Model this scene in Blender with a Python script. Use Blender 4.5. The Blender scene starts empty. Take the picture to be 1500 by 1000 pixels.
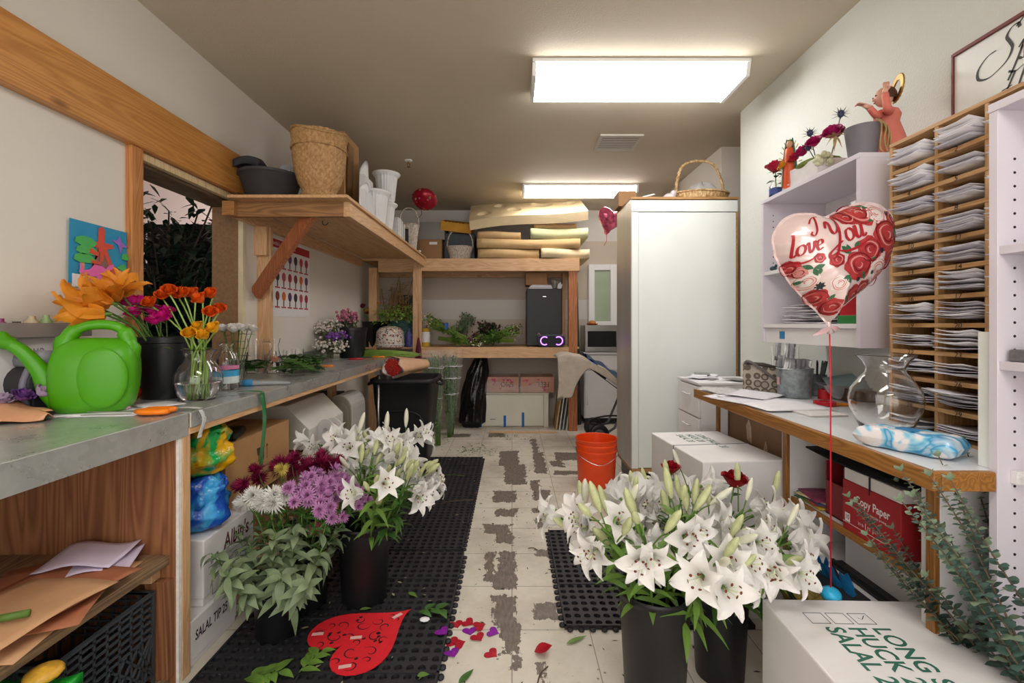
import bpy, math, random
from mathutils import Vector, Matrix, Euler
C = bpy.context.scene.collection
PI = math.pi
H, F = 1.2, 680.0
rnd = random.Random(7)
def X(px, d): return (px - 750) * d / F
def Z(py, d): return H + (476 - py) * d / F
def V(*a): return Vector(a)
def sc(h):
    r = [int(h[i:i+2], 16) / 255 for i in (0, 2, 4)]
    return tuple(((c + .055) / 1.055) ** 2.4 if c > .04045 else c / 12.92 for c in r)
# ---------------------------------------------------------------- mesh builder
class MB:
    def __init__(s): s.v, s.f, s.m, s.s = [], [], [], []
    def add(s, vs, fs, mi=0, sm=False, T=None):
        b = len(s.v)
        s.v += [tuple(T @ Vector(p)) if T is not None else tuple(p) for p in vs]
        for f in fs:
            s.f.append(tuple(i + b for i in f)); s.m.append(mi); s.s.append(sm)
        return s
    def box(s, x0, x1, y0, y1, z0, z1, mi=0, T=None):
        v = [(x, y, z) for z in (z0, z1) for y in (y0, y1) for x in (x0, x1)]
        return s.add(v, [(0,2,3,1),(4,5,7,6),(0,1,5,4),(2,6,7,3),(0,4,6,2),(1,3,7,5)], mi, False, T)
    def bar(s, a, b, w, h, mi=0, up=(0,0,1)):
        a, b = Vector(a), Vector(b); d = b - a; L = d.length; d.normalize()
        x = d.cross(Vector(up))
        if x.length < 1e-4: x = d.cross(Vector((1,0,0)))
        x.normalize(); y = x.cross(d)
        T = Matrix((( x.x,d.x,y.x,a.x),(x.y,d.y,y.y,a.y),(x.z,d.z,y.z,a.z),(0,0,0,1)))
        return s.box(-w/2, w/2, 0, L, -h/2, h/2, mi, T)
    def tube(s, pts, r, n=8, mi=0, cap=True, T=None):
        pts = [Vector(p) for p in pts]; k = len(pts)
        rs = r if isinstance(r, (list, tuple)) else [r] * k
        vs, fs = [], []; ref = None
        for i, p in enumerate(pts):
            d = (pts[min(i+1, k-1)] - pts[max(i-1, 0)])
            if d.length < 1e-9: d = Vector((0,0,1))
            d.normalize()
            if ref is None:
                ref = Vector((1,0,0)) if abs(d.x) < .8 else Vector((0,1,0))
            ref = (ref - d * ref.dot(d)).normalized(); q = d.cross(ref)
            for j in range(n):
                a = 2 * PI * j / n
                vs.append(p + (ref * math.cos(a) + q * math.sin(a)) * rs[i])
        for i in range(k - 1):
            for j in range(n):
                fs.append((i*n+j, i*n+(j+1)%n, (i+1)*n+(j+1)%n, (i+1)*n+j))
        if cap: fs += [tuple(range(n))[::-1], tuple(range((k-1)*n, k*n))]
        return s.add(vs, fs, mi, True, T)
    def lathe(s, prof, n=28, mi=0, T=None, lob=0, nl=6, sm=True):
        vs, fs = [], []; full, cuts = [], set()
        for i, p in enumerate(prof):                 # split the ring where the profile turns sharply
            full.append(p)
            if 0 < i < len(prof) - 1 and p[0] > 1e-4:
                u = Vector((p[0]-prof[i-1][0], p[1]-prof[i-1][1])); w = Vector((prof[i+1][0]-p[0], prof[i+1][1]-p[1]))
                if u.length > 1e-7 and w.length > 1e-7 and u.angle(w) > .9: cuts.add(len(full)-1); full.append(p)
        prof = full
        for r, z in prof:
            for j in range(n):
                a = 2 * PI * j / n; q = r * (1 + lob * math.cos(nl * a))
                vs.append((q * math.cos(a), q * math.sin(a), z))
        for i in range(len(prof) - 1):
            if i in cuts: continue
            for j in range(n):
                fs.append((i*n+j, i*n+(j+1)%n, (i+1)*n+(j+1)%n, (i+1)*n+j))
        return s.add(vs, fs, mi, sm, T)
    def ell(s, c, r, n=12, k=8, mi=0, T=None):
        r = r if isinstance(r, (tuple, list)) else (r, r, r)
        vs, fs = [], []
        for i in range(k + 1):
            t = PI * i / k
            for j in range(n):
                a = 2 * PI * j / n
                vs.append((c[0]+r[0]*math.sin(t)*math.cos(a), c[1]+r[1]*math.sin(t)*math.sin(a), c[2]-r[2]*math.cos(t)))
        for i in range(k):
            for j in range(n):
                fs.append((i*n+j, i*n+(j+1)%n, (i+1)*n+(j+1)%n, (i+1)*n+j))
        return s.add(vs, fs, mi, True, T)
    def prism(s, pts, z0, z1, mi=0, T=None):
        n = len(pts)
        vs = [(x, y, z0) for x, y in pts] + [(x, y, z1) for x, y in pts]
        fs = [tuple(range(n))[::-1], tuple(range(n, 2*n))] + [(i, (i+1)%n, n+(i+1)%n, n+i) for i in range(n)]
        return s.add(vs, fs, mi, False, T)
    def sheet(s, fn, nu, nv, mi=0, sm=True, T=None):
        vs = [fn(i/nu, j/nv) for i in range(nu+1) for j in range(nv+1)]
        w = nv + 1
        fs = [(i*w+j, (i+1)*w+j, (i+1)*w+j+1, i*w+j+1) for i in range(nu) for j in range(nv)]
        return s.add(vs, fs, mi, sm, T)
    def slab(s, fn, th, nu, nv, mi=0):          # a sheet with thickness along z
        w = nv + 1; N = (nu+1) * w
        g = [fn(i/nu, j/nv) for i in range(nu+1) for j in range(nv+1)]
        vs = [(x, y, z) for x, y, z in g] + [(x, y, z + th) for x, y, z in g]
        fs = []
        for i in range(nu):
            for j in range(nv):
                q = (i*w+j, (i+1)*w+j, (i+1)*w+j+1, i*w+j+1)
                fs += [q[::-1], tuple(a + N for a in q)]
        rim = [i*w for i in range(nu+1)] + [nu*w+j for j in range(1, w)] + [i*w+nv for i in range(nu-1, -1, -1)] + [j for j in range(nv-1, 0, -1)]
        for a, b in zip(rim, rim[1:] + rim[:1]): fs.append((a, b, b+N, a+N))
        return s.add(vs, fs, mi, True)
    def leaf(s, p, d, L, w, up=(0,0,1), bend=.3, mi=0, n=4, fold=.2, tip=.75):
        p, d, up = Vector(p), Vector(d).normalized(), Vector(up)
        sd = d.cross(up)
        if sd.length < 1e-3: sd = d.cross(Vector((1,.3,0)))
        sd.normalize(); nm = sd.cross(d)
        vs, fs = [], []
        for i in range(n + 1):
            t = i / n; c = p + d * (t * L) - up * (bend * L * t * t)
            ww = w * .5 * max(.05, math.sin(PI * min(1, .03 + .97 * t ** tip)))
            vs += [c - sd * ww + nm * (fold * ww), c, c + sd * ww + nm * (fold * ww)]
        for i in range(n):
            for j in (0, 1): fs.append((i*3+j, i*3+j+1, i*3+j+4, i*3+j+3))
        return s.add(vs, fs, mi, True)
    def ribbon(s, pts, w, fmap, mi=0):           # flat pen stroke: 2-D polyline with width, mapped to 3-D
        vs, fs = [], []; n = len(pts)
        for i in range(n):
            a, b = pts[max(0, i-1)], pts[min(n-1, i+1)]
            dx, dy = b[0]-a[0], b[1]-a[1]; l = math.hypot(dx, dy) or 1
            ww = w(i/(n-1), dx/l, dy/l) if callable(w) else w
            vs += [fmap(pts[i][0]-dy/l*ww/2, pts[i][1]+dx/l*ww/2), fmap(pts[i][0]+dy/l*ww/2, pts[i][1]-dx/l*ww/2)]
        for i in range(n - 1): fs.append((2*i, 2*i+1, 2*i+3, 2*i+2))
        return s.add(vs, fs, mi, False)
    def text(s, string, size, T, mi=0, sx=1.0, shear=0, align='LEFT', off=0):
        cu = bpy.data.curves.new('t', 'FONT'); cu.body = string; cu.size = size; cu.align_x = align; cu.shear = shear; cu.offset = off; cu.resolution_u = 3
        o = bpy.data.objects.new('t', cu); me = o.to_mesh()
        s.add([(v.co.x * sx, v.co.y, v.co.z) for v in me.vertices], [tuple(p.vertices) for p in me.polygons], mi, False, T)
        o.to_mesh_clear(); bpy.data.objects.remove(o); bpy.data.curves.remove(cu)
        return s
def basis(o, x, y):                              # matrix from origin, x axis, y axis
    x, y = Vector(x).normalized(), Vector(y).normalized(); z = x.cross(y); o = Vector(o)
    return Matrix(((x.x,y.x,z.x,o.x),(x.y,y.y,z.y,o.y),(x.z,y.z,z.z,o.z),(0,0,0,1)))
def spline(pts, k=6):                            # Catmull-Rom
    P_ = [Vector(p) for p in pts]; P_ = [2*P_[0]-P_[1]] + P_ + [2*P_[-1]-P_[-2]]; out = []
    for i in range(1, len(P_) - 2):
        a, b, c, d = P_[i-1:i+3]
        for j in range(k):
            t = j / k
            out.append(.5 * ((2*b) + (c-a)*t + (2*a-5*b+4*c-d)*t*t + (3*b-a-3*c+d)*t**3))
    return out + [P_[-2]]
def link(o, parent=None):
    C.objects.link(o)
    if parent is not None: o.parent = parent
    return o
def make(name, mb, mats, parent=None, bev=0, loc=None, rot=None):
    me = bpy.data.meshes.new(name); me.from_pydata(mb.v, [], mb.f)
    for m in (mats if isinstance(mats, (list, tuple)) else [mats]): me.materials.append(m)
    me.polygons.foreach_set('material_index', mb.m); me.polygons.foreach_set('use_smooth', mb.s); me.update()
    o = link(bpy.data.objects.new(name, me), parent)
    if loc is not None: o.location = loc
    if rot is not None: o.rotation_euler = rot
    if bev:
        b = o.modifiers.new('bevel', 'BEVEL'); b.width = bev; b.segments = 2; b.limit_method = 'ANGLE'
    return o
def tag(o, label, cat, group=None):
    o['label'] = label; o['category'] = cat
    if group: o['group'] = group
    return o
def T(name, label, cat, loc=(0,0,0), rot=(0,0,0), group=None):
    o = link(bpy.data.objects.new(name, None)); o.location = loc; o.empty_display_size = .05
    o.rotation_euler = rot if isinstance(rot, (tuple, Euler)) else (0, 0, rot)
    return tag(o, label, cat, group)
def P(name, mb, mats, parent, bev=0, label=None, loc=None, rot=None):
    o = make(name, mb, mats, parent, bev, loc, rot)
    if label: o['label'] = label
    return o
def S(name, mb, mats, label, cat, loc=(0,0,0), rot=(0,0,0), group=None, bev=0):
    o = make(name, mb, mats, None, bev, loc, rot if isinstance(rot, (tuple, Euler)) else (0, 0, rot))
    return tag(o, label, cat, group)
def ST(name, mb, mats, bev=0, parent=None):
    o = make(name, mb, mats, parent, bev)
    if parent is None: o['kind'] = 'structure'
    return o
def dup(o, loc=None, rot=None, label=None, group=None, parent=None, scale=None):
    c = o.copy(); C.objects.link(c)
    if parent is not None: c.parent = parent
    if loc is not None: c.location = loc
    if rot is not None: c.rotation_euler = rot if not isinstance(rot, (int, float)) else (0, 0, rot)
    if scale: c.scale = (scale,)*3
    if label: c['label'] = label
    if group: c['group'] = group
    for ch in list(o.children): dup(ch, parent=c)
    return c
# ---------------------------------------------------------------- materials
MATS = {}
def nodes(name):
    m = bpy.data.materials.new(name); m.use_nodes = True
    nt = m.node_tree; b = nt.nodes['Principled BSDF']
    return m, nt, b
def nd(nt, t, **kw):
    n = nt.nodes.new(t)
    for k, v in kw.items():
        if k.startswith('i_'):
            key = k[2:]; key = int(key) if key.isdigit() else key
            n.inputs[key].default_value = v
        else: setattr(n, k, v)
    return n
def mix(nt, fac, a, b, mode='MIX'):
    n = nt.nodes.new('ShaderNodeMix'); n.data_type = 'RGBA'; n.blend_type = mode
    for i, v in ((0, fac), (6, a), (7, b)):
        if hasattr(v, 'is_linked'): nt.links.new(v, n.inputs[i])
        elif i: n.inputs[i].default_value = (*v[:3], 1)
        else: n.inputs[i].default_value = v
    return n.outputs[2]
def noise(nt, scale, detail=3, rough=.55, vec=None, dist=0):
    n = nd(nt, 'ShaderNodeTexNoise'); n.inputs['Scale'].default_value = scale; n.inputs['Detail'].default_value = detail
    n.inputs['Roughness'].default_value = rough; n.inputs['Distortion'].default_value = dist
    if vec is not None: nt.links.new(vec, n.inputs['Vector'])
    return n.outputs['Fac']
def ramp(nt, fac, stops):
    r = nt.nodes.new('ShaderNodeValToRGB'); e = r.color_ramp.elements
    while len(e) < len(stops): e.new(.5)
    for x, (p, c) in zip(e, stops):
        x.position = p; x.color = (*c, 1) if len(c) == 3 else c
    nt.links.new(fac, r.inputs[0]); return r.outputs[0]
def objco(nt, scale=(1,1,1)):
    t = nt.nodes.new('ShaderNodeTexCoord'); mp = nt.nodes.new('ShaderNodeMapping'); mp.inputs['Scale'].default_value = scale
    nt.links.new(t.outputs['Object'], mp.inputs['Vector']); return mp.outputs['Vector']
def bump(nt, b, h, strength=.3, dist=.01):
    n = nt.nodes.new('ShaderNodeBump'); n.inputs['Strength'].default_value = strength; n.inputs['Distance'].default_value = dist
    nt.links.new(h, n.inputs['Height']); nt.links.new(n.outputs[0], b.inputs['Normal'])
def mat(name, col, rough=.5, metal=0, var=.1, scale=9, bmp=0, bscale=90, trans=0, coat=0, thin=0, ior=1.45, stretch=(1,1,1)):
    if name in MATS: return MATS[name]
    c = sc(col) if isinstance(col, str) else col
    m, nt, b = nodes(name)
    b.inputs['Roughness'].default_value = rough; b.inputs['Metallic'].default_value = metal
    b.inputs['IOR'].default_value = ior
    if trans: b.inputs['Transmission Weight'].default_value = trans
    if coat: b.inputs['Coat Weight'].default_value = coat
    if var:
        f = noise(nt, scale, 4, .6, objco(nt, stretch))
        nt.links.new(mix(nt, ramp(nt, f, [(.3, (0,0,0)), (.7, (1,1,1))]), tuple(x*(1-var) for x in c), tuple(min(1, x*(1+var)) for x in c)), b.inputs['Base Color'])
    else: b.inputs['Base Color'].default_value = (*c, 1)
    if bmp: bump(nt, b, noise(nt, bscale, 3, .6, objco(nt, stretch)), bmp)
    if thin:                                     # thin petals and leaves let some light through
        tr = nt.nodes.new('ShaderNodeBsdfTranslucent'); tr.inputs[0].default_value = (*c, 1)
        mx = nt.nodes.new('ShaderNodeMixShader'); mx.inputs[0].default_value = thin
        out = nt.nodes['Material Output']
        nt.links.new(b.outputs[0], mx.inputs[1]); nt.links.new(tr.outputs[0], mx.inputs[2]); nt.links.new(mx.outputs[0], out.inputs[0])
    MATS[name] = m; return m
def wood(name, c1, c2, axis, rough=.5, knots=True, sc_=9):
    if name in MATS: return MATS[name]
    m, nt, b = nodes(name); b.inputs['Roughness'].default_value = rough
    s = [sc_, sc_, sc_]; s['xyz'.index(axis)] = sc_ * .07
    v = objco(nt, s)
    w = nd(nt, 'ShaderNodeTexNoise'); w.inputs['Scale'].default_value = 1.6; w.inputs['Detail'].default_value = 2; w.inputs['Distortion'].default_value = .6
    nt.links.new(v, w.inputs['Vector'])
    ring = nd(nt, 'ShaderNodeMath', operation='MULTIPLY', i_1=14.0); nt.links.new(w.outputs['Fac'], ring.inputs[0])
    fr = nd(nt, 'ShaderNodeMath', operation='PINGPONG', i_1=.5); nt.links.new(ring.outputs[0], fr.inputs[0])
    g = noise(nt, 9, 4, .6, v)
    a1 = ramp(nt, fr.outputs[0], [(.0, (0,0,0)), (.5, (1,1,1))])
    col = mix(nt, a1, sc(c2), sc(c1))
    col = mix(nt, ramp(nt, g, [(.35, (.18,.18,.18)), (.6, (0,0,0))]), col, tuple(x*.55 for x in sc(c2)))
    if knots:
        s2 = [5, 5, 5]; s2['xyz'.index(axis)] = 2
        vo = nd(nt, 'ShaderNodeTexVoronoi'); vo.inputs['Scale'].default_value = 1.0
        nt.links.new(objco(nt, s2), vo.inputs['Vector'])
        col = mix(nt, ramp(nt, vo.outputs['Distance'], [(.05, (.9,.9,.9)), (.11, (0,0,0))]), col, tuple(x*.35 for x in sc(c2)))
    nt.links.new(col, b.inputs['Base Color']); bump(nt, b, g, .12, .003)
    MATS[name] = m; return m
def emis(name, col, st):
    m, nt, b = nodes(name); b.inputs['Base Color'].default_value = (*col, 1)
    b.inputs['Emission Color'].default_value = (*col, 1); b.inputs['Emission Strength'].default_value = st
    return m
def wallmat(name, c, bmp=.25, bsc=110, bands=None):
    m, nt, b = nodes(name); b.inputs['Roughness'].default_value = .75
    v = objco(nt); f = noise(nt, 1.7, 4, .6, v)
    col = mix(nt, ramp(nt, f, [(.3, (0,0,0)), (.75, (1,1,1))]), tuple(x*.95 for x in sc(c)), tuple(min(1, x*1.03) for x in sc(c)))
    if bands:                                    # differently painted bands by height
        sp = nt.nodes.new('ShaderNodeSeparateXYZ'); nt.links.new(v, sp.inputs[0])
        mp = nd(nt, 'ShaderNodeMapRange'); mp.inputs[2].default_value = 2.7; nt.links.new(sp.outputs[2], mp.inputs[0])
        st = []
        for z, cc in bands: st.append((z / 2.7, sc(cc)))
        r = ramp(nt, mp.outputs[0], st)
        r.node.color_ramp.interpolation = 'CONSTANT'
        col = mix(nt, .12, r, col)
    nt.links.new(col, b.inputs['Base Color']); bump(nt, b, noise(nt, bsc, 3, .6, v), bmp, .006)
    return m
FIR = {a: wood('fir_'+a, 'dcb48c', 'c99a6c', a) for a in 'xyz'}
BEAMW = wood('beam_fir', 'd09450', 'b87a3a', 'y', .38, True, 6)
REDW = wood('red_fir', 'b5714a', '8f4f2e', 'z')
REDP = wood('red_fir_post', 'c07a47', '9a5a30', 'z')
PLY = wood('plywood', 'd8ae80', 'c4966a', 'y', .6, False, 5)
PLYD = wood('old_plywood', '9a6842', '74462a', 'z', .6, True, 5)
OLDW = wood('grey_old_wood', '9a7c5a', '6a5340', 'y', .7, False, 7)
DESKW = wood('desk_oak', 'b07a3c', '8a5a26', 'y', .35, False)
DESKWZ = wood('desk_oak_z', 'a8743a', '845424', 'z', .35, False)
ORGW = {a: wood('pine_'+a, 'cfa878', 'b98b58', a, .5, False) for a in 'xyz'}
WHITE = mat('white_laminate', 'e6e4e6', .4, var=.04, scale=3)
LAV = mat('white_melamine', 'dcd6e0', .4, var=.04, scale=3)
BLK = mat('black_plastic', '16171a', .42, var=.25, scale=3)
BLKG = mat('gloss_black', '0e0e10', .25, var=.2)
WPAP = mat('white_paper', 'eceaf0', .7, var=.04)
EPAP = [mat('envelope_white_%d' % i, c, .75, var=.05) for i, c in enumerate(('f0eef2', 'dcdae2', 'cccad4'))]
KRAFT = mat('kraft_paper', 'c79a72', .65, var=.1, scale=5, bmp=.1, bscale=25)
CARD = mat('cardboard', 'b88c5e', .75, var=.08, scale=5)
CARDD = mat('cardboard_dark', '9c7550', .75, var=.08, scale=5)
WBOX = mat('white_carton', 'e4e1e2', .7, var=.05, scale=5)
GLASS = mat('clear_glass', 'ffffff', .02, var=0, trans=1)
def filmmat(name='clear_film', amt=.07):
    m, nt, b = nodes(name); b.inputs['Roughness'].default_value = .15
    bump(nt, b, noise(nt, 14, 3, .7, objco(nt), 1.5), .9, .02)
    tr = nt.nodes.new('ShaderNodeBsdfTransparent'); mx = nt.nodes.new('ShaderNodeMixShader'); mx.inputs[0].default_value = amt
    b.inputs['Base Color'].default_value = (.9, .92, .95, 1)
    nt.links.new(tr.outputs[0], mx.inputs[1]); nt.links.new(b.outputs[0], mx.inputs[2]); nt.links.new(mx.outputs[0], nt.nodes['Material Output'].inputs[0])
    return m
FILM = filmmat(); FILM2 = filmmat('crumpled_film', .2)
STEM = mat('green_stem', '5b7d33', .5, var=.15, thin=.1)
LEAF = mat('green_leaf', '46702f', .45, var=.25, thin=.2)
LEAFD = mat('dark_leaf', '2c4a2a', .4, var=.3, thin=.15)
LEAFB = mat('bright_leaf', '6f9440', .45, var=.25, thin=.25)
SAGE = mat('sage_leaf', '7d8f6c', .55, var=.2, scale=14, thin=.15)
EUC = mat('eucalyptus_leaf', '58746a', .55, var=.25, scale=20, thin=.15)
PETW = mat('white_petal', 'f2f0ee', .5, var=.03, thin=.25)
BUDM = mat('lily_bud', 'c9cf9c', .45, var=.2, scale=25, thin=.1)
BROWN = mat('brown_anther', '6b3218', .7, var=.2)
STEEL = mat('brushed_steel', 'b0aeac', .3, 1, var=.12, scale=4, stretch=(1,1,.15))
CHROME = mat('chrome', 'd0d0d2', .15, 1, var=0)
def galv():
    m, nt, b = nodes('galvanised_sheet'); b.inputs['Metallic'].default_value = .65
    v = objco(nt); vo = nd(nt, 'ShaderNodeTexVoronoi'); vo.inputs['Scale'].default_value = 45; nt.links.new(v, vo.inputs['Vector'])
    f = noise(nt, 6, 5, .65, v)
    c = mix(nt, .5, ramp(nt, vo.outputs['Color'], [(0, sc('b4b8b9')), (1, sc('d2d6d6'))]), ramp(nt, f, [(.25, sc('a9aeac')), (.75, sc('cdd2cf'))]))
    nt.links.new(c, b.inputs['Base Color'])
    nt.links.new(ramp(nt, f, [(.3, (.22,)*3), (.7, (.42,)*3)]), b.inputs['Roughness'])
    return m
GALV = galv()
# ================================================================ THE ROOM
CEIL = 2.69
WL, WR, YB = -1.72, 1.60, 6.03
M_WALL = wallmat('wall_paint', 'dcd6cd', .06)
M_WALLR = wallmat('orange_peel_wall', 'd6d8d2', .55, 130)
M_CEIL = wallmat('ceiling_texture', 'c8bca8', .5, 150)
M_BACK = wallmat('back_wall_paint', 'd5cdc3', .08, 110, [(0, 'c9bfb2'), (1.27, 'd8d3cd'), (1.52, 'c9bcab'), (2.28, 'dcd8d4')])
def floor_mat():
    m, nt, b = nodes('worn_tile_floor'); b.inputs['Roughness'].default_value = .45
    v = objco(nt)
    base = ramp(nt, noise(nt, 2.2, 6, .65, v), [(.3, sc('b9b0a2')), (.55, sc('d6cfc2')), (.8, sc('e2dcd1'))])
    fine = noise(nt, 26, 5, .7, v)
    base = mix(nt, ramp(nt, fine, [(.63, (0,0,0)), (.72, (.65,)*3)]), base, sc('8b8070'))
    spk = nd(nt, 'ShaderNodeTexVoronoi'); spk.inputs['Scale'].default_value = 17; spk.inputs['Randomness'].default_value = 1; nt.links.new(v, spk.inputs['Vector'])
    base = mix(nt, ramp(nt, spk.outputs['Distance'], [(.05, (.8,.8,.8)), (.1, (0,0,0))]), base, sc('5c5348'))
    br = nd(nt, 'ShaderNodeTexBrick'); br.offset = 0
    for k, q in (('Scale', 1), ('Mortar Size', .0022), ('Mortar Smooth', .3), ('Brick Width', .3048), ('Row Height', .3048), ('Bias', 0)): br.inputs[k].default_value = q
    nt.links.new(v, br.inputs['Vector'])
    base = mix(nt, br.outputs['Fac'], base, sc('8d8476'))
    # bare glue patches where tiles wore off along the aisle
    rects = [(731,660,760,682),(738,680,771,710),(779,642,788,664),(782,662,799,694),(812,662,852,674),(806,674,826,684),(812,689,852,695),(722,719,756,736),(778,703,792,718),(781,717,807,732),(725,745,757,757),(778,743,792,751),(784,759,805,772),(708,768,749,782),(726,780,752,796),(710,807,726,850),(727,807,757,863),(784,805,808,816),(714,870,745,882),(726,872,758,914),(732,910,764,958),(784,882,819,908),(750,958,764,978),(785,970,800,1010),(655,635,690,640),(716,632,740,640)]
    no = nd(nt, 'ShaderNodeTexNoise'); no.inputs['Scale'].default_value = 9; no.inputs['Detail'].default_value = 6; no.inputs['Roughness'].default_value = .7; nt.links.new(v, no.inputs['Vector'])
    fl = None
    for x0, y0, x1, y1 in rects:
        d0, d1 = H*F/(y1-476), H*F/(y0-476); dm = (d0+d1)/2
        cx, cy = X((x0+x1)/2, dm), dm; hx, hy = (x1-x0)/2*dm/F, (d1-d0)/2
        a = nd(nt, 'ShaderNodeVectorMath', operation='SUBTRACT'); nt.links.new(v, a.inputs[0]); a.inputs[1].default_value = (cx, cy, 0)
        c = nd(nt, 'ShaderNodeVectorMath', operation='ABSOLUTE'); nt.links.new(a.outputs[0], c.inputs[0])
        e = nd(nt, 'ShaderNodeVectorMath', operation='SUBTRACT'); nt.links.new(c.outputs[0], e.inputs[0]); e.inputs[1].default_value = (hx, hy, 0)
        s = nt.nodes.new('ShaderNodeSeparateXYZ'); nt.links.new(e.outputs[0], s.inputs[0])
        mx = nd(nt, 'ShaderNodeMath', operation='MAXIMUM'); nt.links.new(s.outputs[0], mx.inputs[0]); nt.links.new(s.outputs[1], mx.inputs[1])
        if fl is None: fl = mx.outputs[0]
        else:
            mn = nd(nt, 'ShaderNodeMath', operation='MINIMUM'); nt.links.new(fl, mn.inputs[0]); nt.links.new(mx.outputs[0], mn.inputs[1]); fl = mn.outputs[0]
    k = nd(nt, 'ShaderNodeMath', operation='MULTIPLY_ADD', i_1=.13, i_2=-.062); nt.links.new(no.outputs['Fac'], k.inputs[0])
    f2 = noise(nt, 90, 3, .7, objco(nt, (1, .25, 1)))
    k2 = nd(nt, 'ShaderNodeMath', operation='MULTIPLY_ADD', i_1=.05, i_2=-.025); nt.links.new(f2, k2.inputs[0])
    s1 = nd(nt, 'ShaderNodeMath', operation='ADD'); nt.links.new(fl, s1.inputs[0]); nt.links.new(k.outputs[0], s1.inputs[1])
    s2 = nd(nt, 'ShaderNodeMath', operation='ADD'); nt.links.new(s1.outputs[0], s2.inputs[0]); nt.links.new(k2.outputs[0], s2.inputs[1])
    lt = nd(nt, 'ShaderNodeMath', operation='LESS_THAN', i_1=.0); nt.links.new(s2.outputs[0], lt.inputs[0])
    glue = ramp(nt, f2, [(.3, sc('5d554e')), (.7, sc('857a6f'))])
    nt.links.new(mix(nt, lt.outputs[0], base, glue), b.inputs['Base Color'])
    bump(nt, b, fine, .15, .004)
    return m
ST('floor', MB().box(-3.4, 3.2, -2.6, YB+.1, -.1, 0), floor_mat())
ST('ceiling', MB().box(-3.4, 3.2, -2.6, YB+.1, CEIL, CEIL+.1), M_CEIL)
OY0, OY1, OZ1 = 2.146, 2.96, 1.967
ST('wall_left', MB().box(WL-.18, WL, -2.6, OY0, 0, CEIL).box(WL-.18, WL, OY1, YB, 0, CEIL).box(WL-.18, WL, OY0, OY1, OZ1, CEIL).box(WL-.18, WL, OY0, OY1, 0, .88), M_WALL)
ST('wall_back', MB().box(WL, 1.9, YB, YB+.1, 0, CEIL), M_BACK)
ST('wall_right', MB().box(WR, WR+.15, -2.6, 3.25, 0, CEIL), M_WALLR)
ST('wall_recess', MB().box(1.75, 1.9, 3.88, YB, 0, CEIL).box(1.9, 2.6, 3.88, 4.0, 0, CEIL).box(2.5, 2.6, 3.1, 3.9, 0, CEIL).box(1.75, 2.6, 3.1, 3.25, 0, CEIL), M_WALL)
ST('wall_beyond', MB().box(-3.4, -3.3, -2.6, YB, 0, CEIL), mat('pink_wall', 'e3d3d3', .8, var=.04, scale=2))
# fir header board and the casing of the pass-through in the left wall
ST('trim_1', MB().box(WL, WL+.045, -2.0, 3.06, 2.005, 2.245), BEAMW, .003)
m = MB().box(WL, WL+.03, 2.065, 2.13, .9, 2.005); ST('trim_2', m, wood('casing_fir', 'c8894f', 'ab6a35', 'z', .45, False), .002)
m = MB().box(WL-.18, WL+.012, 2.13, 2.15, .9, 2.0).box(WL-.03, WL+.01, 2.15, OY1, 1.965, 2.0); ST('trim_3', m, wood('pale_casing', 'e3cfa8', 'cdb284', 'z', .5, False), .001)
ST('trim_4', MB().box(WL-.18, WL-.02, OY1-.02, OY1, .88, OZ1), mat('particle_board', '8a6a4c', .8, var=.18, scale=60))
ST('trim_5', MB().box(WL-.18, WL-.02, 2.15, OY1-.02, OZ1-.02, OZ1-.002), wood('dark_head', '6f5a44', '4a3a2b', 'y', .6))
ST('trim_6', MB().box(WL-.02, WL+.012, OY1-.012, OY1+.02, .9, 1.93), mat('pale_trim', 'd8c9a8', .6, var=.1), .001)
# ---------------------------------------------------------------- ceiling fixtures
DIFF = emis('fluorescent_diffuser', (1, .97, .93), 11.0)
LENS_END = mat('acrylic_end', 'f4f4f2', .4, var=0)
def ceiling_light(x0, x1, y0, y1, label):
    w, l, hh = x1-x0, y1-y0, .085
    t = T('ceiling_light', label, 'light', ((x0+x1)/2, (y0+y1)/2, CEIL), 0, 'ceiling fluorescent fixtures')
    P('fixture_tray', MB().box(-w/2, w/2, -l/2, l/2, -.022, 0), mat('white_metal', 'eeeeec', .4, var=0), t, .003)
    m = MB(); q = [(-l/2+.012, -.023), (-l/2+.03, -hh), (l/2-.03, -hh), (l/2-.012, -.023)]
    m.prism(q, -w/2+.022, w/2-.022, 0, Matrix(((0,0,1,0),(1,0,0,0),(0,1,0,0),(0,0,0,1))))
    P('diffuser', m, DIFF, t)
    for s in (-1, 1):
        q2 = [(-l/2+.006, -.023), (-l/2+.024, -hh-.004), (l/2-.024, -hh-.004), (l/2-.006, -.023)]
        e = MB().prism(q2, s*w/2-.0105-.0105*s, s*w/2+.0105-.0105*s, 0, Matrix(((0,0,1,0),(1,0,0,0),(0,1,0,0),(0,0,0,1))))
        P('end_cap', e, LENS_END, t)
    return t
ceiling_light(.115, 1.335, 2.585, 2.955, 'large bright fluorescent wraparound light above the near aisle')
ceiling_light(.115, 1.335, 4.88, 5.16, 'slim fluorescent light further back, above the wooden rack')
ceiling_light(-.60, .62, .05, .42, 'added fluorescent fill light on the ceiling behind the viewer')  # unseen fixture, added as fill for the room
ceiling_light(-.60, .62, -1.6, -1.23, 'added fluorescent fill light on the ceiling far behind the viewer')  # second unseen fixture, added to brighten from further back
t = T('ceiling_vent', 'square grey louvred air vent in the ceiling', 'vent', (.86, 3.78, CEIL), 0)
VG = mat('vent_grey', 'c2bdb4', .5, var=.05)
m = MB()
for a in ((-.17,.17,-.16,-.135),(-.17,.17,.135,.16),(-.17,-.145,-.135,.135),(.145,.17,-.135,.135)): m.box(*a, -.015, 0)
P('vent_frame', m, VG, t, .002)
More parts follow.
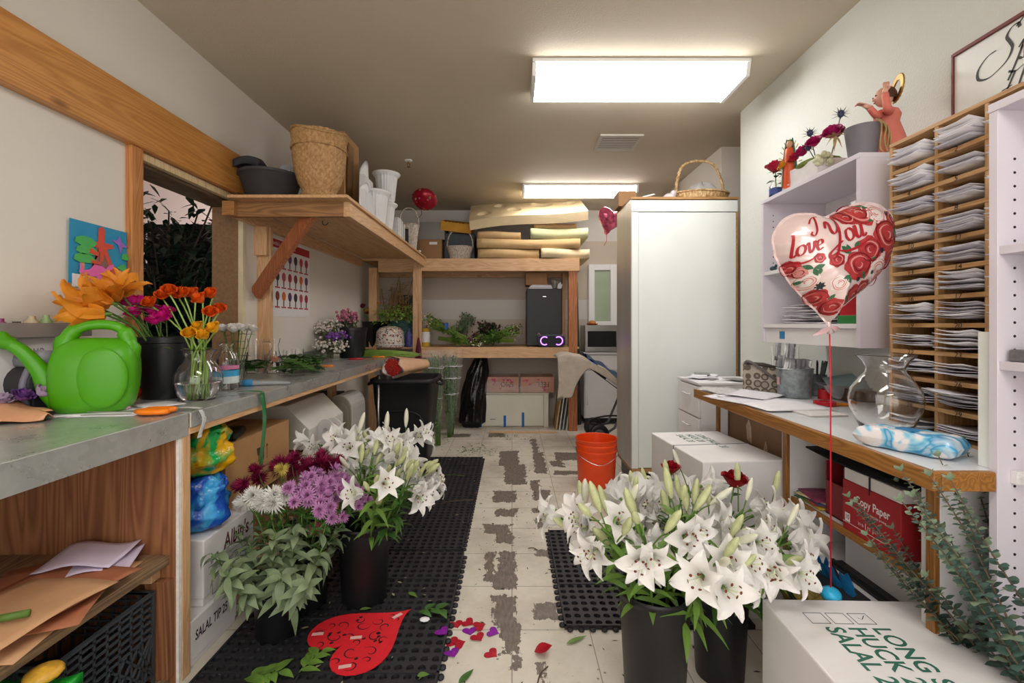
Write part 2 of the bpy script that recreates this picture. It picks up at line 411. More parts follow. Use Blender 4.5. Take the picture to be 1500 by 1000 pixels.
P('vent_throat', MB().box(-.145, .145, -.135, .135, -.002, -.0005), mat('vent_dark', '3a3733', .8), t, 0, 'dark inside of the vent')
for k in range(7):
    y = -.115 + k*.038
    P('louvre', MB().bar((-.145, y, -.008), (.145, y, -.008), .013, .002, 0, (0, .5, .85)), VG, t)
t = T('sprinkler_head', 'small brass fire sprinkler head on the ceiling', 'sprinkler', (X(598.5, 4.2), 4.2, CEIL))
P('escutcheon', MB().lathe([(0,0),(.035,0),(.035,-.006),(.012,-.014),(0,-.014)][::-1], 18), mat('white_metal', 'eeeeec', .4, var=0), t)
P('sprinkler_body', MB().tube([(0,0,-.01),(0,0,-.03)], .009).tube([(-.009,0,-.028),(-.011,0,-.045),(0,0,-.06)], .003).tube([(.009,0,-.028),(.011,0,-.045),(0,0,-.06)], .003).lathe([(0,-.064),(.016,-.063),(.016,-.06),(0,-.06)], 14), mat('brass', '8a6a3a', .35, .8), t)
# ---------------------------------------------------------------- light and camera
w = bpy.data.worlds.new('World'); bpy.context.scene.world = w; w.use_nodes = True
w.node_tree.nodes['Background'].inputs[0].default_value = (1, .96, .92, 1)
w.node_tree.nodes['Background'].inputs[1].default_value = 2.2
cam = bpy.data.cameras.new('camera'); co = link(bpy.data.objects.new('camera', cam))
co.location = (0, 0, H); co.rotation_euler = (PI/2, 0, 0)
cam.sensor_width = 36; cam.lens = F / 1500 * 36; cam.shift_y = -24 / 1500; cam.clip_start = .02
bpy.context.scene.camera = co
vs = bpy.context.scene.view_settings
vs.view_transform = 'Standard'; vs.look = 'None'; vs.gamma = 1; vs.use_curve_mapping = False; vs.exposure = 0.4
# ================================================================ LEFT: COUNTERS AND WOODEN SHELVING
CT, CX = .90, -1.11                                   # worktop height and front edge
t = T('metal_worktop', 'near galvanised metal worktop under the green watering can', 'worktop', (CX, 1.0, CT), 0, None)
P('sheet_top', MB().box(-.605, 0, -1.2, .588, -.008, 0), GALV, t, .002)
P('front_lip', MB().box(-.004, .002, -1.2, .588, -.078, -.001), GALV, t, .001)
P('core_board', MB().box(-.6, -.006, -1.2, .588, -.06, -.009), PLY, t)
t = T('metal_worktop', 'long far galvanised worktop running to the black bin, wood strip below its edge', 'worktop', (CX, 1.59, CT))
P('sheet_top', MB().box(-.605, .005, .003, 2.93, -.008, .001), GALV, t, .002)
P('front_lip', MB().box(.002, .008, .003, 2.93, -.052, 0), GALV, t, .001)
P('edge_strip', MB().box(-.03, .004, .003, 2.93, -.075, -.052), FIR['y'], t, .001)
P('core_board', MB().box(-.6, 0, .003, 2.93, -.05, -.009), PLY, t)
P('backsplash', MB().box(-.605, -.59, 1.0, 2.5, .001, .08), GALV, t, .001)
P('leg', MB().box(-.05, -.004, 2.32, 2.41, -.12, -.052).tube([(-.03, 2.37, -.9), (-.03, 2.37, -.12)], .014, 10), STEEL, t)
P('leg', MB().box(-.30, -.26, 1.95, 2.04, -.9, -.052), FIR['z'], t, .002)
P('leg', MB().box(-.6, -.56, .9, .99, -.9, -.052), FIR['z'], t, .002)
P('leg', MB().box(-.6, -.56, 2.4, 2.49, -.9, -.052), FIR['z'], t, .002)
t = T('plywood_cabinet', 'open plywood shelf cabinet below the near worktop', 'cabinet', (CX, 1.0, 0))
P('end_panel', MB().box(-.6, -.012, .545, .563, 0, .838), PLYD, t, .001, 'dark plywood end panel')
P('post', MB().box(-.035, 0, .565, .603, 0, .838), FIR['z'], t, .002)
P('white_edge', MB().box(-.0115, -.002, .548, .564, 0, .822), mat('chipped_white', 'e2ded8', .6, var=.12, scale=40), t, .001, 'chipped white painted edge')
P('shelf_board', MB().box(-.6, -.03, -1.2, .545, .405, .436), OLDW, t, .002)
P('shelf_board', MB().box(-.6, -.03, -1.2, .545, .0, .04), OLDW, t, .002)
P('cleat', MB().box(-.6, -.06, .505, .545, .36, .405), FIR['x'], t, .002)
P('cleat', MB().box(-.09, -.015, .515, .545, .04, .36), PLYD, t, .002)
# upper left shelf
SZ = 1.965
t = T('timber_shelf', 'high plywood shelf on the left wall with a red diagonal brace', 'shelf', (WL, 2.72, SZ))
P('shelf_board', MB().box(.05, .755, 0, 2.5, -.018, 0), PLY, t, .001)
P('end_rail', MB().box(.02, .70, .09, .128, -.108, -.018), wood('end_rail_wood', 'a87a4c', '7d5632', 'x', .6), t, .002)
P('front_rail', MB().box(.70, .738, .09, 2.5, -.108, -.018), FIR['y'], t, .002)
P('wall_rail', MB().box(.0, .038, .13, 2.5, -.108, -.018), FIR['y'], t, .002)
P('wall_post', MB().box(.0, .09, .41-.0, .448, -1.062, -.108), FIR['z'], t, .002)
P('cleat', MB().box(-.0, .085, .372, .41, -.30, -.108), FIR['z'], t, .002)
P('corner_block', MB().box(-.012, .06, .05, .09, -.108, -.022), wood('block_fir', 'c08a52', '9a6a3a', 'x', .5), t, .002)
P('brace', MB().bar((.02, .36, -.56), (.50, .14, -.05), .038, .085), REDW, t, .002, 'reddish diagonal brace')
P('hook', MB().tube(spline([(.53,.2,-.108),(.53,.2,-.13),(.55,.2,-.135),(.565,.2,-.12)]), .003), BLK, t)
# rear rack
t = T('wooden_rack', 'two-level wooden lumber rack along the back wall', 'rack', (0, 5.25, 0))
RX0, RX1 = -1.06, .74
P('post', MB().box(RX0-.05, RX0+.045, -.06, -.02, 0, 1.95), FIR['z'], t, .002, 'pale front post at the corner')
P('post', MB().box(RX1-.1, RX1, 0, .09, 0, 1.86), REDP, t, .002, 'reddish front post at the right end')
P('post', MB().box(RX1-.1, RX1-.06, .67, .76, 0, 1.86), FIR['z'], t, .002)
P('post', MB().box(WL+.1, WL+.19, .0, .09, 0, 1.85), FIR['z'], t, .002)
for z in (1.95, .95):
    P('front_rail', MB().box(RX0, RX1-.02 if z > 1 else RX1-.1, -.02, .02, z-.14 if z > 1 else z-.12, z), FIR['x'], t, .002)
    P('shelf_board', MB().box(WL+.01, RX1+.02, .02, .76, z-.02, z), PLY, t, .001)
P('end_rail', MB().box(RX1-.02, RX1+.02, -.02, .76, 1.81, 1.948), FIR['y'], t, .002)
P('back_rail', MB().box(WL+.02, RX1, .72, .76, 1.81, 1.93), FIR['x'], t, .002)
P('side_rail', MB().box(WL+.2, RX0, .02, .06, 1.80, 1.93), FIR['x'], t, .002)
# ================================================================ RIGHT: WARDROBE, DESK, PIGEONHOLES
M_PARTY = wood('mdf_edge', 'b98c58', '9a7042', 'x', .6, False)
def YZ(x0, x1):                                   # prism along x: outline given in (y, z)
    return Matrix(((0,0,1,0),(1,0,0,0),(0,1,0,0),(0,0,0,1)))
def XZ(y): return Matrix(((1,0,0,0),(0,0,-1,y),(0,1,0,0),(0,0,0,1)))   # (x,y,z)->(x, y-z, y)
t = T('wardrobe', 'tall white wardrobe standing behind the drawers', 'wardrobe', (.875, 3.40, 0))
P('carcass', MB().box(.002, .775, .012, .44, .15, 2.12), mat('wardrobe_white', 'dfe4e2', .35, var=.04, scale=2), t, .002)
P('top_rail', MB().box(.0, .775, -.008, .014, 2.03, 2.112), mat('wardrobe_white', 'dfe4e2'), t, .002)
P('stile', MB().box(.0, .05, -.004, .014, .15, 2.028), mat('wardrobe_white', 'dfe4e2'), t, .002)
P('door_panel', MB().box(.052, .765, -.001, .013, .155, 2.026), mat('wardrobe_white', 'dfe4e2'), t, .002)
P('side_panel', MB().box(-.006, .001, -.008, .44, .15, 2.12), mat('side_steel', 'b9b6b0', .35, .45, var=.18, scale=3, stretch=(1, 1, .12)), t, 0, 'brushed metal side panel')
P('top_board', MB().box(-.008, .78, -.012, .445, 2.12, 2.136), M_PARTY, t, .001, 'raw wood top edge')
P('edge_strip', MB().box(.766, .776, -.006, .012, .15, 2.03), M_PARTY, t, .001)
P('base_strip', MB().box(0, .776, -.004, .44, .118, .149), M_PARTY, t, .001)
P('plinth', MB().box(.03, .776, .05, .44, 0, .118), BLK, t)
# drawers
t = T('drawer_unit', 'low white drawer unit between the wardrobe and the desk', 'drawers', (1.16, 2.88, 0))
P('carcass', MB().box(.016, .42, .0, .36, .0, .825), WHITE, t, .002)
P('top_board', MB().box(-.004, .43, -.004, .366, .826, .842), WHITE, t, .003)
for k in range(4):
    z1 = .815 - k*.2
    d = P('drawer', MB().box(-.002, .015, .006, .354, z1-.192, z1), WHITE, t, .003)
    P('drawer_handle', MB().tube([(-.002,.13,z1-.06),(-.022,.13,z1-.06),(-.022,.23,z1-.06),(-.002,.23,z1-.06)], .005, 6), WHITE, d)
# desk
DT = .853
t = T('desk', 'white topped oak edged work desk along the right wall', 'desk', (1.01, 1.11, DT))
top = [(0, 0), (.585, 0), (.585, 1.42), (0, 1.42)]
P('desktop', MB().prism(top, -.042, 0), mat('desk_white', 'dcdfe2', .35, var=.06, scale=3), t, .001)
e = MB().box(-.02, -.0005, -.02, 1.42, -.045, .001); P('edge_strip', e, DESKW, t, .003, 'oak front edge')
e = MB().box(0, .128, -.02, -.0005, -.045, .001); P('edge_strip', e, DESKW, t, .003, 'oak end edge')
for y0, y1 in ((.095, .15), (.745, .80), (1.36, 1.40)):
    pn = P('side_panel', MB().box(.10, .585 if y0 < 1 else .14, y0, y1, -DT, -.045), WHITE, t, .002)
    P('panel_edge', MB().box(.085, .0995, y0-.002, y0+.025, -DT, -.046), DESKWZ, pn, .002, 'oak panel edge')
P('back_board', MB().box(.15, .16, .80, 1.42, -DT, -.045), mat('brown_hardboard', '8d6f55', .7, var=.15, scale=6), t, 0, 'scuffed brown back board')
m = MB()
for y, z, w_, h_ in ((1.16, -.17, .05, .11), (1.01, -.25, .035, .13), (.89, -.3, .05, .1)): m.prism([(y-w_/2, z-h_/2), (y+w_*.3, z-h_*.4), (y+w_/2, z+h_*.2), (y, z+h_/2), (y-w_*.4, z+h_*.2)], .1472, .1496, 0, YZ(0,0))
P('torn_paper_scrap', m, mat('torn_paper', 'c9b6a0', .8, var=.2, scale=30), t)
for z in (.517, .336):
    s = P('shelf_board', MB().box(.115, .56, .151, .744, z-DT-.02, z-DT), WHITE, t, .001)
    P('shelf_edge', MB().box(.103, .1145, .151, .744, z-DT-.022, z-DT+.001), DESKW, s, .001, 'oak shelf edge')
# tall adjustable unit at the right edge
t = T('shelf_unit', 'tall white adjustable shelf unit at the right edge with peg holes', 'shelf unit', (1.14, 1.09, 0))
P('side_panel', MB().box(0, .42, 0, .02, 0, 1.705), LAV, t, .001)
P('side_panel', MB().box(0, .42, -.80, -.78, 0, 1.705), LAV, t, .001)
P('back_panel', MB().box(.42, .43, -.80, .02, 0, 1.705), LAV, t)
P('top_board', MB().box(-.002, .43, -.80, .02, 1.705, 1.725), LAV, t, .001)
for z in (1.385, 1.115): P('shelf_board', MB().box(.004, .42, -.779, -.001, z-.02, z), LAV, t, .001)
m = MB()
for k in range(46):
    z = .15 + k * .032
    if min(abs(z-1.375), abs(z-1.105)) > .014: P('peg_hole', MB().tube([(.04, -.0008, z), (.04, .002, z)], .0032, 8), mat('hole_dark', '2a2725', .9), t)
P('shelf_clip', MB().box(.03, .05, -.014, -.001, .83, .86).box(.034, .046, -.02, -.001, .845, .853), WHITE, t)
S('grey_foam_block', MB().box(-.05, .16, -.13, .13, 0, .028), mat('speckled_foam', '6e6c6e', .9, var=.3, scale=60), 'speckled dark grey foam block on the shelf unit', 'foam block', (1.205, .95, 1.1155), 0, None, .003)
S('red_canister', MB().lathe([(0,0),(.062,0),(.064,.004),(.064,.10),(.0655,.101),(.0655,.128),(.06,.131),(0,.131)], 32), mat('red_tin', 'b5322f', .35, var=.06), 'round red lidded tin on top of the shelf unit', 'tin', (1.232, 1.03, 1.7255))
S('foam_board', MB().box(-.006, .006, 0, .035, 0, .33), mat('foam_white', 'e8ece8', .6, var=.03), 'narrow white foam strip standing between pigeonholes and shelf unit', 'board', (1.16, 1.115, DT+.0005), 0, None, .001)
# pigeonhole organizer
OX, OY0_, OY1_ = 1.30, 1.10, 1.60
OZ0, OZ1 = DT + .001, 1.82
t = T('pigeonhole_rack', 'pine pigeonhole rack with numbered slots full of envelopes', 'organizer', (OX, 0, 0))
th = .012; ys = [OY1_, 1.43, 1.278, OY0_+.014]; NR = 11; RH = (OZ1 - OZ0 - .02) / NR
zs = [OZ1 - .012 - (k+1) * RH for k in range(NR)]      # top faces of the slot floors
P('back_panel', MB().box(.25, .258, OY0_, OY1_, OZ0, OZ1), ORGW['y'], t)
P('top_board', MB().box(0, .25, OY0_, OY1_, OZ1-.012, OZ1), ORGW['y'], t, .001)
for y in ys: P('divider', MB().box(.001, .25, y-th, y, OZ0, OZ1-.012), ORGW['z'], t, .001)
n = 0
for k, z in enumerate(zs):
    sb = P('slot_floor', MB().box(-.002, .25, OY0_+.003, OY1_-th-.001, z-.013, z), ORGW['y'], t, .001)
    for c in range(3):
        n += 1
        yc = (ys[c] - th + ys[c+1]) / 2
        if n <= 32:
            mb = MB().text(str(n), .022, basis((-.0035, yc + .014, z-.0145), (0,-1,0), (0,0,1)), 0, 1.1, .1)
            P('slot_number', mb, mat('marker_ink', '1a1816', .6, var=0), sb)
# envelopes: every envelope is an object of its own
def env_mesh(seed):
    r = random.Random(seed); a, b_, c_ = r.uniform(-.004, .006), r.uniform(-.004, .008), r.uniform(.0, .006)
    return MB().slab(lambda u, v: (-.105 + .21*u, -.058 + .116*v, a*(2*u-1)**2 + b_*(1-u)**3 + c_*(2*v-1)**2), .0016, 6, 3)
env0 = [make('envelope', env_mesh(20+i), EPAP[i % 3]) for i in range(6)]
used = set()
for k, z in enumerate(zs):
    for c in range(3):
        full = rnd.choice((6, 7, 8, 8, 9)); full = 3 if (k == 10 and c == 0) else 5 if k == 10 else full
        if c == 2: full = 5 if k < 9 else 3
        yc = (ys[c] - th + ys[c+1]) / 2; ti = rnd.uniform(-.02, .05); fan = rnd.uniform(.35, 1); zz = z + .003
        for q in range(full):
            i = rnd.randrange(6)
            o = env0[i] if i not in used else dup(env0[i]); used.add(i)
            h_ = (.0048 if full > 6 else .0055)
            o.location = (OX + .086 + rnd.uniform(-.014, .012) - (.004*q if k in (8, 9) and c == 1 else 0), yc + rnd.uniform(-.004, .004), zz + .0045)
            o.rotation_euler = (rnd.uniform(-.012, .012) + ti*q*.12, .016*q*fan/ (1 if full < 7 else 1.3), rnd.uniform(-.05, .05))
            zz += h_
            tag(o, 'white paper envelope lying flat in a slot of the pine pigeonhole rack', 'envelope', 'envelopes in the pigeonhole rack')
# wall sign above
def vine(pts, w=.006): return spline([(x, y, 0) for x, y in pts], 7)
def pen(w0, w1): return lambda t, dx, dy: w0 + (w1 - w0) * abs(dy * .8 - dx * .3) ** 1.5
t = T('sign', 'white sign with red frame and black script lettering above the pigeonholes', 'sign', (WR - .004, 1.665, 1.80), (0, 0, 0))
P('sign_board', MB().box(-.008, 0, -.95, 0, 0, .36), mat('sign_white', 'dfe2de', .4, var=.02), t)
fr = mat('dark_red_frame', '6e2a26', .5, var=.1)
for a in ((-.016,.001,-.95,0,.36,.372), (-.016,.001,-.95,0,-.012,0), (-.014,.001,0,.008,-.012,.372)): P('sign_frame', MB().box(*a), fr, t, .001)
SCR = {
 'S': [[(.62,.86),(.55,.98),(.40,.96),(.33,.80),(.45,.62),(.55,.45),(.50,.22),(.30,.06),(.05,-.02),(-.22,.08),(-.28,.34),(-.10,.56),(.12,.60)], [(.52,.92),(.66,1.06)]],
 'p': [[(.0,.36),(.10,.50),(.06,.20),(-.02,-.14),(-.08,-.34)], [(.06,.30),(.18,.48),(.30,.44),(.30,.22),(.18,.06),(.06,.10)]],
 'r': [[(.0,.42),(.10,.48),(.08,.24),(.04,.02)], [(.07,.26),(.18,.46),(.30,.44)]],
 'i': [[(.04,.44),(.09,.40),(.06,.16),(.10,.03),(.18,.08)], [(.12,.64),(.135,.61)]],
 'n': [[(.0,.40),(.08,.48),(.06,.22),(.03,.02)], [(.05,.22),(.16,.46),(.26,.42),(.24,.16),(.28,.02),(.36,.08)]],
 'g': [[(.30,.40),(.18,.48),(.04,.34),(.06,.10),(.20,.06),(.30,.30),(.32,.44),(.26,.02),(.16,-.30),(-.04,-.34),(-.06,-.18)]],
 'F': [[(.72,.92),(.50,.84),(.30,.92)], [(.50,.86),(.42,.55),(.34,.25),(.16,.0),(-.14,-.14),(-.34,-.02),(-.30,.22),(-.04,.34),(.16,.30)], [(.24,.46),(.50,.50)]],
 'l': [[(.10,.94),(.14,.98),(.08,.50),(.06,.10),(.12,.02),(.20,.10)]],
 'o': [[(.20,.46),(.06,.38),(.02,.16),(.12,.02),(.26,.10),(.30,.32),(.20,.46)]],
 'w': [[(.0,.42),(.07,.46),(.06,.16),(.12,.03),(.22,.16),(.26,.44)], [(.25,.30),(.28,.06),(.38,.04),(.48,.24),(.46,.46)]],
 'e': [[(.04,.22),(.24,.30),(.22,.44),(.10,.44),(.03,.22),(.10,.03),(.26,.10)]],
 's': [[(.26,.42),(.14,.46),(.08,.34),(.20,.22),(.20,.08),(.06,.02)]],
 'C': [[(.45,.80),(.36,.92),(.16,.82),(.02,.50),(.04,.16),(.22,.0),(.44,.14)]],
 'I': [[(-.12,.62),(.05,.82),(.28,.90),(.50,.86)], [(.30,.90),(.20,.50),(.12,.15),(-.02,-.04),(-.16,.05),(-.10,.18)]],
 'L': [[(.34,.80),(.46,.92),(.42,1.02),(.30,.90),(.24,.55),(.16,.20),(.0,.02),(-.14,.08),(-.06,.18),(.14,.08),(.34,.0),(.52,.10)]],
 'v': [[(.0,.38),(.08,.46),(.10,.16),(.16,.02),(.26,.20),(.30,.46),(.38,.40)]],
 'Y': [[(-.06,.70),(.02,.92),(.12,.84),(.12,.56),(.22,.42),(.36,.52),(.50,.80),(.56,.96),(.44,.50),(.32,.0),(.20,-.36),(.02,-.42),(-.02,-.24),(.20,-.06),(.46,.08)]],
 'u': [[(.0,.42),(.07,.46),(.05,.14),(.12,.02),(.24,.18),(.29,.46),(.27,.12),(.33,.02),(.42,.12)]],
}
ADV = dict(S=.72, p=.38, r=.33, i=.2, n=.4, g=.42, F=.62, l=.2, o=.34, w=.52, e=.3, s=.32, C=.5, I=.42, L=.46, v=.36, Y=.62, u=.42)
def script(mb, word, x, y, size, fmap, w0=.02, w1=.09, mi=0, slant=.25, rot=0):
    cr, sr = math.cos(rot), math.sin(rot); cx = 0
    for ch in word:
        for stc in SCR[ch]:
            pts = [((cx + px + slant*py) * size, py * size) for px, py in [(q[0], q[1]) for q in spline([(a, b, 0) for a, b in stc], 7)]]
            pts = [(x + a*cr - b*sr, y + a*sr + b*cr) for a, b in pts]
            mb.ribbon(pts, pen(w0*size, w1*size), fmap, mi)
        cx += ADV[ch]
    return mb
m = MB(); fm = lambda a, b: (-.009, -a, b)
script(m, 'Spring', .11, .225, .125, fm, .02, .10)
script(m, 'Flowers', .12, .105, .115, fm, .02, .10)
script(m, 'C', .36, .075, .06, fm, .02, .06)
P('script_lettering', m, mat('sign_black', '1c1b1c', .5, var=0), t)
# wall cabinet above the desk
t = T('wall_cabinet', 'white open wall cabinet behind the heart balloon', 'cabinet', (1.275, 1.70, 1.115))
D_, L_ = .322, .675
P('end_panel', MB().box(0, D_, 0, .02, 0, .70), LAV, t, .001)
P('end_panel', MB().box(0, D_, L_-.02, L_, 0, .70), LAV, t, .001)
P('top_board', MB().box(-.002, D_, 0, L_, .70, .718), LAV, t, .001)
P('back_panel', MB().box(D_-.006, D_, .02, L_-.02, 0, .70), WHITE, t)
P('shelf_board', MB().box(.004, D_-.007, .021, L_-.021, .335, .353), WHITE, t, .001)
P('shelf_board', MB().box(.0, D_-.007, .021, L_-.021, .072, .09), WHITE, t, .001)
P('apron', MB().box(.012, .028, .021, L_-.021, 0, .071), WHITE, t, .001)
P('rail', MB().box(D_-.03, D_-.007, .03, .42, .56, .60), mat('dark_rail', '4c4a48', .6), t, 0, 'dark rail at the back')
P('red_scribble', MB().text('sirup', .018, basis((.13, -.0006, .545), (1,0,0), (0,0,1))), mat('red_ink', 'a8322c', .6, var=0), t)
P('blue_tape', MB().box(.010, .0119, .49, .53, .02, .055), mat('blue_tape', '2f7fae', .6, var=.05), t)
m = MB()
for yy in (.022, L_-.0205):
    for k in range(9):
        for xx in (.05,): P('peg_hole', MB().tube([(xx, yy-.0012 if yy > .1 else yy, .40+k*.03), (xx, yy if yy > .1 else yy-.001, .40+k*.03)], .003, 8), mat('hole_dark', '2a2725', .9), t)
PTOP = 1.115 + .718 + .0005
# things lying in the wall cabinet
for k in range(9):
    o = S('paper_sheaf', MB().slab(lambda u, v: (-.10+.2*u, -.13+.26*v, .006*math.sin(3*u+k)+.004*v), .003, 5, 5), [WPAP, EPAP[1], EPAP[2]][k % 3], 'white paper sheaf in the pile on the bottom shelf of the wall cabinet', 'papers', (1.42, 2.12, 1.2065+k*.0095), .25*math.sin(k*2.1), 'papers in the wall cabinet')
S('red_folder', MB().box(-.006, .006, -.10, .10, 0, .20), mat('red_card', 'b8202f', .5, var=.05), 'red folder standing in the wall cabinet behind the balloon', 'folder', (1.40, 1.84, 1.2055), .3)
S('green_box', MB().box(-.04, .04, -.05, .05, 0, .032), mat('green_card', '2f7a3c', .5, var=.1), 'small green box on the cabinet shelf below the balloon', 'box', (1.33, 1.79, 1.2055), .1, None, .002)
S('white_book', MB().box(-.07, .07, -.012, .012, 0, .2), WPAP, 'white book leaning at the top of the wall cabinet', 'book', (1.36, 1.76, 1.4685), .05, None, .002)
S('folder', MB().box(-.07, .07, -.004, .004, 0, .17), mat('red_card', 'b8202f'), 'thin red folder beside the white book at the top of the cabinet', 'folder', (1.36, 1.79, 1.4685), .0)
S('toy_figure', MB().ell((0,0,.012), (.018,.012,.012), 10, 6).ell((.014,0,.026), (.007,.007,.008), 8, 6), mat('dark_teal', '2e4650', .4), 'tiny dark ornament on the middle shelf of the wall cabinet', 'ornament', (1.30, 2.31, 1.469))
# ================================================================ FLOWERS
def along(prof, wid, L, n): return None
def lily_flower(seed, open_=1.0, L=.092):
    r = random.Random(seed); m = MB()
    for k in range(6):
        az = k*PI/3 + r.uniform(-.1, .1); inner = k % 2
        W_ = (.0275 if inner else .0195) * r.uniform(.9, 1.1); ln = L * r.uniform(.92, 1.08); n = 8
        ca, sa = math.cos(az), math.sin(az); rr, zz = .003, 0; vs, fs = [], []
        curl = r.uniform(.85, 1.15) * open_; tw = r.uniform(-.25, .25)
        for i in range(n + 1):
            t = i / n
            ang = .30 + .55*t*curl + 1.25 * curl * t ** 2.6
            if i: rr += math.sin(ang) * ln / n; zz += math.cos(ang) * ln / n
            w_ = W_ * max(.08, math.sin(PI * (.12 + .88*t) ** .8 * .985)) if t < 1 else W_ * .05
            nx, nz = -math.cos(ang), math.sin(ang)          # towards the inside of the trumpet
            for j in (-2, -1, 0, 1, 2):
                s_ = j / 2; cup = (.30*W_*(1-t*.6)) * s_*s_ - (.05*W_ if j == 0 else 0) + .12*W_*math.sin(9*t + j*2 + seed) * abs(s_)
                q = rr + nx*cup; z = zz + nz*cup; y = s_ * w_ + tw*t*t*.02
                vs.append((q*ca - y*sa, q*sa + y*ca, z))
        for i in range(n):
            for j in range(4): fs.append((i*5+j, i*5+j+1, i*5+j+6, i*5+j+5))
        m.add(vs, fs, 0, True)
    m.tube([(0,0,-.012), (0,0,.002), (0,0,.012)], [.003, .006, .004], 6, 1)
    return m
def stamens(seed, L=.058):
    r = random.Random(seed); m = MB()
    for k in range(6):
        a = k*PI/3 + r.uniform(-.3, .3); q = r.uniform(.012, .02); h_ = L*r.uniform(.85, 1.05)
        m.tube([(0,0,.008), (q*.5*math.cos(a), q*.5*math.sin(a), h_*.6), (q*math.cos(a), q*math.sin(a), h_)], .0008, 4, 0)
        m.ell((q*math.cos(a), q*math.sin(a), h_), (.0040*abs(math.sin(a))+.0012, .0040*abs(math.cos(a))+.0012, .0014), 6, 4, 1)
    m.tube([(0,0,.008), (.002,0,L*1.1)], [.0012, .0018], 5, 0)
    return m
def bud(L=.085, R_=.011): return MB().lathe([(.003,0),(R_*.6,L*.12),(R_*.95,L*.35),(R_,L*.55),(R_*.8,L*.8),(R_*.35,L*.95),(.0005,L)], 18, 0, None, .09, 6)
def orient(d, roll=0):                           # euler that turns +Z into direction d
    q = Vector(d).normalized().to_track_quat('Z', 'Y'); return (q.to_matrix() @ Matrix.Rotation(roll, 3, 'Z')).to_euler()
LILY = [lily_flower(i, o) for i, o in enumerate((1.0, .9, 1.08, .8))]
STAM = [stamens(i) for i in range(2)]
BUDS = [bud(.085, .011), bud(.07, .012), bud(.095, .0105)]
PETO = mat('orange_lily_petal', 'e9982c', .45, var=.12, scale=22, thin=.3)
def mesh_of(mb, mats, name):
    o = make(name, mb, mats); me = o.data; bpy.data.objects.remove(o); return me
LILY_ME = [mesh_of(m, [PETW, LEAFB], 'flower') for m in LILY]
LILY_ME_O = [mesh_of(lily_flower(90+i, .52+.08*i, .098), [PETO, LEAFB], 'flower') for i in range(4)]
STAM_ME = [mesh_of(m, [mat('pale_filament', 'cfd8a8', .5, var=0), BROWN], 'stamens') for m in STAM]
BUDM2 = mat('lily_bud_white', 'e4e4cf', .45, var=.1, scale=20, thin=.1)
BUD_ME = [mesh_of(b_, mm, 'bud') for b_, mm in zip(BUDS, (BUDM, BUDM, BUDM2))]
def put(me, name, parent, loc, rot, sc_=1):
    o = link(bpy.data.objects.new(name, me), parent); o.location = loc; o.rotation_euler = rot; o.scale = (sc_,)*3; return o
def lily_proto(seed, nf, nb, h=.36, orange=False, sway=.05, big=1.0):
    r = random.Random(seed)
    t = link(bpy.data.objects.new('lily_stem', None)); t.empty_display_size = .05
    m = MB(); top = [(0,0,0),(.004,0,h*.5),(sway*.4,0,h*.85),(sway,0,h)]
    m.tube(spline(top, 4), [.0042]*13, 6)
    heads = []
    tot = nf + nb
    for k in range(tot):
        f = k < nf
        a = (r.uniform(-1.7, 1.7) if f else r.uniform(-2.6, 2.6)) if k else 0
        z0 = h * (r.uniform(.74, .98)); x0 = sway * .7
        el = r.uniform(.05, .75) if f else r.uniform(.7, 1.35)
        d = Vector((math.cos(a)*math.cos(el), math.sin(a)*math.cos(el), math.sin(el)))
        ln = r.uniform(.045, .085); p0 = Vector((x0, 0, z0)); p2 = p0 + d*ln + Vector((0,0,.02)); p1 = p0 + d*ln*.5 + Vector((0,0,.018))
        m.tube(spline([p0, p1, p2], 4), .0022, 5)
        heads.append((f, p2, d))
    P('stem', m, STEM, t)
    l = MB()
    for k in range(13):
        z = h*(.35 + .62*k/13); a = k*2.4 + r.uniform(-.3, .3)
        d = Vector((math.cos(a), math.sin(a), r.uniform(.1, .9)))
        l.leaf((sway*(z/h)**2, 0, z), d, r.uniform(.08, .13), r.uniform(.016, .024), (0,0,1), r.uniform(.25, .6), 0, 5)
    P('foliage', l, LEAF if not seed % 2 else LEAFB, t)
    for f, p, d in heads:
        if f:
            q = put(r.choice(LILY_ME_O if orange else LILY_ME), 'flower', t, p, orient(d, r.uniform(0, 1)), r.uniform(.92, 1.15)*big)
            put(r.choice(STAM_ME), 'stamens', q, (0,0,0), (0,0,0))['label'] = 'pale stamens with brown tips'
        else:
            put(r.choice(BUD_ME), 'bud', t, p, orient(d + Vector((0,0,.3))), r.uniform(.75, 1.15)*big)
    return t
def lean(az, ang, spin=0):                       # tilt local +X outwards towards azimuth az
    return (Matrix.Rotation(az, 3, 'Z') @ Matrix.Rotation(ang, 3, 'Y') @ Matrix.Rotation(spin, 3, 'Z')).to_euler()
def bucket(cx, cy, rt, rb, h, label, group=None, z=0, handles=False):
    m = MB().lathe([(0,.0),(rb-.004,0),(rb,.004),(rt*.97+rb*.03-.004,h-.03),(rt-.004,h-.022),(rt,h-.012),(rt,h-.003),(rt-.003,h),(rt-.008,h-.004),(rt-.012,h-.03),(rb-.004,.008),(0,.008)], 36)
    return S('flower_bucket', m, BLK, label, 'bucket', (cx, cy, z), 0, group)
def fill(cx, cy, r0, n, protos, label, group, z, lmax, seed, cat='lily', skip=None):
    r = random.Random(seed)
    for k in range(n):
        p = protos[k % len(protos)]
        u = math.sqrt((k + .5) / n); az = (k*2.39996 + r.uniform(-.2, .2)) % (2*PI)
        if skip and skip[0] < az < skip[1]: az = (az + PI) % (2*PI); u *= .7
        first = p.get('label') is None
        o = p if first else dup(p)
        o.location = (cx + r0*.75*u*math.cos(az), cy + r0*.75*u*math.sin(az), z + r.uniform(-.02, .02))
        o.rotation_euler = lean(az, lmax*u + r.uniform(-.06, .06), r.uniform(-.35, .35))
        tag(o, label, cat, group)
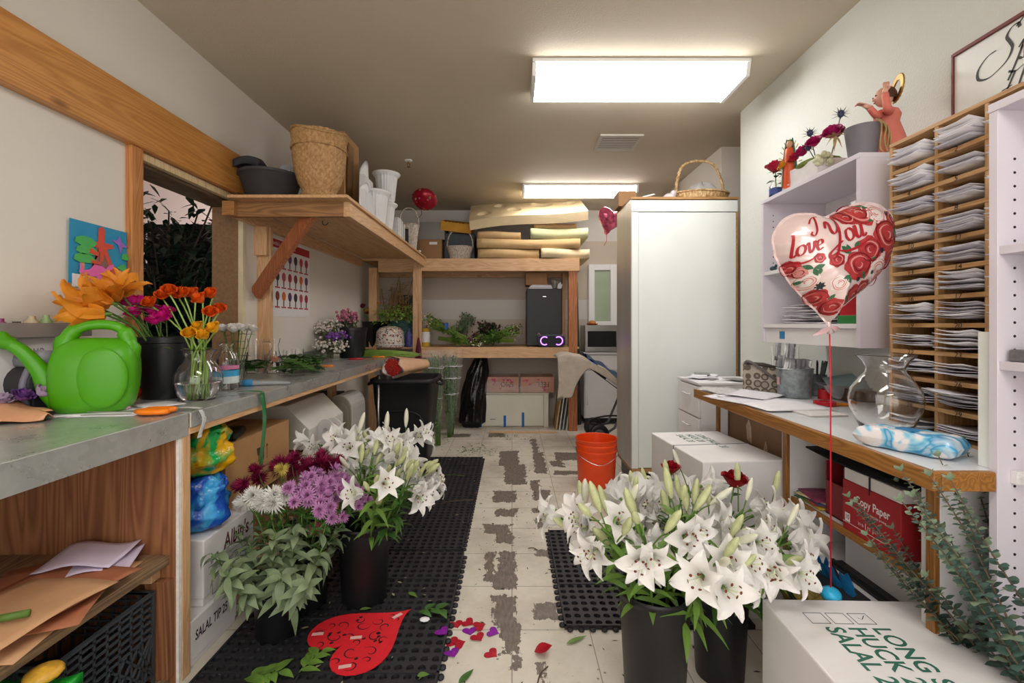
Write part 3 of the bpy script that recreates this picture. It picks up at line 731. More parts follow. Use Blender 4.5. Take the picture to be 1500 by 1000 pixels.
# ---- right foreground: two buckets of white lilies and two red roses
bucket(.445, 1.45, .112, .088, .385, 'taller black flower bucket in the right foreground, nearest the middle of the aisle')
bucket(.715, 1.60, .097, .078, .31, 'shorter black flower bucket beside the big white carton in the right foreground')
pr = [lily_proto(1, 2, 3, .42), lily_proto(2, 4, 1, .38), lily_proto(3, 2, 3, .46), lily_proto(4, 4, 1, .34), lily_proto(5, 3, 3, .40)]
fill(.47, 1.48, .09, 13, pr, 'white lily stem with open blooms and buds in the taller right-hand bucket', 'lilies in the taller right bucket', .20, .43, 11)
pr = [lily_proto(11, 4, 1, .40), lily_proto(12, 4, 1, .36), lily_proto(13, 4, 2, .42), lily_proto(14, 4, 0, .33)]
fill(.69, 1.60, .09, 14, pr, 'white lily stem with wide blooms in the shorter bucket by the white carton', 'lilies in the shorter right bucket', .17, .42, 12)
# ---- left group
bucket(-.645, 2.03, .114, .094, .345, 'black flower bucket of white lilies standing on the left mat beside the mums')
bucket(-.885, 1.99, .101, .085, .345, 'black flower bucket of maroon and lavender mums on the left mat')
bucket(-.91, 1.80, .0885, .073, .228, 'short black flower bucket of grey-green leaves on the left mat')
bucket(-.80, 2.43, .105, .09, .345, 'black flower bucket half hidden behind the lilies and mums')
pr = [lily_proto(21, 2, 3, .40), lily_proto(22, 3, 2, .36), lily_proto(23, 2, 3, .43), lily_proto(24, 3, 2, .38)]
fill(-.645, 2.05, .10, 13, pr, 'white lily stem with tall pale buds in the front bucket of the left mat', 'lilies in the left front bucket', .17, .46, 13, 'lily', (2.7, 5.0))
pr = [lily_proto(31, 4, 1, .44), lily_proto(32, 4, 1, .42), lily_proto(33, 3, 2, .46)]
fill(-.80, 2.44, .08, 9, pr, 'white lily stem in the rear bucket of the left mat, below the worktop', 'lilies in the left rear bucket', .17, .36, 14)
# ---- roses
def rose(R_=.026, layers=6, seed=1, ruffle=.0, open_=1.0):
    r = random.Random(seed); m = MB()
    for L in range(layers):
        f = (L + 1) / layers; npt = 3 if L < 2 else 5; rad = R_*(.22 + .78*f*open_) ; hh = R_*(1.75 - .55*f)
        for k in range(npt):
            a0 = 2*PI*k/npt + L*.9 + r.uniform(-.15, .15); half = PI/npt*1.35; vs, fs = [], []
            nu, nv = 6, 5
            for i in range(nu+1):
                for j in range(nv+1):
                    u, v = -1 + 2*i/nu, j/nv
                    bell = rad*(.35 + .75*math.sin(min(1, v*1.25)*PI/2)) * (1 + .22*f*max(0, v-.7)/.3)
                    bell *= 1 - .05*u*u + ruffle*math.sin(u*9+L*2+k)*v
                    z = hh*(v*(1 - .22*u*u*v)) - (.18*R_*f*max(0, v-.82)/.18)
                    a = a0 + u*half*(.45+.55*math.sin(PI*min(1, .18+v*.6)))
                    vs.append((bell*math.cos(a), bell*math.sin(a), z + ruffle*R_*math.cos(u*11+k)*v))
            for i in range(nu):
                for j in range(nv): fs.append((i*(nv+1)+j, (i+1)*(nv+1)+j, (i+1)*(nv+1)+j+1, i*(nv+1)+j+1))
            m.add(vs, fs, 0, True)
    return m
def rose_stem(loc, d, L, R_, m_, label, cat='rose', seed=1, group=None, name='rose', leaf=True, ruffle=0, open_=1.0, calyx=True):
    t = T(name, label, cat, loc, 0, group); d = Vector(d); e = d.normalized()*L
    P('stem', MB().tube(spline([(0,0,0), e*.5 + Vector((0,0,.01)), e], 4), .0026, 6), STEM, t)
    if leaf:
        l = MB()
        for k in range(4): l.leaf(e*(.45+.15*k), Vector((math.cos(k*2.2), math.sin(k*2.2), .4)), .05, .026, (0,0,1), .4)
        P('foliage', l, LEAFD, t)
    P('flower', rose(R_, 6, seed, ruffle, open_), m_, t, 0, None, e, orient(d))
    if calyx:
        c = MB()
        for k in range(5): c.leaf((0,0,0), (math.cos(k*1.257), math.sin(k*1.257), .3), R_*1.1, R_*.35, (0,0,1), .3, 0, 3)
        P('calyx', c, STEM, t, 0, None, e, orient(d))
    return t
ROSER = mat('red_rose_petal', '96101f', .45, var=.2, scale=30, thin=.1)
rose_stem((.58, 1.72, .33), (.02, -.02, 1), X(975,1.75)*0+.325, .028, ROSER, 'dark red rose standing among the lilies of the taller right bucket', seed=3)
rose_stem((.72, 1.62, .30), (.14, -.04, 1), .345, .036, ROSER, 'large dark red rose rising from the lilies in front of the white carton', seed=4)
# ---- mums
def mum(R_=.036, rows=6, n=18, seed=1, flat=False, w_=.2):
    r = random.Random(seed); m = MB()
    for q in range(rows):
        f = q/(rows-1) if rows > 1 else 1
        el = (1.35*(1-f) + (-.25 if not flat else .12)*f)
        for k in range(n):
            a = 2*PI*(k + .5*(q % 2))/n + r.uniform(-.06, .06); e = el + r.uniform(-.1, .1)
            d = Vector((math.cos(a)*math.cos(e), math.sin(a)*math.cos(e), math.sin(e)))
            m.leaf((0,0,.004*(1-f)), d, R_*(.72+.28*f)*r.uniform(.9, 1.05), R_*w_, (0,0,1), -.12 if e > .4 else .18, 0, 3, -.5, .55)
    return m
def mum_me(col, name, **kw):
    return mesh_of(mum(**kw), mat(name, col, .55, var=.18, scale=40, thin=.2), 'flower')
MUM_MAROON = [mum_me('8e1548', 'maroon_mum', R_=.052, seed=i) for i in (1, 2)]
MUM_WHITE = [mum_me('efeee8', 'white_mum', R_=.048, seed=3, n=16)]
MUM_YEL = [mum_me('d9c46a', 'yellow_mum', R_=.033, seed=4)]
def lav_me(seed):
    m = mum(.031, 3, 15, seed, True, .3); b = len(m.f); m2 = MB().ell((0,0,.004), (.009,.009,.005), 10, 6)
    m.add(m2.v, m2.f, 1, True)
    for k in range(12): m.leaf((0,0,.003), (math.cos(k*.52), math.sin(k*.52), .5), .013, .005, (0,0,1), .1, 1, 2)
    return mesh_of(m, [mat('lavender_petal', 'c68cc0', .5, var=.15, scale=40, thin=.2), mat('plum_eye', '6f1f56', .6)], 'flower')
MUM_LAV = [lav_me(5), lav_me(6)]
def spray(seed, kinds, nh, h, spread=.05, head_up=.4, name='chrysanthemum_stem', fol=LEAF, sc_=1.0):
    r = random.Random(seed); t = link(bpy.data.objects.new(name, None)); t.empty_display_size = .05
    m = MB().tube([(0,0,0), (.003,0,h*.5), (0,0,h*.8)], .003, 6); l = MB(); hs = []
    for k in range(nh):
        a = k*2.4 + r.uniform(-.4, .4); q = spread*math.sqrt((k+.3)/nh)
        p = Vector((q*math.cos(a), q*math.sin(a), h*r.uniform(.9, 1.04)))
        m.tube(spline([(0,0,h*.7), (q*.6*math.cos(a), q*.6*math.sin(a), h*.85), p], 3), .0016, 5)
        hs.append((p, Vector((math.cos(a)*(1-head_up)*q/spread + .5, math.sin(a)*(1-head_up)*q/spread, head_up+.2))))
    for k in range(12):
        a = k*2.4; z = h*(.35+.55*k/12)
        l.leaf((0,0,z), (math.cos(a), math.sin(a), .5), r.uniform(.035, .055), .016, (0,0,1), .5)
    P('stem', m, STEM, t); P('foliage', l, fol, t)
    for p, d in hs: put(r.choice(kinds), 'flower', t, p, orient(d), r.uniform(.85, 1.12)*sc_)
    return t
pr = [spray(41, MUM_MAROON, 2, .40, .035), spray(42, MUM_MAROON, 1, .42, .01), spray(43, MUM_MAROON, 2, .37, .04)]
G = 'maroon mums in the left mum bucket'
for k, (x, y, az, an) in enumerate(((-.93,2.05,2.0,.28), (-.90,2.03,1.7,.1), (-.87,2.04,1.2,.06), (-.95,2.0,2.9,.42), (-.94,1.97,3.3,.52), (-.97,2.03,2.5,.22), (-.88,2.06,1.2,.22), (-.95,1.95,3.5,.40), (-.84,2.05,.8,.12), (-.91,2.0,2.2,.20))):
    o = pr[k % 3] if k < 3 else dup(pr[k % 3]); o.location = (x, y, .19 + .012*(k % 3)); o.rotation_euler = lean(az, an); tag(o, 'maroon chrysanthemum stem in the mum bucket on the left mat', 'chrysanthemum', G)
pr = [spray(51, MUM_WHITE, 2, .36, .035, .2)]
for k, (x, y, az, an) in enumerate(((-.955,1.93,3.9,.36), (-.93,1.91,4.4,.28), (-.90,1.92,4.5,.30))):
    o = pr[0] if k == 0 else dup(pr[0]); o.location = (x, y, .18); o.rotation_euler = lean(az, an); tag(o, 'white chrysanthemum stem at the front of the mum bucket', 'chrysanthemum', 'white mums in the left mum bucket')
o = spray(55, MUM_YEL, 1, .40, .01); o.location = (-.92, 1.96, .19); o.rotation_euler = lean(3.9, .1); tag(o, 'single pale yellow chrysanthemum between maroon and white blooms', 'chrysanthemum')
pr = [spray(61, MUM_LAV, 6, .36, .065, .25), spray(62, MUM_LAV, 5, .34, .06, .2), spray(63, MUM_LAV, 7, .38, .075, .3)]
for k, (x, y, az, an) in enumerate(((-.84,1.95,-.2,.26), (-.83,1.93,-.5,.36), (-.86,1.91,-1.2,.34), (-.83,1.97,.3,.22), (-.87,1.93,-1.2,.16), (-.84,1.91,-.9,.46), (-.82,1.94,-.1,.44), (-.86,1.92,-.9,.24), (-.83,1.92,-.4,.14), (-.80,1.93,-.3,.55), (-.82,1.90,-.8,.58))):
    o = pr[k % 3] if k < 3 else dup(pr[k % 3]); o.location = (x, y, .21); o.rotation_euler = lean(az, an); tag(o, 'lavender daisy mum spray in the mum bucket', 'chrysanthemum', 'lavender mums in the left mum bucket')
o = S('pink_celosia', MB().ell((0,0,.02), (.035,.03,.03), 16, 10), mat('pink_crest', 'c9576c', .8, var=.3, scale=60, bmp=1, bscale=120), 'coral pink crested bloom low at the front of the mum bucket', 'flower', (-.805, 1.90, .345))
# grey-green leaf branches
def branch(seed, h, n, leafL, leafW, m_, name, droop=.35, start=.4, up=.6):
    r = random.Random(seed); t = link(bpy.data.objects.new(name, None)); t.empty_display_size = .05
    c = spline([(0,0,0), (.01,0,h*.5), (.03+r.uniform(0,.03),0,h)], 6); P('stem', MB().tube(c, .0024, 5), STEM, t)
    l = MB()
    for k in range(n):
        f = start + (1-start)*k/(n-1); p = c[min(len(c)-1, int(f*(len(c)-1)))]; a = k*2.4 + r.uniform(-.4, .4)
        l.leaf(p, (math.cos(a), math.sin(a), up + r.uniform(-.4, .5)), leafL*r.uniform(.75, 1.15), leafW*r.uniform(.8, 1.1), (0,0,1), droop + r.uniform(-.15, .3), 0, 5, .25)
    P('foliage', l, m_, t); return t
pr = [branch(71, .33, 24, .088, .030, SAGE, 'leaf_branch', .6), branch(72, .29, 22, .092, .031, SAGE, 'leaf_branch', .7), branch(73, .36, 26, .084, .028, SAGE, 'leaf_branch', .5)]
for k in range(20):
    o = pr[k % 3] if k < 3 else dup(pr[k % 3]); az = k*2.4; u = math.sqrt((k+.5)/20)
    o.location = (-.91 + .05*u*math.cos(az), 1.80 + .05*u*math.sin(az), .10); o.rotation_euler = lean(az, .78*u, k*.7)
    tag(o, 'grey-green leafy branch in the short bucket on the left mat', 'branch', 'leaf branches in the short bucket')
# eucalyptus at the right edge
def euc(seed, h, n, R_):
    r = random.Random(seed); t = link(bpy.data.objects.new('eucalyptus_stem', None)); t.empty_display_size = .05
    c = spline([(0,0,0), (.02,0,h*.5), (.05,.01,h*.8), (.07,.0,h)], 14); P('stem', MB().tube(c, [.003*(1-.6*i/(len(c)-1)) for i in range(len(c))], 5), mat('euc_stem', '6a5a48', .6), t)
    l = MB()
    for k in range(n):
        f = .3 + .7*k/n; p = c[min(len(c)-1, int(f*(len(c)-1)))]
        for s in (0, PI):
            a = k*1.57 + s + r.uniform(-.2, .2); q = R_*(1.15 - .65*k/n)
            l.leaf(p, (math.cos(a), math.sin(a), .35 + r.uniform(-.2, .3)), q*2.1, q*1.8, (0,0,1), .15, 0 if r.random() < .75 else 1, 4, .1, .9)
    for s in range(4): l.leaf(c[-1], (math.cos(s*1.6), math.sin(s*1.6), 1.2), .022, .014, (0,0,1), .1, 1, 3)
    P('foliage', l, [EUC, mat('euc_pale', '93a88c', .5, var=.2, thin=.2)], t); return t
pr = [euc(81, .72, 26, .0125), euc(82, .62, 23, .0135), euc(83, .80, 29, .012), euc(84, .55, 18, .017)]
bucket(1.33, .96, .10, .085, .34, 'black bucket of eucalyptus at the foot of the shelf unit')
G = 'eucalyptus stems beside the shelf unit'
EU0 = [(1.28,1.0,2.55,.55),(1.30,1.02,2.3,.42),(1.27,.98,2.8,.72),(1.30,1.0,2.0,.30),(1.29,.97,3.0,.58),(1.32,1.0,1.6,.22),(1.30,.95,3.3,.45),(1.33,.98,2.6,.16),(1.28,1.0,2.45,.80),(1.31,.96,2.9,.30),(1.30,.94,3.5,.28),(1.29,1.01,2.15,.62),(1.33,.94,3.9,.16),(1.27,.97,2.95,.86),(1.29,.99,2.7,.44),(1.31,.93,3.4,.36),(1.28,1.02,2.2,.52),(1.30,1.0,2.65,.62),(1.29,.95,3.2,.64),(1.31,1.02,1.9,.44),(1.30,.98,2.85,.22),(1.28,1.0,2.4,.70),(1.32,.95,3.0,.38),(1.30,.97,2.75,.50),(1.27,1.03,2.3,.60),(1.28,1.02,2.6,.48),(1.29,1.03,2.1,.36),(1.27,1.0,2.55,.68),(1.30,1.03,1.9,.30),(1.26,1.03,2.5,.55),(1.28,.96,2.9,.42),(1.31,1.03,1.7,.5)]
EU = [(x, y, az if an < .4 else 1.7+1.15*(az-1.6)/1.7, min(an, .74) if az < 2.7 else min(an, .50)) for x, y, az, an in EU0]
for k, (x, y, az, an) in enumerate(EU):
    o = pr[k % 4] if k < 4 else dup(pr[k % 4]); o.location = (x, y, .12); o.rotation_euler = lean(az, an, k*1.1)
    tag(o, 'silvery green eucalyptus stem leaning out beside the tall shelf unit', 'eucalyptus', G)
# ================================================================ RIGHT SIDE THINGS
def OZ(px, py, z): d = F*(H-z)/(py-476); return Vector((X(px, d), d, z))
def carton(name, loc, rz, w, l, h, m_, label, cat='carton', seam=True, group=None, tape=None):
    t = T(name, label, cat, loc, rz, group)
    P('box_body', MB().box(0, w, 0, l, 0, h-.004), m_, t, .003)
    P('flap', MB().box(.001, w/2-.0015, .001, l-.001, h-.004, h), m_, t, .001)
    P('flap', MB().box(w/2+.0015, w-.001, .001, l-.001, h-.004, h), m_, t, .001)
    if tape: P('tape', MB().box(w/2-.025, w/2+.025, -.0006, l+.0006, h, h+.0006), tape, t)
    return t
INKG = mat('green_ink', '2f6b58', .7, var=.1)
INKD = mat('dark_ink', '2a2c30', .7, var=.1)
INKM = mat('maroon_ink', '5e1c2c', .7, var=.1)
def lid_carton(name, loc, rz, w, l, h, label):
    t = T(name, label, 'carton', loc, rz)
    P('box_body', MB().box(.004, w-.004, .004, l-.004, 0, h*.55), WBOX, t, .003)
    P('lid', MB().box(0, w, 0, l, h*.12, h), WBOX, t, .005)
    return t
t = lid_carton('flower_carton', (.706, .50, .0), -.03, .475, .86, .40, 'large white carton in the right foreground with green lettering and three tick squares')
m = MB()
for s, bx in (('SALAL 25', .100), ('HUCK 25', .160), ('LONG SALAL', .222)): m.text(s, .066, basis((bx, .735, .4006), (0,-1,0), (1,0,0)), 0, .86, 0, 'LEFT', .0012)
P('green_lettering', m, INKG, t, 0, 'green printed lettering')
m = MB()
def frame_sq(m, x0, x1, y0, y1, z, w_=.0016):
    for a in ((x0,x1,y0,y0+w_),(x0,x1,y1-w_,y1),(x0,x0+w_,y0,y1),(x1-w_,x1,y0,y1)): m.box(*a, z, z+.0003)
for x0 in (.078, .138, .198): frame_sq(m, x0, x0+.05, .748, .795, .4004)
m.ribbon([(.215,.775),(.222,.768),(.238,.785)], .002, lambda a, b: (a, b, .4007))
P('tick_square', m, INKD, t)
for k in range(1):
    S('kraft_strip', MB().slab(lambda u, v: (-.02+.04*v, -.12+.24*u, .012*math.sin(PI*u)+.006*v), .003, 8, 2), CARDD, 'torn brown cardboard strip beside the large white carton', 'cardboard', (1.235, .78, .02), .2)
t = lid_carton('flower_carton', (.765, 1.86, .32), .0, .36, .52, .33, 'white carton with small green lettering and grey strap, upper one by the desk')
t.rotation_euler = (0, 0, .10)
m = MB()
for s, bx in (('SALAL 20', .10), ('HUCK 20', .150), ('LONG SALAL 20', .200)): m.text(s, .05, basis((bx, .46, .3306), (0,-1,0), (1,0,0)), 0, .72, 0, 'LEFT', .0006)
P('green_lettering', m, INKG, t, 0, 'green printed lettering')
P('strap', MB().box(-.001, .361, .26, .268, .0, .3312), mat('grey_strap', '8f9096', .6), t)
t = lid_carton('flower_carton', (.775, 1.87, .0), .0, .35, .50, .315, 'white carton at the bottom of the stack beside the desk')
t.rotation_euler = (0, 0, .10)
# copy paper on the desk shelf
RED = mat('red_carton', 'a8262c', .55, var=.08)
t = T('copy_paper_carton', 'red carton of copy paper on the upper desk shelf', 'carton', (1.118, 1.335, .5175))
P('box_body', MB().box(0, .24, 0, .235, 0, .165), RED, t, .003)
P('lid', MB().box(.003, .237, .003, .232, .1655, .205), WBOX, t, .003, 'white upper band')
P('strap', MB().box(-.0015, .002, .115, .119, .15, .206), BLK, t)
wi = mat('white_ink', 'f0ecec', .6, var=0); m = MB(); B_ = lambda y, z: basis((-.0012, y, z), (0,-1,0), (0,0,1))
m.text('Copy Paper', .036, B_(.175, .105), 0, .8, 0, 'LEFT', .0006)
P('title_lettering', m, wi, t)
m = MB().text('Multipurpose paper for everyday printing', .0115, B_(.20, .085), 0, .78).text('20 lb', .013, B_(.165, .04), 0).text('92', .013, B_(.125, .04), 0).text('8.5 x 11', .013, B_(.095, .04), 0)
P('small_lettering', m, wi, t)
m = MB()
for a in ((.03, .231, .026, .0272),): m.box(-.0012, -.0004, *a)
for y in (.132, .101): m.box(-.0012, -.0004, y, y+.001, .035, .055)
P('rule', m, wi, t)
P('number_patch', MB().box(-.0012, -.0004, .200, .222, .03, .058), wi, t); P('number_lettering', MB().text('10', .022, basis((-.0016, .2195, .038), (0,-1,0), (0,0,1)), 0, .8, 0, 'LEFT', .0006), RED, t)
S('black_slab', MB().slab(lambda u, v: (.0+.30*u, .03+.47*v, -.01*math.sin(PI*v)+.006*u), .006, 6, 8), mat('flat_black', '141416', .85), 'thin black slab lying on top of the red copy paper carton', 'folder', (1.12, 1.27, .733))  # thin flat black slab laid over the copy paper carton
o = S('magazine_holder', MB().box(0, .09, 0, .004, 0, .19).box(0, .004, .004, .09, 0, .12).box(.086, .09, .004, .09, 0, .19).box(0, .09, .09, .094, 0, .19).box(.0, .09, 0, .094, 0, .004), mat('crimson_card', '84202a', .5, var=.15), 'crimson open file box beside the copy paper carton', 'file box', (1.145, 1.60, .518), 0)
S('white_box', MB().box(0, .02, 0, .07, 0, .06), WBOX, 'small white box standing in the crimson file box', 'box', (1.152, 1.608, .523), 0, None, .002)
cols = ['c8a63a', '3f7a4a', 'b03a3a', '3a5a8a', 'd8c8a0', '8a3a5a']
for k in range(6):
    S('leaflet', MB().slab(lambda u, v: (-.06+.12*u, -.075+.15*v, .002*math.sin(4*u+k)), .003, 4, 3), mat('leaflet_%d' % k, cols[k], .6, var=.35, scale=30), 'bright %s leaflet in the pile on the upper desk shelf' % ('ochre', 'green', 'red', 'blue', 'cream', 'plum')[k], 'leaflet', (1.19, 1.775, .521+k*.0052), .3*math.sin(k*2), 'leaflets on the desk shelf')
t = T('drawer_organiser', 'low grey-white plastic storage box on the lower desk shelf', 'storage box', (1.20, 1.275, .3365))
P('box_body', MB().box(0, .22, 0, .40, 0, .13), WHITE, t, .006); P('lid', MB().box(-.006, .226, -.006, .406, .13, .15), WHITE, t, .003)
S('paper_trimmer', MB().box(0, .05, 0, .40, 0, .014).box(.002, .012, .01, .39, .014, .026).bar((-.02, .36, .02), (-.05, .27, .012), .012, .01), BLK, 'long black paper trimmer on the lower desk shelf', 'trimmer', (1.145, 1.28, .3368), 0, None, .002)
# gift bag and balloon weight under the desk
def lemon_print(m, cy, cz, R_, x, mi_r, mi_f):
    m.prism([(cy+R_*math.cos(a), cz+R_*math.sin(a)) for a in [2*PI*i/24 for i in range(24)]], x-.0008, x, mi_r, YZ(0,0))
    for k in range(8):
        a0, a1 = k*PI/4+.08, (k+1)*PI/4-.08
        m.prism([(cy+R_*.12*math.cos((a0+a1)/2), cz+R_*.12*math.sin((a0+a1)/2))] + [(cy+R_*.82*math.cos(a0+(a1-a0)*i/4), cz+R_*.82*math.sin(a0+(a1-a0)*i/4)) for i in range(5)], x-.0014, x-.0008, mi_f, YZ(0,0))
t = T('gift_bag', 'dark bag printed with lemon slices under the desk', 'bag', (1.00, 1.42, 0))
P('bag_body', MB().box(0, .10, 0, .26, 0, .36), mat('charcoal_paper', '2c2c30', .6), t, .004)
m = MB(); lemon_print(m, .11, .30, .045, -.0005, 0, 1); lemon_print(m, .21, .28, .04, -.0005, 0, 1); lemon_print(m, .04, .2, .04, -.0005, 0, 1); lemon_print(m, .2, .16, .045, -.0005, 0, 1)
P('lemon_print', m, [mat('lemon_rind', 'd8b34a', .6), mat('lemon_flesh', 'e6cf86', .6)], t, 0, 'yellow lemon slices')
TEAL = mat('blue_tissue', '1f7fc0', .6, var=.25, scale=20)
m = MB()
for k in range(9): m.leaf((.05, .03+.025*k, .34), (.3*math.sin(k*2), .2*math.cos(k*3), 1), .085, .07, (1,0,0), .2, 0, 3)
P('tissue_paper', m, TEAL, t, 0, 'blue tissue paper')
# ---- heart balloon
BX, BY, BZ = X(1215, 1.38), 1.38, Z(385, 1.38); q = 1.38/F
hp = [(1208,320),(1190,315),(1165,316),(1145,328),(1134,350),(1137,372),(1142,386),(1152,405),(1168,425),(1188,446),(1204,462),(1213,473),(1222,458),(1240,441),(1266,420),(1289,395),(1302,367),(1307,340),(1301,316),(1285,303),(1262,299),(1240,305),(1222,313)]
hp = [((x-1215)*q, (385-y)*q) for x, y in hp]
ho = spline([(x, z, 0) for x, z in hp + hp[:1]], 4)[:-1]; NH = len(ho); hc = Vector((0.005, .01, 0))
def heart_s(x, z):
    p = Vector((x, z, 0)) - hc; a = math.atan2(p.y, p.x); best = None
    for i in range(NH):
        u, v = ho[i] - hc, ho[(i+1) % NH] - hc
        den = (v.x-u.x)*p.y - (v.y-u.y)*p.x
        if abs(den) < 1e-12: continue
        s_ = (u.y*p.x - u.x*p.y) / den; tt = (u.x*(v.y-u.y) - u.y*(v.x-u.x)) / -den if False else None
        w_ = u + (v-u)*s_
        if 0 <= s_ <= 1 and w_.dot(p) > 0: best = p.length / max(1e-6, w_.length); break
    return best if best is not None else 0
TH = .085
def puff(s): return TH * max(0, 1 - s**2.4) ** .62
t = T('heart_balloon', 'heart-shaped foil balloon printed with roses and the words I love You, on a red ribbon', 'balloon', (BX, BY, BZ))
m = MB(); vs, fs = [], []
NR_ = 12
for side in (-1, 1):
    b0 = len(vs)
    for k in range(NR_+1):
        s = k/NR_
        for i in range(NH):
            p = hc + (ho[i]-hc)*s; wr = 1 + .05*math.sin(i*1.9)*s**6*(1-s)*8
            vs.append((p.x, side*puff(s)*wr, p.y))
    for k in range(NR_):
        for i in range(NH):
            f = (b0+k*NH+i, b0+k*NH+(i+1) % NH, b0+(k+1)*NH+(i+1) % NH, b0+(k+1)*NH+i); fs.append(f if side < 0 else f[::-1])
b0 = len(vs)
for s in (1.0, 1.045):
    for i in range(NH):
        p = hc + (ho[i]-hc)*s; vs.append((p.x, .002*math.sin(i*1.3), p.y))
for i in range(NH): fs.append((b0+i, b0+(i+1) % NH, b0+NH+(i+1) % NH, b0+NH+i))
m.add(vs, fs, 0, True)
FOIL = mat('pink_white_foil', 'e2cbc8', .16, .25, var=.05, scale=12, bmp=.25, bscale=9)
P('foil_body', m, FOIL, t)
def on_heart(x, z, o=.0012): return (x, -puff(min(1, heart_s(x, z))) - o, z)
PR = [mat('print_red', 'b23a3c', .25, .2, var=.25, scale=60), mat('print_dark_red', '7e2028', .25, .2), mat('print_pink', 'd98f8a', .25, .2), mat('print_white', 'e9dfdb', .25, .2), mat('print_green', '3d6a4c', .25, .2, var=.3, scale=80), mat('print_black', '22282e', .3, .1)]
m = MB()
def blob(cx, cz, R_, mi, lob=5, amp=.1, o=.0012, a0=0, sq=1.0, nr=3):
    n = 22; vs, fs = [], []
    for k in range(nr+1):
        for i in range(n):
            a = 2*PI*i/n; r_ = R_*k/nr*(1+amp*math.cos(lob*a+a0)); x, z = cx+r_*math.cos(a), cz+r_*sq*math.sin(a)
            if heart_s(x, z) > 1.0:
                p = hc + (Vector((x,z,0))-hc)/heart_s(x, z); x, z = p.x, p.y
            vs.append(on_heart(x, z, o))
    for k in range(nr):
        for i in range(n): fs.append((k*n+i, k*n+(i+1)%n, (k+1)*n+(i+1)%n, (k+1)*n+i))
    m.add(vs, fs, mi, True)
def bp(px, py): return ((px-1215)*q, (385-py)*q)
def rosette(px, py, R_, mi=0, mi2=1, sd=0):
    x, z = bp(px, py); R_ *= q; blob(x, z, R_, mi, 6, .09, .0012, sd)
    for k, f in enumerate((.82, .6, .4, .2)):
        pts = [(x + R_*f*math.cos(a)*(1+.1*math.sin(3*a)), z + R_*f*math.sin(a)) for a in [sd + k*1.7 + i*.35 for i in range(14 - k)]]
        m.ribbon(pts, lambda t, dx, dy: R_*.11*math.sin(PI*t)+.0004, lambda a, b: on_heart(a, b, .0022), mi2 if k % 2 == 0 else 2)
def leafp(px, py, L, ang, mi=4):
    x, z = bp(px, py); L *= q
    pts = [(x + L*t*math.cos(ang), z + L*t*math.sin(ang)) for t in [i/6 for i in range(7)]]
    m.ribbon(pts, lambda t, dx, dy: L*.5*math.sin(PI*t)+.0002, lambda a, b: on_heart(a, b, .0016), mi)
for a in ((1240,318,20),(1222,324,12),(1262,318,16,3,2),(1290,325,14),(1288,380,18),(1243,372,19),(1300,355,10),(1274,350,24),(1228,393,20),(1262,398,17,3,2),(1246,425,13),(1232,434,15),(1272,408,13,2,1),(1150,396,11,0,1),(1185,438,13),(1205,450,12),(1170,415,13,3,2),(1198,386,10,0,1),(1177,383,7,0,1),(1205,418,11,3,2),(1160,402,8,2,1)): rosette(*a, sd=a[0]*.7)
for px, py, L, a in ((1290,352,16,.5),(1290,352,16,1.5),(1290,352,15,-.4),(1215,378,14,1.9),(1215,378,16,2.4),(1222,372,13,1.2),(1172,397,13,2.8),(1172,397,13,.4),(1172,397,12,-1),(1212,408,12,-1),(1208,412,10,.5),(1255,384,10,3),(1158,418,10,.5),(1240,412,12,2),(1220,445,12,2),(1198,440,9,1),(1256,310,12,2.6),(1243,330,10,0),(1180,405,9,1.6)): leafp(px, py, L, a)
for px, py, r_ in ((1282,318,4),(1290,320,3),(1263,372,4),(1184,421,5),(1252,402,3),(1276,395,3),(1230,412,3)): x, z = bp(px, py); blob(x, z, r_*q, 5, 7, .3)
P('rose_print', m, PR, t, 0, 'printed red roses and leaves')
m = MB(); fm = lambda a, b: on_heart(a, b, .0026)
def bs(word, px, py, size): x, z = bp(px, py); script(m, word, x, z, size*q, fm, .035, .13, 0, .25, .30)
bs('I', 1172, 350, 27); bs('love', 1146, 382, 31); bs('You', 1189, 368, 38)
pts = [bp(*p) for p in ((1195,372),(1210,374),(1230,366),(1248,352))]; m.ribbon([(p.x, p.y) for p in spline([(a, b, 0) for a, b in pts], 8)], lambda t, dx, dy: .006*math.sin(PI*t)+.001, fm, 0)
pts = [bp(*p) for p in ((1146,384),(1156,389),(1166,386),(1176,378))]; m.ribbon([(p.x, p.y) for p in spline([(a, b, 0) for a, b in pts], 8)], lambda t, dx, dy: .004*math.sin(PI*t)+.001, fm, 0)
P('red_lettering', m, mat('balloon_red_ink', 'a3202a', .25, .1, var=0), t)
zt = (385-473)*q
P('neck', MB().tube([(-.003,0,zt+.008), (-.002,0,zt-.012), (.004,0,zt-.03)], [.008,.004,.010], 8), FOIL, t)
RIB = mat('red_ribbon', 'c2182c', .35, var=.1)
P('ribbon', MB().tube([(0,0,zt-.008), (.002,-.002,-.35), (.004,.0,-.975)], .0022, 6), RIB, t, 0, 'thin red ribbon')
m = MB(); m.leaf((0,-.004,zt-.012), (-1,-.3,-.5), .06, .016, (0,-1,0), .3); m.leaf((0,-.004,zt-.012), (1,-.2,-.2), .04, .014, (0,-1,0), .5)
P('bow', m, mat('pale_pink_ribbon', 'd9b0b4', .3, .2), t)
P('weight', MB().ell((.004,0,-.985), (.028,.028,.022), 16, 10), mat('cyan_plastic', '2aa3d0', .35), t, 0, 'cyan balloon weight')
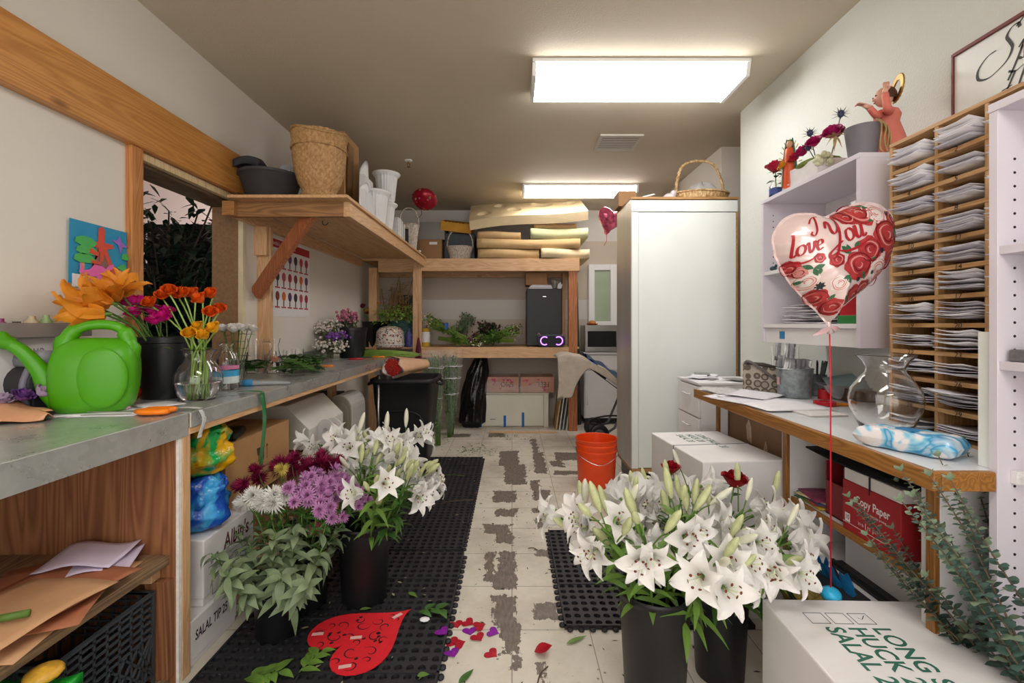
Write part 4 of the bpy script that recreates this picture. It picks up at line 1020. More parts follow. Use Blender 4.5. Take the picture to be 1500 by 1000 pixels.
# ---- on the desk
DZ = DT + .0012
t = T('glass_vase', 'large empty clear glass vase with flared rim on the desk', 'vase', (1.165, 1.45, DZ))
vprof = [(0,.0),(.052,0),(.058,.004),(.060,.012),(.075,.045),(.092,.085),(.097,.115),(.090,.148),(.068,.180),(.052,.200),(.050,.212),(.060,.232),(.078,.252),(.0775,.2535),(.057,.233),(.047,.213),(.049,.200),(.065,.179),(.087,.147),(.094,.115),(.089,.086),(.072,.047),(.054,.016),(.045,.012),(0,.012)]
P('glass_body', MB().lathe(vprof, 40), GLASS, t)
WIP = mat('wipes_blue', '3f9ecb', .35, var=.1)
def wipes_mat():
    m, nt, b = nodes('wipes_film'); b.inputs['Roughness'].default_value = .25
    v = objco(nt); f = noise(nt, 13, 2, .5, v, 1.2)
    nt.links.new(ramp(nt, f, [(.40, sc('e4e0e2')), (.47, sc('8cc6de')), (.55, sc('2b93c6')), (.72, sc('d8e4ea'))]), b.inputs['Base Color']); bump(nt, b, noise(nt, 30, 2, .5, v), .4, .004); return m
t = T('wipes_packet', 'blue and white soft packet of wipes at the near corner of the desk', 'packet', (1.098, 1.285, DZ), -1.05)
def pack(u, v):
    x, y = -.115 + .23*u, -.06+.12*v; e = max(0, 1-abs(2*u-1)**5); 
    return x, y, e
m = MB()
vs = lambda sgn: (lambda u, v: (-.115+.23*u, -.055+.11*v, .0285 + sgn*.028*(max(0, 1-abs(2*u-1)**9))**.5*(max(0, 1-abs(2*v-1)**7))**.45 + .002*math.sin(23*u)*math.sin(17*v)))
m.sheet(vs(1), 30, 20); m.sheet(vs(-1), 30, 20)
P('film_body', m, wipes_mat(), t)
P('seal_label', MB().lathe([(0,.0585),(.028,.0582),(.03,.0575)][::-1], 20), mat('blue_label', '2a86c0', .3), t, 0, 'blue resealable label')
S('paper_pad', MB().box(-.075, .075, -.055, .055, 0, .006), mat('dotted_pad', 'e2dede', .7, var=.05, scale=60), 'white printed notepad lying near the vase on the desk', 'notepad', OZ(1200, 606, DZ), .1, None, .001)
for k, (px, py, rz, w_, l_, lab) in enumerate(((1090,585,.3,.11,.15,'white sheet at the far left of the desk'),(1075,577,-.2,.10,.13,'folded white leaflet near the far desk end'),(1115,588,.5,.14,.16,'large open newspaper sheet in the middle of the desk'),(1150,594,.1,.15,.11,'white form lying in front of the metal pot'),(1060,572,.1,.09,.11,'small flyer by the far end of the desk'),(1105,578,.7,.12,.10,'grey printed page beneath the purse'))):
    S('paper_sheet', MB().slab(lambda u, v: (-w_+2*w_*u, -l_+2*l_*v, .006*math.sin(3*u+k)**2*v), .0012, 6, 6), [WPAP, mat('newsprint', 'bfbcbc', .8, var=.25, scale=50), EPAP[1]][k % 3], lab, 'paper', OZ(px, py, DZ + k*.0022), rz)
t = T('metal_pot', 'galvanised metal pot on the desk holding pale tools', 'pot', OZ(1164, 581, DZ))
P('pot_body', MB().lathe([(0,0),(.066,0),(.07,.004),(.078,.135),(.081,.137),(.078,.14),(.072,.136),(.065,.006),(0,.006)], 32), mat('mottled_zinc', '9aa3a6', .45, .6, var=.3, scale=40), t)
P('pot_label', MB().box(-.0795, -.0775, -.01, .012, .06, .095), mat('label_red', 'c89aa0', .5), t)
loc = t.location.copy(); FOODM = mat('packet_foil', 'd5d8dc', .3, .3, var=.2, scale=60)
for k in range(34):
    r_ = .012 + .045*((k*7) % 10)/10; a = k*2.4
    S('plant_food_sachet', MB().slab(lambda u, v: (-.016+.032*u, .004*math.sin(3*v), .095*v), .003, 2, 4), FOODM, 'slim clear plant food sachet standing in the metal pot', 'sachet', loc + V(r_*math.cos(a), r_*math.sin(a), .085), (.25*math.sin(a)*r_/.05, .25*math.cos(a)*r_/.05, a), 'sachets in the metal pot')
t = T('cylinder_vase', 'tall clear glass cylinder beside the purse, full of sachets', 'vase', OZ(1150, 572, DZ))
loc = t.location.copy()
P('glass_body', MB().lathe([(0,0),(.062,0),(.064,.003),(.064,.24),(.0615,.24),(.0605,.008),(0,.008)], 32), GLASS, t)
for k in range(22):
    r_ = .01 + .036*((k*7) % 10)/10; a = k*2.4
    S('plant_food_sachet', MB().slab(lambda u, v: (-.014+.028*u, .003*math.sin(3*v), .10*v), .003, 2, 4), FOODM, 'slim clear plant food sachet inside the glass cylinder', 'sachet', loc + V(r_*math.cos(a), r_*math.sin(a), .012 + .075*(k % 3)), (.1*math.sin(a), .1*math.cos(a), a), 'sachets in the glass cylinder')
t = T('pen_cup', 'small zinc cup full of dark pens and scissors on the desk', 'cup', OZ(1196, 578, DZ)); loc = t.location.copy()
P('cup_body', MB().lathe([(0,0),(.036,0),(.045,.10),(.047,.102),(.043,.10),(.035,.004),(0,.004)], 28), mat('mottled_zinc', '9aa3a6'), t)
for k in range(11):
    a = k*2.4; r_ = .024; S('pen', MB().tube([(0,0,0),(0,0,.15)], [.0045,.0045], 6).tube([(0,0,.15),(0,0,.165)], [.005,.003], 6), [BLKG, mat('green_marker', '1f6a44', .4), mat('grey_pen', '6a6c70', .4), BLKG][k % 4], 'pen standing in the zinc cup on the desk', 'pen', loc + V(r_*.6*math.cos(a), r_*.6*math.sin(a), .006), (-.18*math.sin(a), .18*math.cos(a), 0), 'pens in the zinc cup')
t = T('purse', 'small brown patterned purse with a strap at the far end of the desk', 'purse', OZ(1118, 574, DZ), -.35)
def pur(): 
    m, nt, b = nodes('signature_cloth'); b.inputs['Roughness'].default_value = .7
    vo = nd(nt, 'ShaderNodeTexVoronoi'); vo.inputs['Scale'].default_value = 26; vo.inputs['Randomness'].default_value = .35; nt.links.new(objco(nt), vo.inputs['Vector'])
    nt.links.new(ramp(nt, vo.outputs['Distance'], [(.0, sc('9a8f82')), (.34, sc('9a8f82')), (.38, sc('5f5449')), (.52, sc('5f5449')), (.56, sc('b0a698'))]), b.inputs['Base Color']); return m
m = MB(); N_ = 14
def ps(sgn): return lambda u, v: (-.095+.19*u, sgn*.028*(max(.0, math.sin(PI*u))**.35)*(1-.75*v**2), .0 + (.15-.03*u)*v)
m.sheet(ps(-1), 14, 8); m.sheet(ps(1), 14, 8); P('bag_body', m, pur(), t)
P('zip_band', MB().tube([(-.09,0,.148),(0,0,.14),(.09,0,.12)], [.008,.012,.007], 8), mat('brown_leather', '3c332e', .5), t)
P('strap', MB().tube(spline([(-.085,-.005,.145),(-.07,-.03,.16),(0,-.036,.11),(.07,-.034,.055)], 5), .007, 8), mat('grey_strap_leather', '6a6462', .5), t)
t = T('tape_dispenser', 'red roll stand beside the pens on the desk', 'tape', OZ(1208, 584, DZ))
P('roll', MB().lathe([(.013,0),(.027,0),(.027,.045),(.013,.045)], 24), mat('red_tape', 'c01f2c', .3), t); 
S('red_tape_roll', MB().lathe([(.022,0),(.043,0),(.043,.016),(.022,.016),(.022,0)], 28), mat('red_tape', 'c01f2c'), 'flat roll of red tape lying on the desk', 'tape', OZ(1208, 593, DZ))
S('orange_cutter', MB().box(-.045, .045, -.009, .009, 0, .012), mat('orange_plastic', 'e58a2a', .4), 'orange box cutter beside the red tape roll', 'cutter', OZ(1228, 594, DZ+.0), -.15, None, .003)
t = T('wire_tray', 'grey translucent tray with papers behind the red tape', 'tray', OZ(1240, 585, DZ), -.3)
P('tray_body', MB().sheet(lambda u, v: (-.11+.22*u, -.07+.14*v, .07*max(abs(2*u-1)**3, abs(2*v-1)**3)), 12, 10), mat('smoke_plastic', 'a9a8ad', .3, trans=.3, var=0), t)
S('teal_booklet', MB().slab(lambda u, v: (-.08+.16*u, -.05+.10*v, .02*v), .006, 3, 3), mat('pale_teal', '9fb9bd', .6), 'pale teal booklet lying across the grey tray', 'booklet', OZ(1240, 585, DZ) + V(0,0,.07), (.35, -.2, -.3))
S('brown_box', MB().box(-.06, .06, -.05, .05, 0, .06), mat('dark_brown', '5a4638', .6), 'dark brown open box between the tray and the big vase', 'box', OZ(1258, 588, DZ), -.2, None, .002)
S('blue_tape_roll', MB().lathe([(.03,-.012),(.055,-.012),(.055,.012),(.03,.012),(.03,-.012)], 28), mat('navy_tape', '27367a', .4), 'roll of navy blue tape standing against the wall behind the tray', 'tape', OZ(1262, 578, DZ) + V(.06,.05,.10), (PI/2, 0, -.4))
# papers on the drawer unit
for k in range(8):
    S('photo_print', MB().box(-.05, .05, -.07, .07, 0, .002), [WPAP, mat('photo_grey', '8e8c8c', .5, var=.4, scale=30), EPAP[1]][k % 3], 'printed sheet spread on top of the white drawer unit', 'papers', (1.22+.055*(k % 5), 2.98+.09*(k % 4), .843+.0025*k), .6*math.sin(k*1.7), 'sheets on the drawer unit')
# ---- on top of the wall cabinet
t = T('bud_jar', 'small clear jar with a blue label holding one crimson rose on the wall cabinet', 'jar', (1.315, 2.31, PTOP))
P('glass_body', MB().lathe([(0,0),(.03,0),(.032,.004),(.032,.055),(.022,.07),(.023,.08),(.02,.08),(.019,.07),(.028,.053),(.028,.006),(0,.006)], 24), GLASS, t)
m = MB().lathe([(.0325,.012),(.0325,.045)], 24); P('blue_label', m, mat('navy_label', '3a4a86', .5, var=.4, scale=60), t)
rose_stem((1.315, 2.31, PTOP+.012), (-.05, -.02, 1), .115, .036, mat('crimson_petal', 'b3123c', .45, var=.2, scale=30, thin=.1), 'crimson rose in the small jar at the end of the wall cabinet', seed=7)
t = T('robed_figurine', 'painted robed figurine with a green mantle and gold rays on the wall cabinet', 'figurine', (1.31, 2.19, PTOP), -.75)
P('robe', MB().lathe([(0,.0),(.030,.002),(.032,.03),(.028,.10),(.026,.16),(.020,.195),(.010,.205),(0,.206)], 20), mat('orange_robe', 'd0552a', .4, var=.15), t)
P('mantle', MB().sheet(lambda u, v: ((.036-.010*v-.012*v**3)*math.cos(.85+u*(2*PI-1.7)-PI/2), (.034-.010*v-.012*v**3)*math.sin(.85+u*(2*PI-1.7)-PI/2), .02+.225*v), 18, 10), mat('green_mantle', '2f6a4e', .4, var=.2, scale=60), t)
P('head', MB().ell((0,-.006,.215), (.014,.015,.019), 14, 10), mat('tan_skin', 'c79a78', .5, var=.05), t)
m = MB()
for k in range(26):
    a = 2*PI*k/26; m.bar((.036*math.sin(a), .008, .12+.105*math.cos(a)), (.050*math.sin(a), .008, .12+.128*math.cos(a)), .004, .003)
P('gold_rays', m, mat('gold_paint', 'c49a4a', .35, .6), t)
P('base', MB().ell((0,-.004,.006), (.032,.026,.014), 16, 8).ell((0,-.022,.022), (.012,.01,.012), 10, 8), mat('blue_white_base', '9db4c4', .5, var=.2, scale=60), t)
t = T('flower_box', 'white wooden box arrangement of roses and thistles on the wall cabinet', 'arrangement', (1.40, 2.09, PTOP), .05)
WW = mat('whitewashed_wood', 'd9d6d6', .7, var=.08, scale=20)
P('box_body', MB().box(-.10, .10, -.10, .10, 0, .085), WW, t, .002)
P('moss', MB().ell((-.02,0,.085), (.09,.10,.03), 16, 8), mat('moss', '6f7d34', .9, var=.3, scale=50, bmp=1), t)
MAG = mat('magenta_petal', 'b01860', .45, var=.2, scale=30, thin=.1)
for k, (x, y, z, r_, m_, lab) in enumerate(((-.07,.02,.14,.028,MAG,'magenta rose'),(-.08,-.06,.15,.026,MAG,'magenta rose'),(-.05,-.13,.16,.032,mat('deep_pink','b3206a',.45,var=.2,thin=.1),'deep pink rose'),(-.08,.06,.13,.024,mat('crimson_petal','b3123c'),'crimson rose'),(.0,-.09,.18,.026,mat('wine_petal','7d1c3c',.5,var=.2),'wine rose'),(-.08,.12,.115,.03,mat('amber_petal','d39a2e',.45,var=.2),'amber bloom'))):
    f = P('flower', rose(r_, 5, 20+k), m_, t, 0, lab, (x, y, z), orient((-.6, -.4 if y < 0 else .1, .7)))
THI = mat('blue_thistle', '3c4660', .6, var=.2)
for k, (x, y, z) in enumerate(((-.06,.0,.225),(-.05,-.17,.235),(-.09,-.03,.15))):
    m = MB().tube([(-x*.5,-y*.5,.1-z),(0,0,0)], .002, 5).ell((0,0,.004), (.013,.013,.016), 10, 6)
    for j in range(26): a = j*2.4; e = -.3+1.2*j/26; m.leaf((0,0,0), (math.cos(a)*math.cos(e), math.sin(a)*math.cos(e), math.sin(e)), .036, .005, (0,0,1), 0, 0, 2)
    P('thistle', m, THI, t, 0, 'blue thistle', (x, y, z))
m = MB()
for j in range(26): a = j*2.4; q_ = .035*math.sqrt(j/26); m.ell((-.07+q_*math.cos(a), -.10+q_*math.sin(a), .075+.02*math.sin(j)), .011, 8, 6)
P('hydrangea', m, mat('pale_cream', 'd6d6b4', .6, var=.15, thin=.1), t, 0, 'pale cream cluster')
# gray pot with a child figurine
t = T('flower_pot', 'grey tapered pot with dried roots on the near end of the wall cabinet', 'pot', (1.36, 1.80, PTOP), .0)
P('pot_body', MB().lathe([(0,0),(.042,0),(.045,.004),(.060,.128),(.062,.130),(.058,.130),(.043,.008),(0,.008)], 28), mat('grey_pot', '807d86', .5, var=.05), t)
DRY = mat('dried_root', 'a88e5e', .8, var=.3, scale=40); m = MB()
for k in range(5):
    a = -1.5 + k*.22; m.tube(spline([(.06*math.cos(a), .06*math.sin(a), .14), (.085*math.cos(a), .085*math.sin(a), .11-.01*k%3), (.078*math.cos(a)+.01*math.sin(k*3), .078*math.sin(a), .03+.03*math.sin(k*2)), (.09*math.cos(a), .09*math.sin(a), .005)], 4), .003, 5)
P('dried_roots', m, DRY, t)
m = MB()
for k in range(10): m.leaf((-.07,.05,.12), (-.6*math.cos(k)-.2, .4*math.sin(k*2), -.4*math.cos(k*3)), .045, .012, (0,0,1), .5)
P('dried_leaves', m, DRY, t)
t = T('child_figurine', 'small child figurine in a salmon robe with a gold halo behind the grey pot', 'figurine', (1.455, 1.80, PTOP), -.3)
SKIN = mat('doll_skin', 'dca894', .45, var=.04); SAL = mat('salmon_cloth', 'd8786a', .6, var=.12)
m = MB().lathe([(0,0),(.075,0),(.07,.04),(.05,.11),(.038,.15),(.044,.175),(.036,.195),(.014,.206),(.013,.22)], 22, 0)
m.tube(spline([(-.03,-.02,.18),(-.055,-.05,.165),(-.085,-.07,.19)], 4), [.017,.017,.016,.015,.013,.012,.012,.011,.011][:9], 8, 0)
m.tube(spline([(-.01,-.04,.18),(-.03,-.075,.18),(-.035,-.07,.235)], 4), [.017,.017,.016,.015,.014,.013,.012,.012,.012][:9], 8, 0)
b = len(m.f); P('robe', m, SAL, t)
m = MB().ell((-.012,-.002,.25), (.032,.030,.037), 18, 14).ell((-.045,-.002,.243), (.006,.006,.006), 8, 6).tube([(0,0,.20),(-.004,0,.225)], .013, 10)
m.tube([(-.035,-.07,.235),(-.03,-.062,.262)], [.010,.008], 8)
for k in range(4): m.tube([(-.034+.005*k,-.062,.258),(-.036+.006*k,-.058,.278),(-.03+.005*k,-.05,.286)], .003, 5)
m.tube([(-.026,-.07,.25),(-.016,-.065,.262)], .003, 5)
m.tube([(-.085,-.07,.19),(-.105,-.075,.20)], [.010,.008], 8)
for k in range(4): m.tube([(-.103,-.082+.005*k,.20),(-.122,-.084+.006*k,.207),(-.130,-.084+.006*k,.203)], .003, 5)
m.tube([(-.10,-.066,.203),(-.108,-.058,.214)], .003, 5)
for s in (-1, 1): m.ell((-.042,s*.012,.256), (.003,.004,.003), 8, 5, 1)
m.ell((-.042,0,.232), (.003,.007,.002), 8, 5, 2)
P('figure_skin', m, [SKIN, mat('eye_dark', '2a1c16', .3), mat('lip_red', 'b0544c', .5)], t)
P('hair', MB().sheet(lambda u, v: (-.004+.035*math.sin(PI*.62*v)*math.cos(-2.3+u*4.6), .034*math.sin(PI*.62*v)*math.sin(-2.3+u*4.6), .252+.039*math.cos(PI*.62*v)), 20, 10), mat('brown_hair', '4a2c1e', .6, var=.2), t)
m = MB().lathe([(.032,-.003),(.052,-.003),(.054,0),(.052,.003),(.032,.003),(.032,-.003)], 40, 0, None, .03, 20)
P('halo', m, mat('gold_metal', 'b08e48', .3, .8), t, 0, 'gold halo', (.032, 0, .278), (0, PI/2+.1, 0))
# ================================================================ FLOOR: MATS AND WHAT LIES ON THEM
RUB = mat('black_rubber', '26262a', .55, var=.25, scale=6)
def rubber_mat(name, x0, x1, y0, y1, label, notch):
    nx, ny = round((x1-x0)/.0405), round((y1-y0)/.042); px, py = (x1-x0)/nx, (y1-y0)/ny; th = .014
    t = T(name, label, 'mat', (x0, y0, .0005)); m = MB(); r_ = .0148
    for i in range(nx):
        for j in range(ny):
            solid = (j % 7 == 0 and False)
            cx, cy = (i+.5)*px, (j+.5)*py; vs, fs = [], []
            sq = [(px/2,0),(px/2,py/2),(0,py/2),(-px/2,py/2),(-px/2,0),(-px/2,-py/2),(0,-py/2),(px/2,-py/2)]
            for k in range(8): vs.append((cx+sq[k][0], cy+sq[k][1], th))
            for k in range(8): a = k*PI/4; vs.append((cx+r_*math.cos(a), cy+r_*math.sin(a), th))
            for k in range(8): a = k*PI/4; vs.append((cx+r_*.92*math.cos(a), cy+r_*.92*math.sin(a), .002))
            for k in range(8):
                q = (k+1) % 8; fs += [(k, q, 8+q, 8+k), (8+k, 8+q, 16+q, 16+k)]
            fs.append(tuple(range(16, 24))); m.add(vs, fs, 0, False)
    w, l = x1-x0, y1-y0
    m.add([(0,0,0),(w,0,0),(w,l,0),(0,l,0),(0,0,th),(w,0,th),(w,l,th),(0,l,th)], [(0,1,5,4),(1,2,6,5),(2,3,7,6),(3,0,4,7),(3,2,1,0)])
    m_ = m; m = MB(); k = 0
    for j in range(int(l/.3)+1):
        y = min(j*.2935, l-.008); m.box(0, w, y, y+.008, th-.001, th+.003)
    for j in range(2): x = w*(.42) if j else 0; m.box(x, x+.008, 0, l, th-.001, th+.003)
    m.box(w-.008, w, 0, l, th-.001, th+.003)
    P('raised_rib', m, RUB, t); m = m_
    for k in range(int(l/.045)):
        xx = w if notch > 0 else 0; m.tube([(xx+notch*.008, .02+k*.045, .001), (xx+notch*.008, .02+k*.045, th*.7)], .012, 8)
    for k in range(int(w/.045)): m.tube([(.02+k*.045, -.008, .001), (.02+k*.045, -.008, th*.7)], .012, 8)
    P('perforated_sheet', m, RUB, t)
rubber_mat('rubber_mat', -1.10, -.262, 2.452, 4.18, 'far black perforated rubber mat along the left counter', 1)
rubber_mat('rubber_mat', -1.07, -.250, .70, 2.43, 'near black perforated rubber mat under the red heart', 1)
rubber_mat('rubber_mat', .208, .96, 1.83, 2.69, 'black perforated rubber mat on the right of the aisle', -1)
MT = .0185
# red felt heart
def heart_outline(n=48):
    o = []
    for i in range(n):
        a = 2*PI*i/n; o.append((16*math.sin(a)**3/16, (13*math.cos(a)-5*math.cos(2*a)-2*math.cos(3*a)-math.cos(4*a))/16))
    return o
FELT = mat('red_felt', 'd81a28', .75, var=.06, scale=20, bmp=.2, bscale=200)
d1, d2, d3 = OZ(457,940,MT), OZ(603,900,MT), OZ(500,992,MT)
t = T('felt_heart', 'large red felt heart with scroll cutwork lying on the near left mat', 'heart', (-.574, 1.764, MT), 2.385)
hh = heart_outline(); S1, S2 = .185, .212
P('felt_body', MB().prism([(x*S1, y*S2) for x, y in hh][::-1], 0, .004), FELT, t)
m = MB(); fm = lambda a, b: (a*1.19, b*1.15, .0045)
rr = random.Random(4)
for sx in (-1, 1):
    for cx, cy, R_, a0, tw in ((.05,.06,.03,0,1),(.10,.09,.024,1.5,-1),(.09,.02,.026,3,1),(.04,-.03,.028,4,-1),(.055,.115,.02,2,1),(.02,-.08,.022,1,1),(.07,-.035,.018,5,-1),(.115,.045,.016,2.5,1),(.018,.03,.018,.5,-1),(.015,-.125,.015,2,1)):
        pts = [(sx*(cx + R_*(1-.065*i)*math.cos(a0+tw*i*.42)), cy + R_*(1-.065*i)*math.sin(a0+tw*i*.42)) for i in range(13)]
        m.ribbon(pts, lambda t_, dx, dy: .001+.0035*math.sin(PI*t_), fm)
    for k in range(7):
        x, y = sx*rr.uniform(.02, .11), rr.uniform(-.07, .11); m.prism([(x+.006*math.cos(a*PI/4), y+.008*math.sin(a*PI/4)) for a in range(8)], .0042, .0045)
P('scroll_cutwork', m, mat('cutwork_dark', '3a1016', .8, var=0), t, 0, 'dark scroll cutwork')
TAPE = mat('clear_tape', 'e6b9b6', .3, var=.1, scale=30)
for x, y, a in ((.0,.02,.9),(.0,-.16,1.6),(.125,.11,.9),(-.11,.12,1.0)):
    P('tape_piece', MB().box(-.021, .021, -.008, .008, 0, .0007), TAPE, t, 0, None, (x, y, .0047), (0,0,a))
# glitter hearts, petals, leaves on the floor
GL = [mat('red_glitter', 'b3102a', .35, .2, var=.4, scale=300), mat('purple_glitter', '8a1aa0', .35, .2, var=.4, scale=300)]
for k, (px, py, c, rz) in enumerate(((668,914,0,.4),(686,912,0,1),(702,918,0,2),(688,924,1,.2),(722,926,1,1.2),(700,934,0,.6),(664,940,0,1.1),(672,943,0,2),(662,957,1,.5),(720,957,0,.9),(648,931,1,.8))):
    p = OZ(px, py, .001); p.z = .001 + .0018*(k % 3) if px > 655 else MT
    S('glitter_heart', MB().prism([(x*.029, y*.026) for x, y in hh][::-1], 0, .0015), GL[c], 'small %s glitter heart scattered on the floor beside the near left mat' % ('red', 'purple')[c] if px > 655 else 'single purple glitter heart lying on the edge of the near left mat', 'confetti', p, rz, '%s glitter hearts on the floor' % ('red', 'purple')[c] if px > 655 else None)
RP = mat('fallen_red_petal', 'b01226', .4, var=.15, thin=.15)
S('rose_petal', MB().leaf((-.03,0,.006), (1,.1,.05), .065, .055, (0,0,1), -.25, 0, 6, .35, .9), RP, 'curled red rose petal on the tiles in the middle of the aisle', 'petal', OZ(795, 957, .0))
for k, (px, py) in enumerate(((696,710),(697,722))): S('pink_petal', MB().leaf((-.015,0,.004), (1,.2,.1), .035, .026, (0,0,1), 0, 0, 4), mat('pink_petal', 'c8417a', .5, thin=.2), ('pink petal at the right edge of the far left mat, the farther one', 'pink petal at the right edge of the far left mat, the nearer one')[k], 'petal', OZ(px, py, .0) + V(0,0,.001), k)
def floor_leaf(px, py, z, n, L, w_, m_, label, seed, cat='leaf', rot=0):
    r = random.Random(seed); m = MB()
    if n == 1: m.leaf((-L/2,0,.004), (1,0,.05), L, w_, (0,0,1), .05, 0, 6, .2)
    else:
        m.tube(spline([(-L,0,.006),(0,.01,.010),(L,0,.006)], 4), .0022, 5, 1)
        for k in range(n): f = -1+2*k/(n-1); a = (1 if k % 2 else -1)*r.uniform(.5, 1.2); m.leaf((f*L*.9,0,.009), (math.cos(a), math.sin(a), .25), w_*2*r.uniform(.8, 1.2), w_*r.uniform(.9, 1.2), (0,0,1), .3, 0, 5, .2)
    p = OZ(px, py, z); return S('fallen_leaf' if n == 1 else 'leaf_sprig', m, [m_, STEM], label, cat, p, rot)
floor_leaf(385, 992, MT, 9, .055, .034, LEAFB, 'leafy sprig on the near left mat at the bottom of the picture', 1, 'sprig', .3)
floor_leaf(455, 972, MT, 7, .05, .030, LEAFB, 'pale leafy sprig lying beside the red felt heart', 2, 'sprig', 1.2)
floor_leaf(630, 897, MT, 5, .045, .032, LEAF, 'green sprig on the mat beyond the tip of the red heart', 3, 'sprig', .1)
floor_leaf(605, 872, MT, 1, .06, .022, LEAFB, 'single leaf on the mat above the red heart', 4, 'leaf', -.7)
floor_leaf(845, 938, .001, 1, .095, .02, LEAFB, 'long lily leaf on the tiles in front of the right mat', 5, 'leaf', .5)
floor_leaf(683, 992, .001, 1, .08, .025, LEAF, 'leaf on the tiles at the bottom of the picture beside the mat', 6, 'leaf', 1.0)
floor_leaf(620, 990, MT, 1, .04, .025, LEAFB, 'small leaf on the near edge of the left mat', 7, 'leaf', .2)
floor_leaf(536, 893, MT, 1, .05, .02, LEAFB, 'bright leaf beside the left lily bucket', 8, 'leaf', .2)
floor_leaf(848, 770, .001, 1, .05, .014, LEAF, 'tiny leaf on the floor beyond the right mat', 9, 'leaf', 2)
S('white_scrap', MB().ell((0,0,.006), (.022,.016,.006), 8, 5), WPAP, 'white petal scrap on the mat beside the heart tip', 'scrap', OZ(622, 909, MT))
for k, (px, py, L, rz, z) in enumerate(((670,735,.22,.25,MT),(795,990,.09,1.1,.001),(780,805,.05,-.3,.001),(662,697,.2,-.05,MT))):
    S('twig', MB().tube(spline([(-L/2,0,.004),(0,.008,.007),(L/2,0,.004)], 4), .0025, 5), [mat('brown_twig', '5c4632', .7), STEM][k == 3], ('brown twig lying across the far left mat', 'thin brown twig on the bare tiles at the bottom', 'short twig on the tiles left of the right mat', 'green cut stem on the far left mat beside the lilies')[k], 'stem', OZ(px, py, z), rz)
m = MB(); rr = random.Random(5)
def litter(cx, cy, n, sx, sy):
    for k in range(n):
        x, y = cx + rr.gauss(0, sx), cy + rr.gauss(0, sy); a = rr.uniform(0, 6.3)
        m.leaf((x, y, .002+.004*rr.random()), (math.cos(a), math.sin(a), .1), rr.uniform(.015, .05), rr.uniform(.006, .016), (0,0,1), .1, 0, 3)
p = OZ(690, 662, 0); litter(p.x, p.y, 90, .09, .14)
p = OZ(745, 637, 0); litter(p.x, p.y, 60, .14, .10)
p = OZ(650, 645, 0); litter(p.x, p.y, 30, .10, .2)
o = S('leaf_litter', m, LEAF, 'scattered green leaf clippings at the far end of the aisle', 'litter'); o['kind'] = 'stuff'
m = MB(); rr = random.Random(9)
for k in range(260):
    x, y = rr.uniform(-.22, .9), rr.uniform(1.5, 5.2); a = rr.uniform(0, 6.3); L = rr.uniform(.006, .03)
    m.leaf((x, y, .0015), (math.cos(a), math.sin(a), 0), L, L*rr.uniform(.15, .5), (0,0,1), .02, 0, 2)
o = S('dirt_crumbs', m, mat('dark_crumb', '4c4336', .8, var=.4), 'dark plant crumbs scattered over the worn tiles', 'litter'); o['kind'] = 'stuff'
m = MB(); rr = random.Random(19)
for k in range(70):
    x, y = rr.uniform(-1.0, -.28), rr.uniform(1.3, 4.1); a = rr.uniform(0, 6.3); L = rr.uniform(.008, .03)
    m.leaf((x, y, MT+.002), (math.cos(a), math.sin(a), 0), L, L*.4, (0,0,1), .02, 0, 2)
o = S('mat_crumbs', m, mat('pale_crumb', '9a9a78', .8, var=.4), 'pale leaf crumbs scattered over the left mats', 'litter'); o['kind'] = 'stuff'
S('wood_strip', MB().box(0, .75, 0, .05, 0, .012), FIR['x'], 'thin wooden strip lying on the floor before the rack', 'plank', (-.25, 5.16, .0005), -.03)
# orange bucket
t = T('utility_bucket', 'bright orange plastic bucket at the corner of the wardrobe', 'bucket', (.625, 3.44, 0))
P('bucket_body', MB().lathe([(0,0),(.128,0),(.132,.004),(.146,.27),(.151,.272),(.151,.285),(.147,.288),(.148,.315),(.153,.317),(.153,.33),(.149,.333),(.150,.358),(.155,.362),(.154,.37),(.147,.368),(.128,.01),(0,.008)], 40), mat('orange_bucket', 'ea4a16', .38, var=.05), t)
P('bail_handle', MB().tube(spline([(-.154,0,.30),(-.13,-.09,.25),(0,-.155,.205),(.13,-.09,.25),(.154,0,.30)], 5), .0025, 6), CHROME, t)
P('lettering', MB().text('LET\'S DO THIS', .04, basis((-.127,.05,.06), (0,0,1), (.3,.9,0))), wi, t) if False else None
# ================================================================ LEFT COUNTER
def OC(px, py): return OZ(px, py, CT + .0012)
GRN = mat('green_can_plastic', '4a9a08', .38, var=.05, scale=4)
t = T('watering_can', 'bright green plastic watering can on the near worktop', 'watering can', (-1.455, 1.62, CT+.0022), .42)
m = MB(); n = 40; vs, fs = [], []
lv = [(0,.112,.06,0),(.004,.124,.07,0),(.03,.140,.083,0),(.08,.150,.090,.002),(.13,.153,.090,.004),(.17,.150,.088,.006),(.20,.144,.080,.008),(.225,.130,.066,.010),(.243,.105,.046,.012),(.252,.07,.025,.014),(.254,.0,.0,.016)]
for z, a, b, ox in lv:
    for k in range(n):
        q = 2*PI*k/n; c, s = math.cos(q), math.sin(q); e = .62
        vs.append((.80*(ox + a*math.copysign(abs(c)**e, c)), .85*b*math.copysign(abs(s)**e, s), z))
for i in range(len(lv)-1):
    for k in range(n): fs.append((i*n+k, i*n+(k+1)%n, (i+1)*n+(k+1)%n, (i+1)*n+k))
fs.append(tuple(range(n))[::-1]); m.add(vs, fs, 0, True)
m.tube(spline([(-.070,0,.16),(-.078,0,.225),(-.060,0,.272),(-.016,0,.296),(.04,0,.298),(.076,0,.280),(.094,0,.235),(.088,0,.16)], 5), [.036]*4+[.032]*4+[.024]*4+[.0165]*14+[.025]*5+[.036]*5, 14)
P('can_body', m, GRN, t)
m = MB().ell((.040,-.070,.118), (.072,.014,.103), 28, 12); P('side_panel', m, GRN, t)
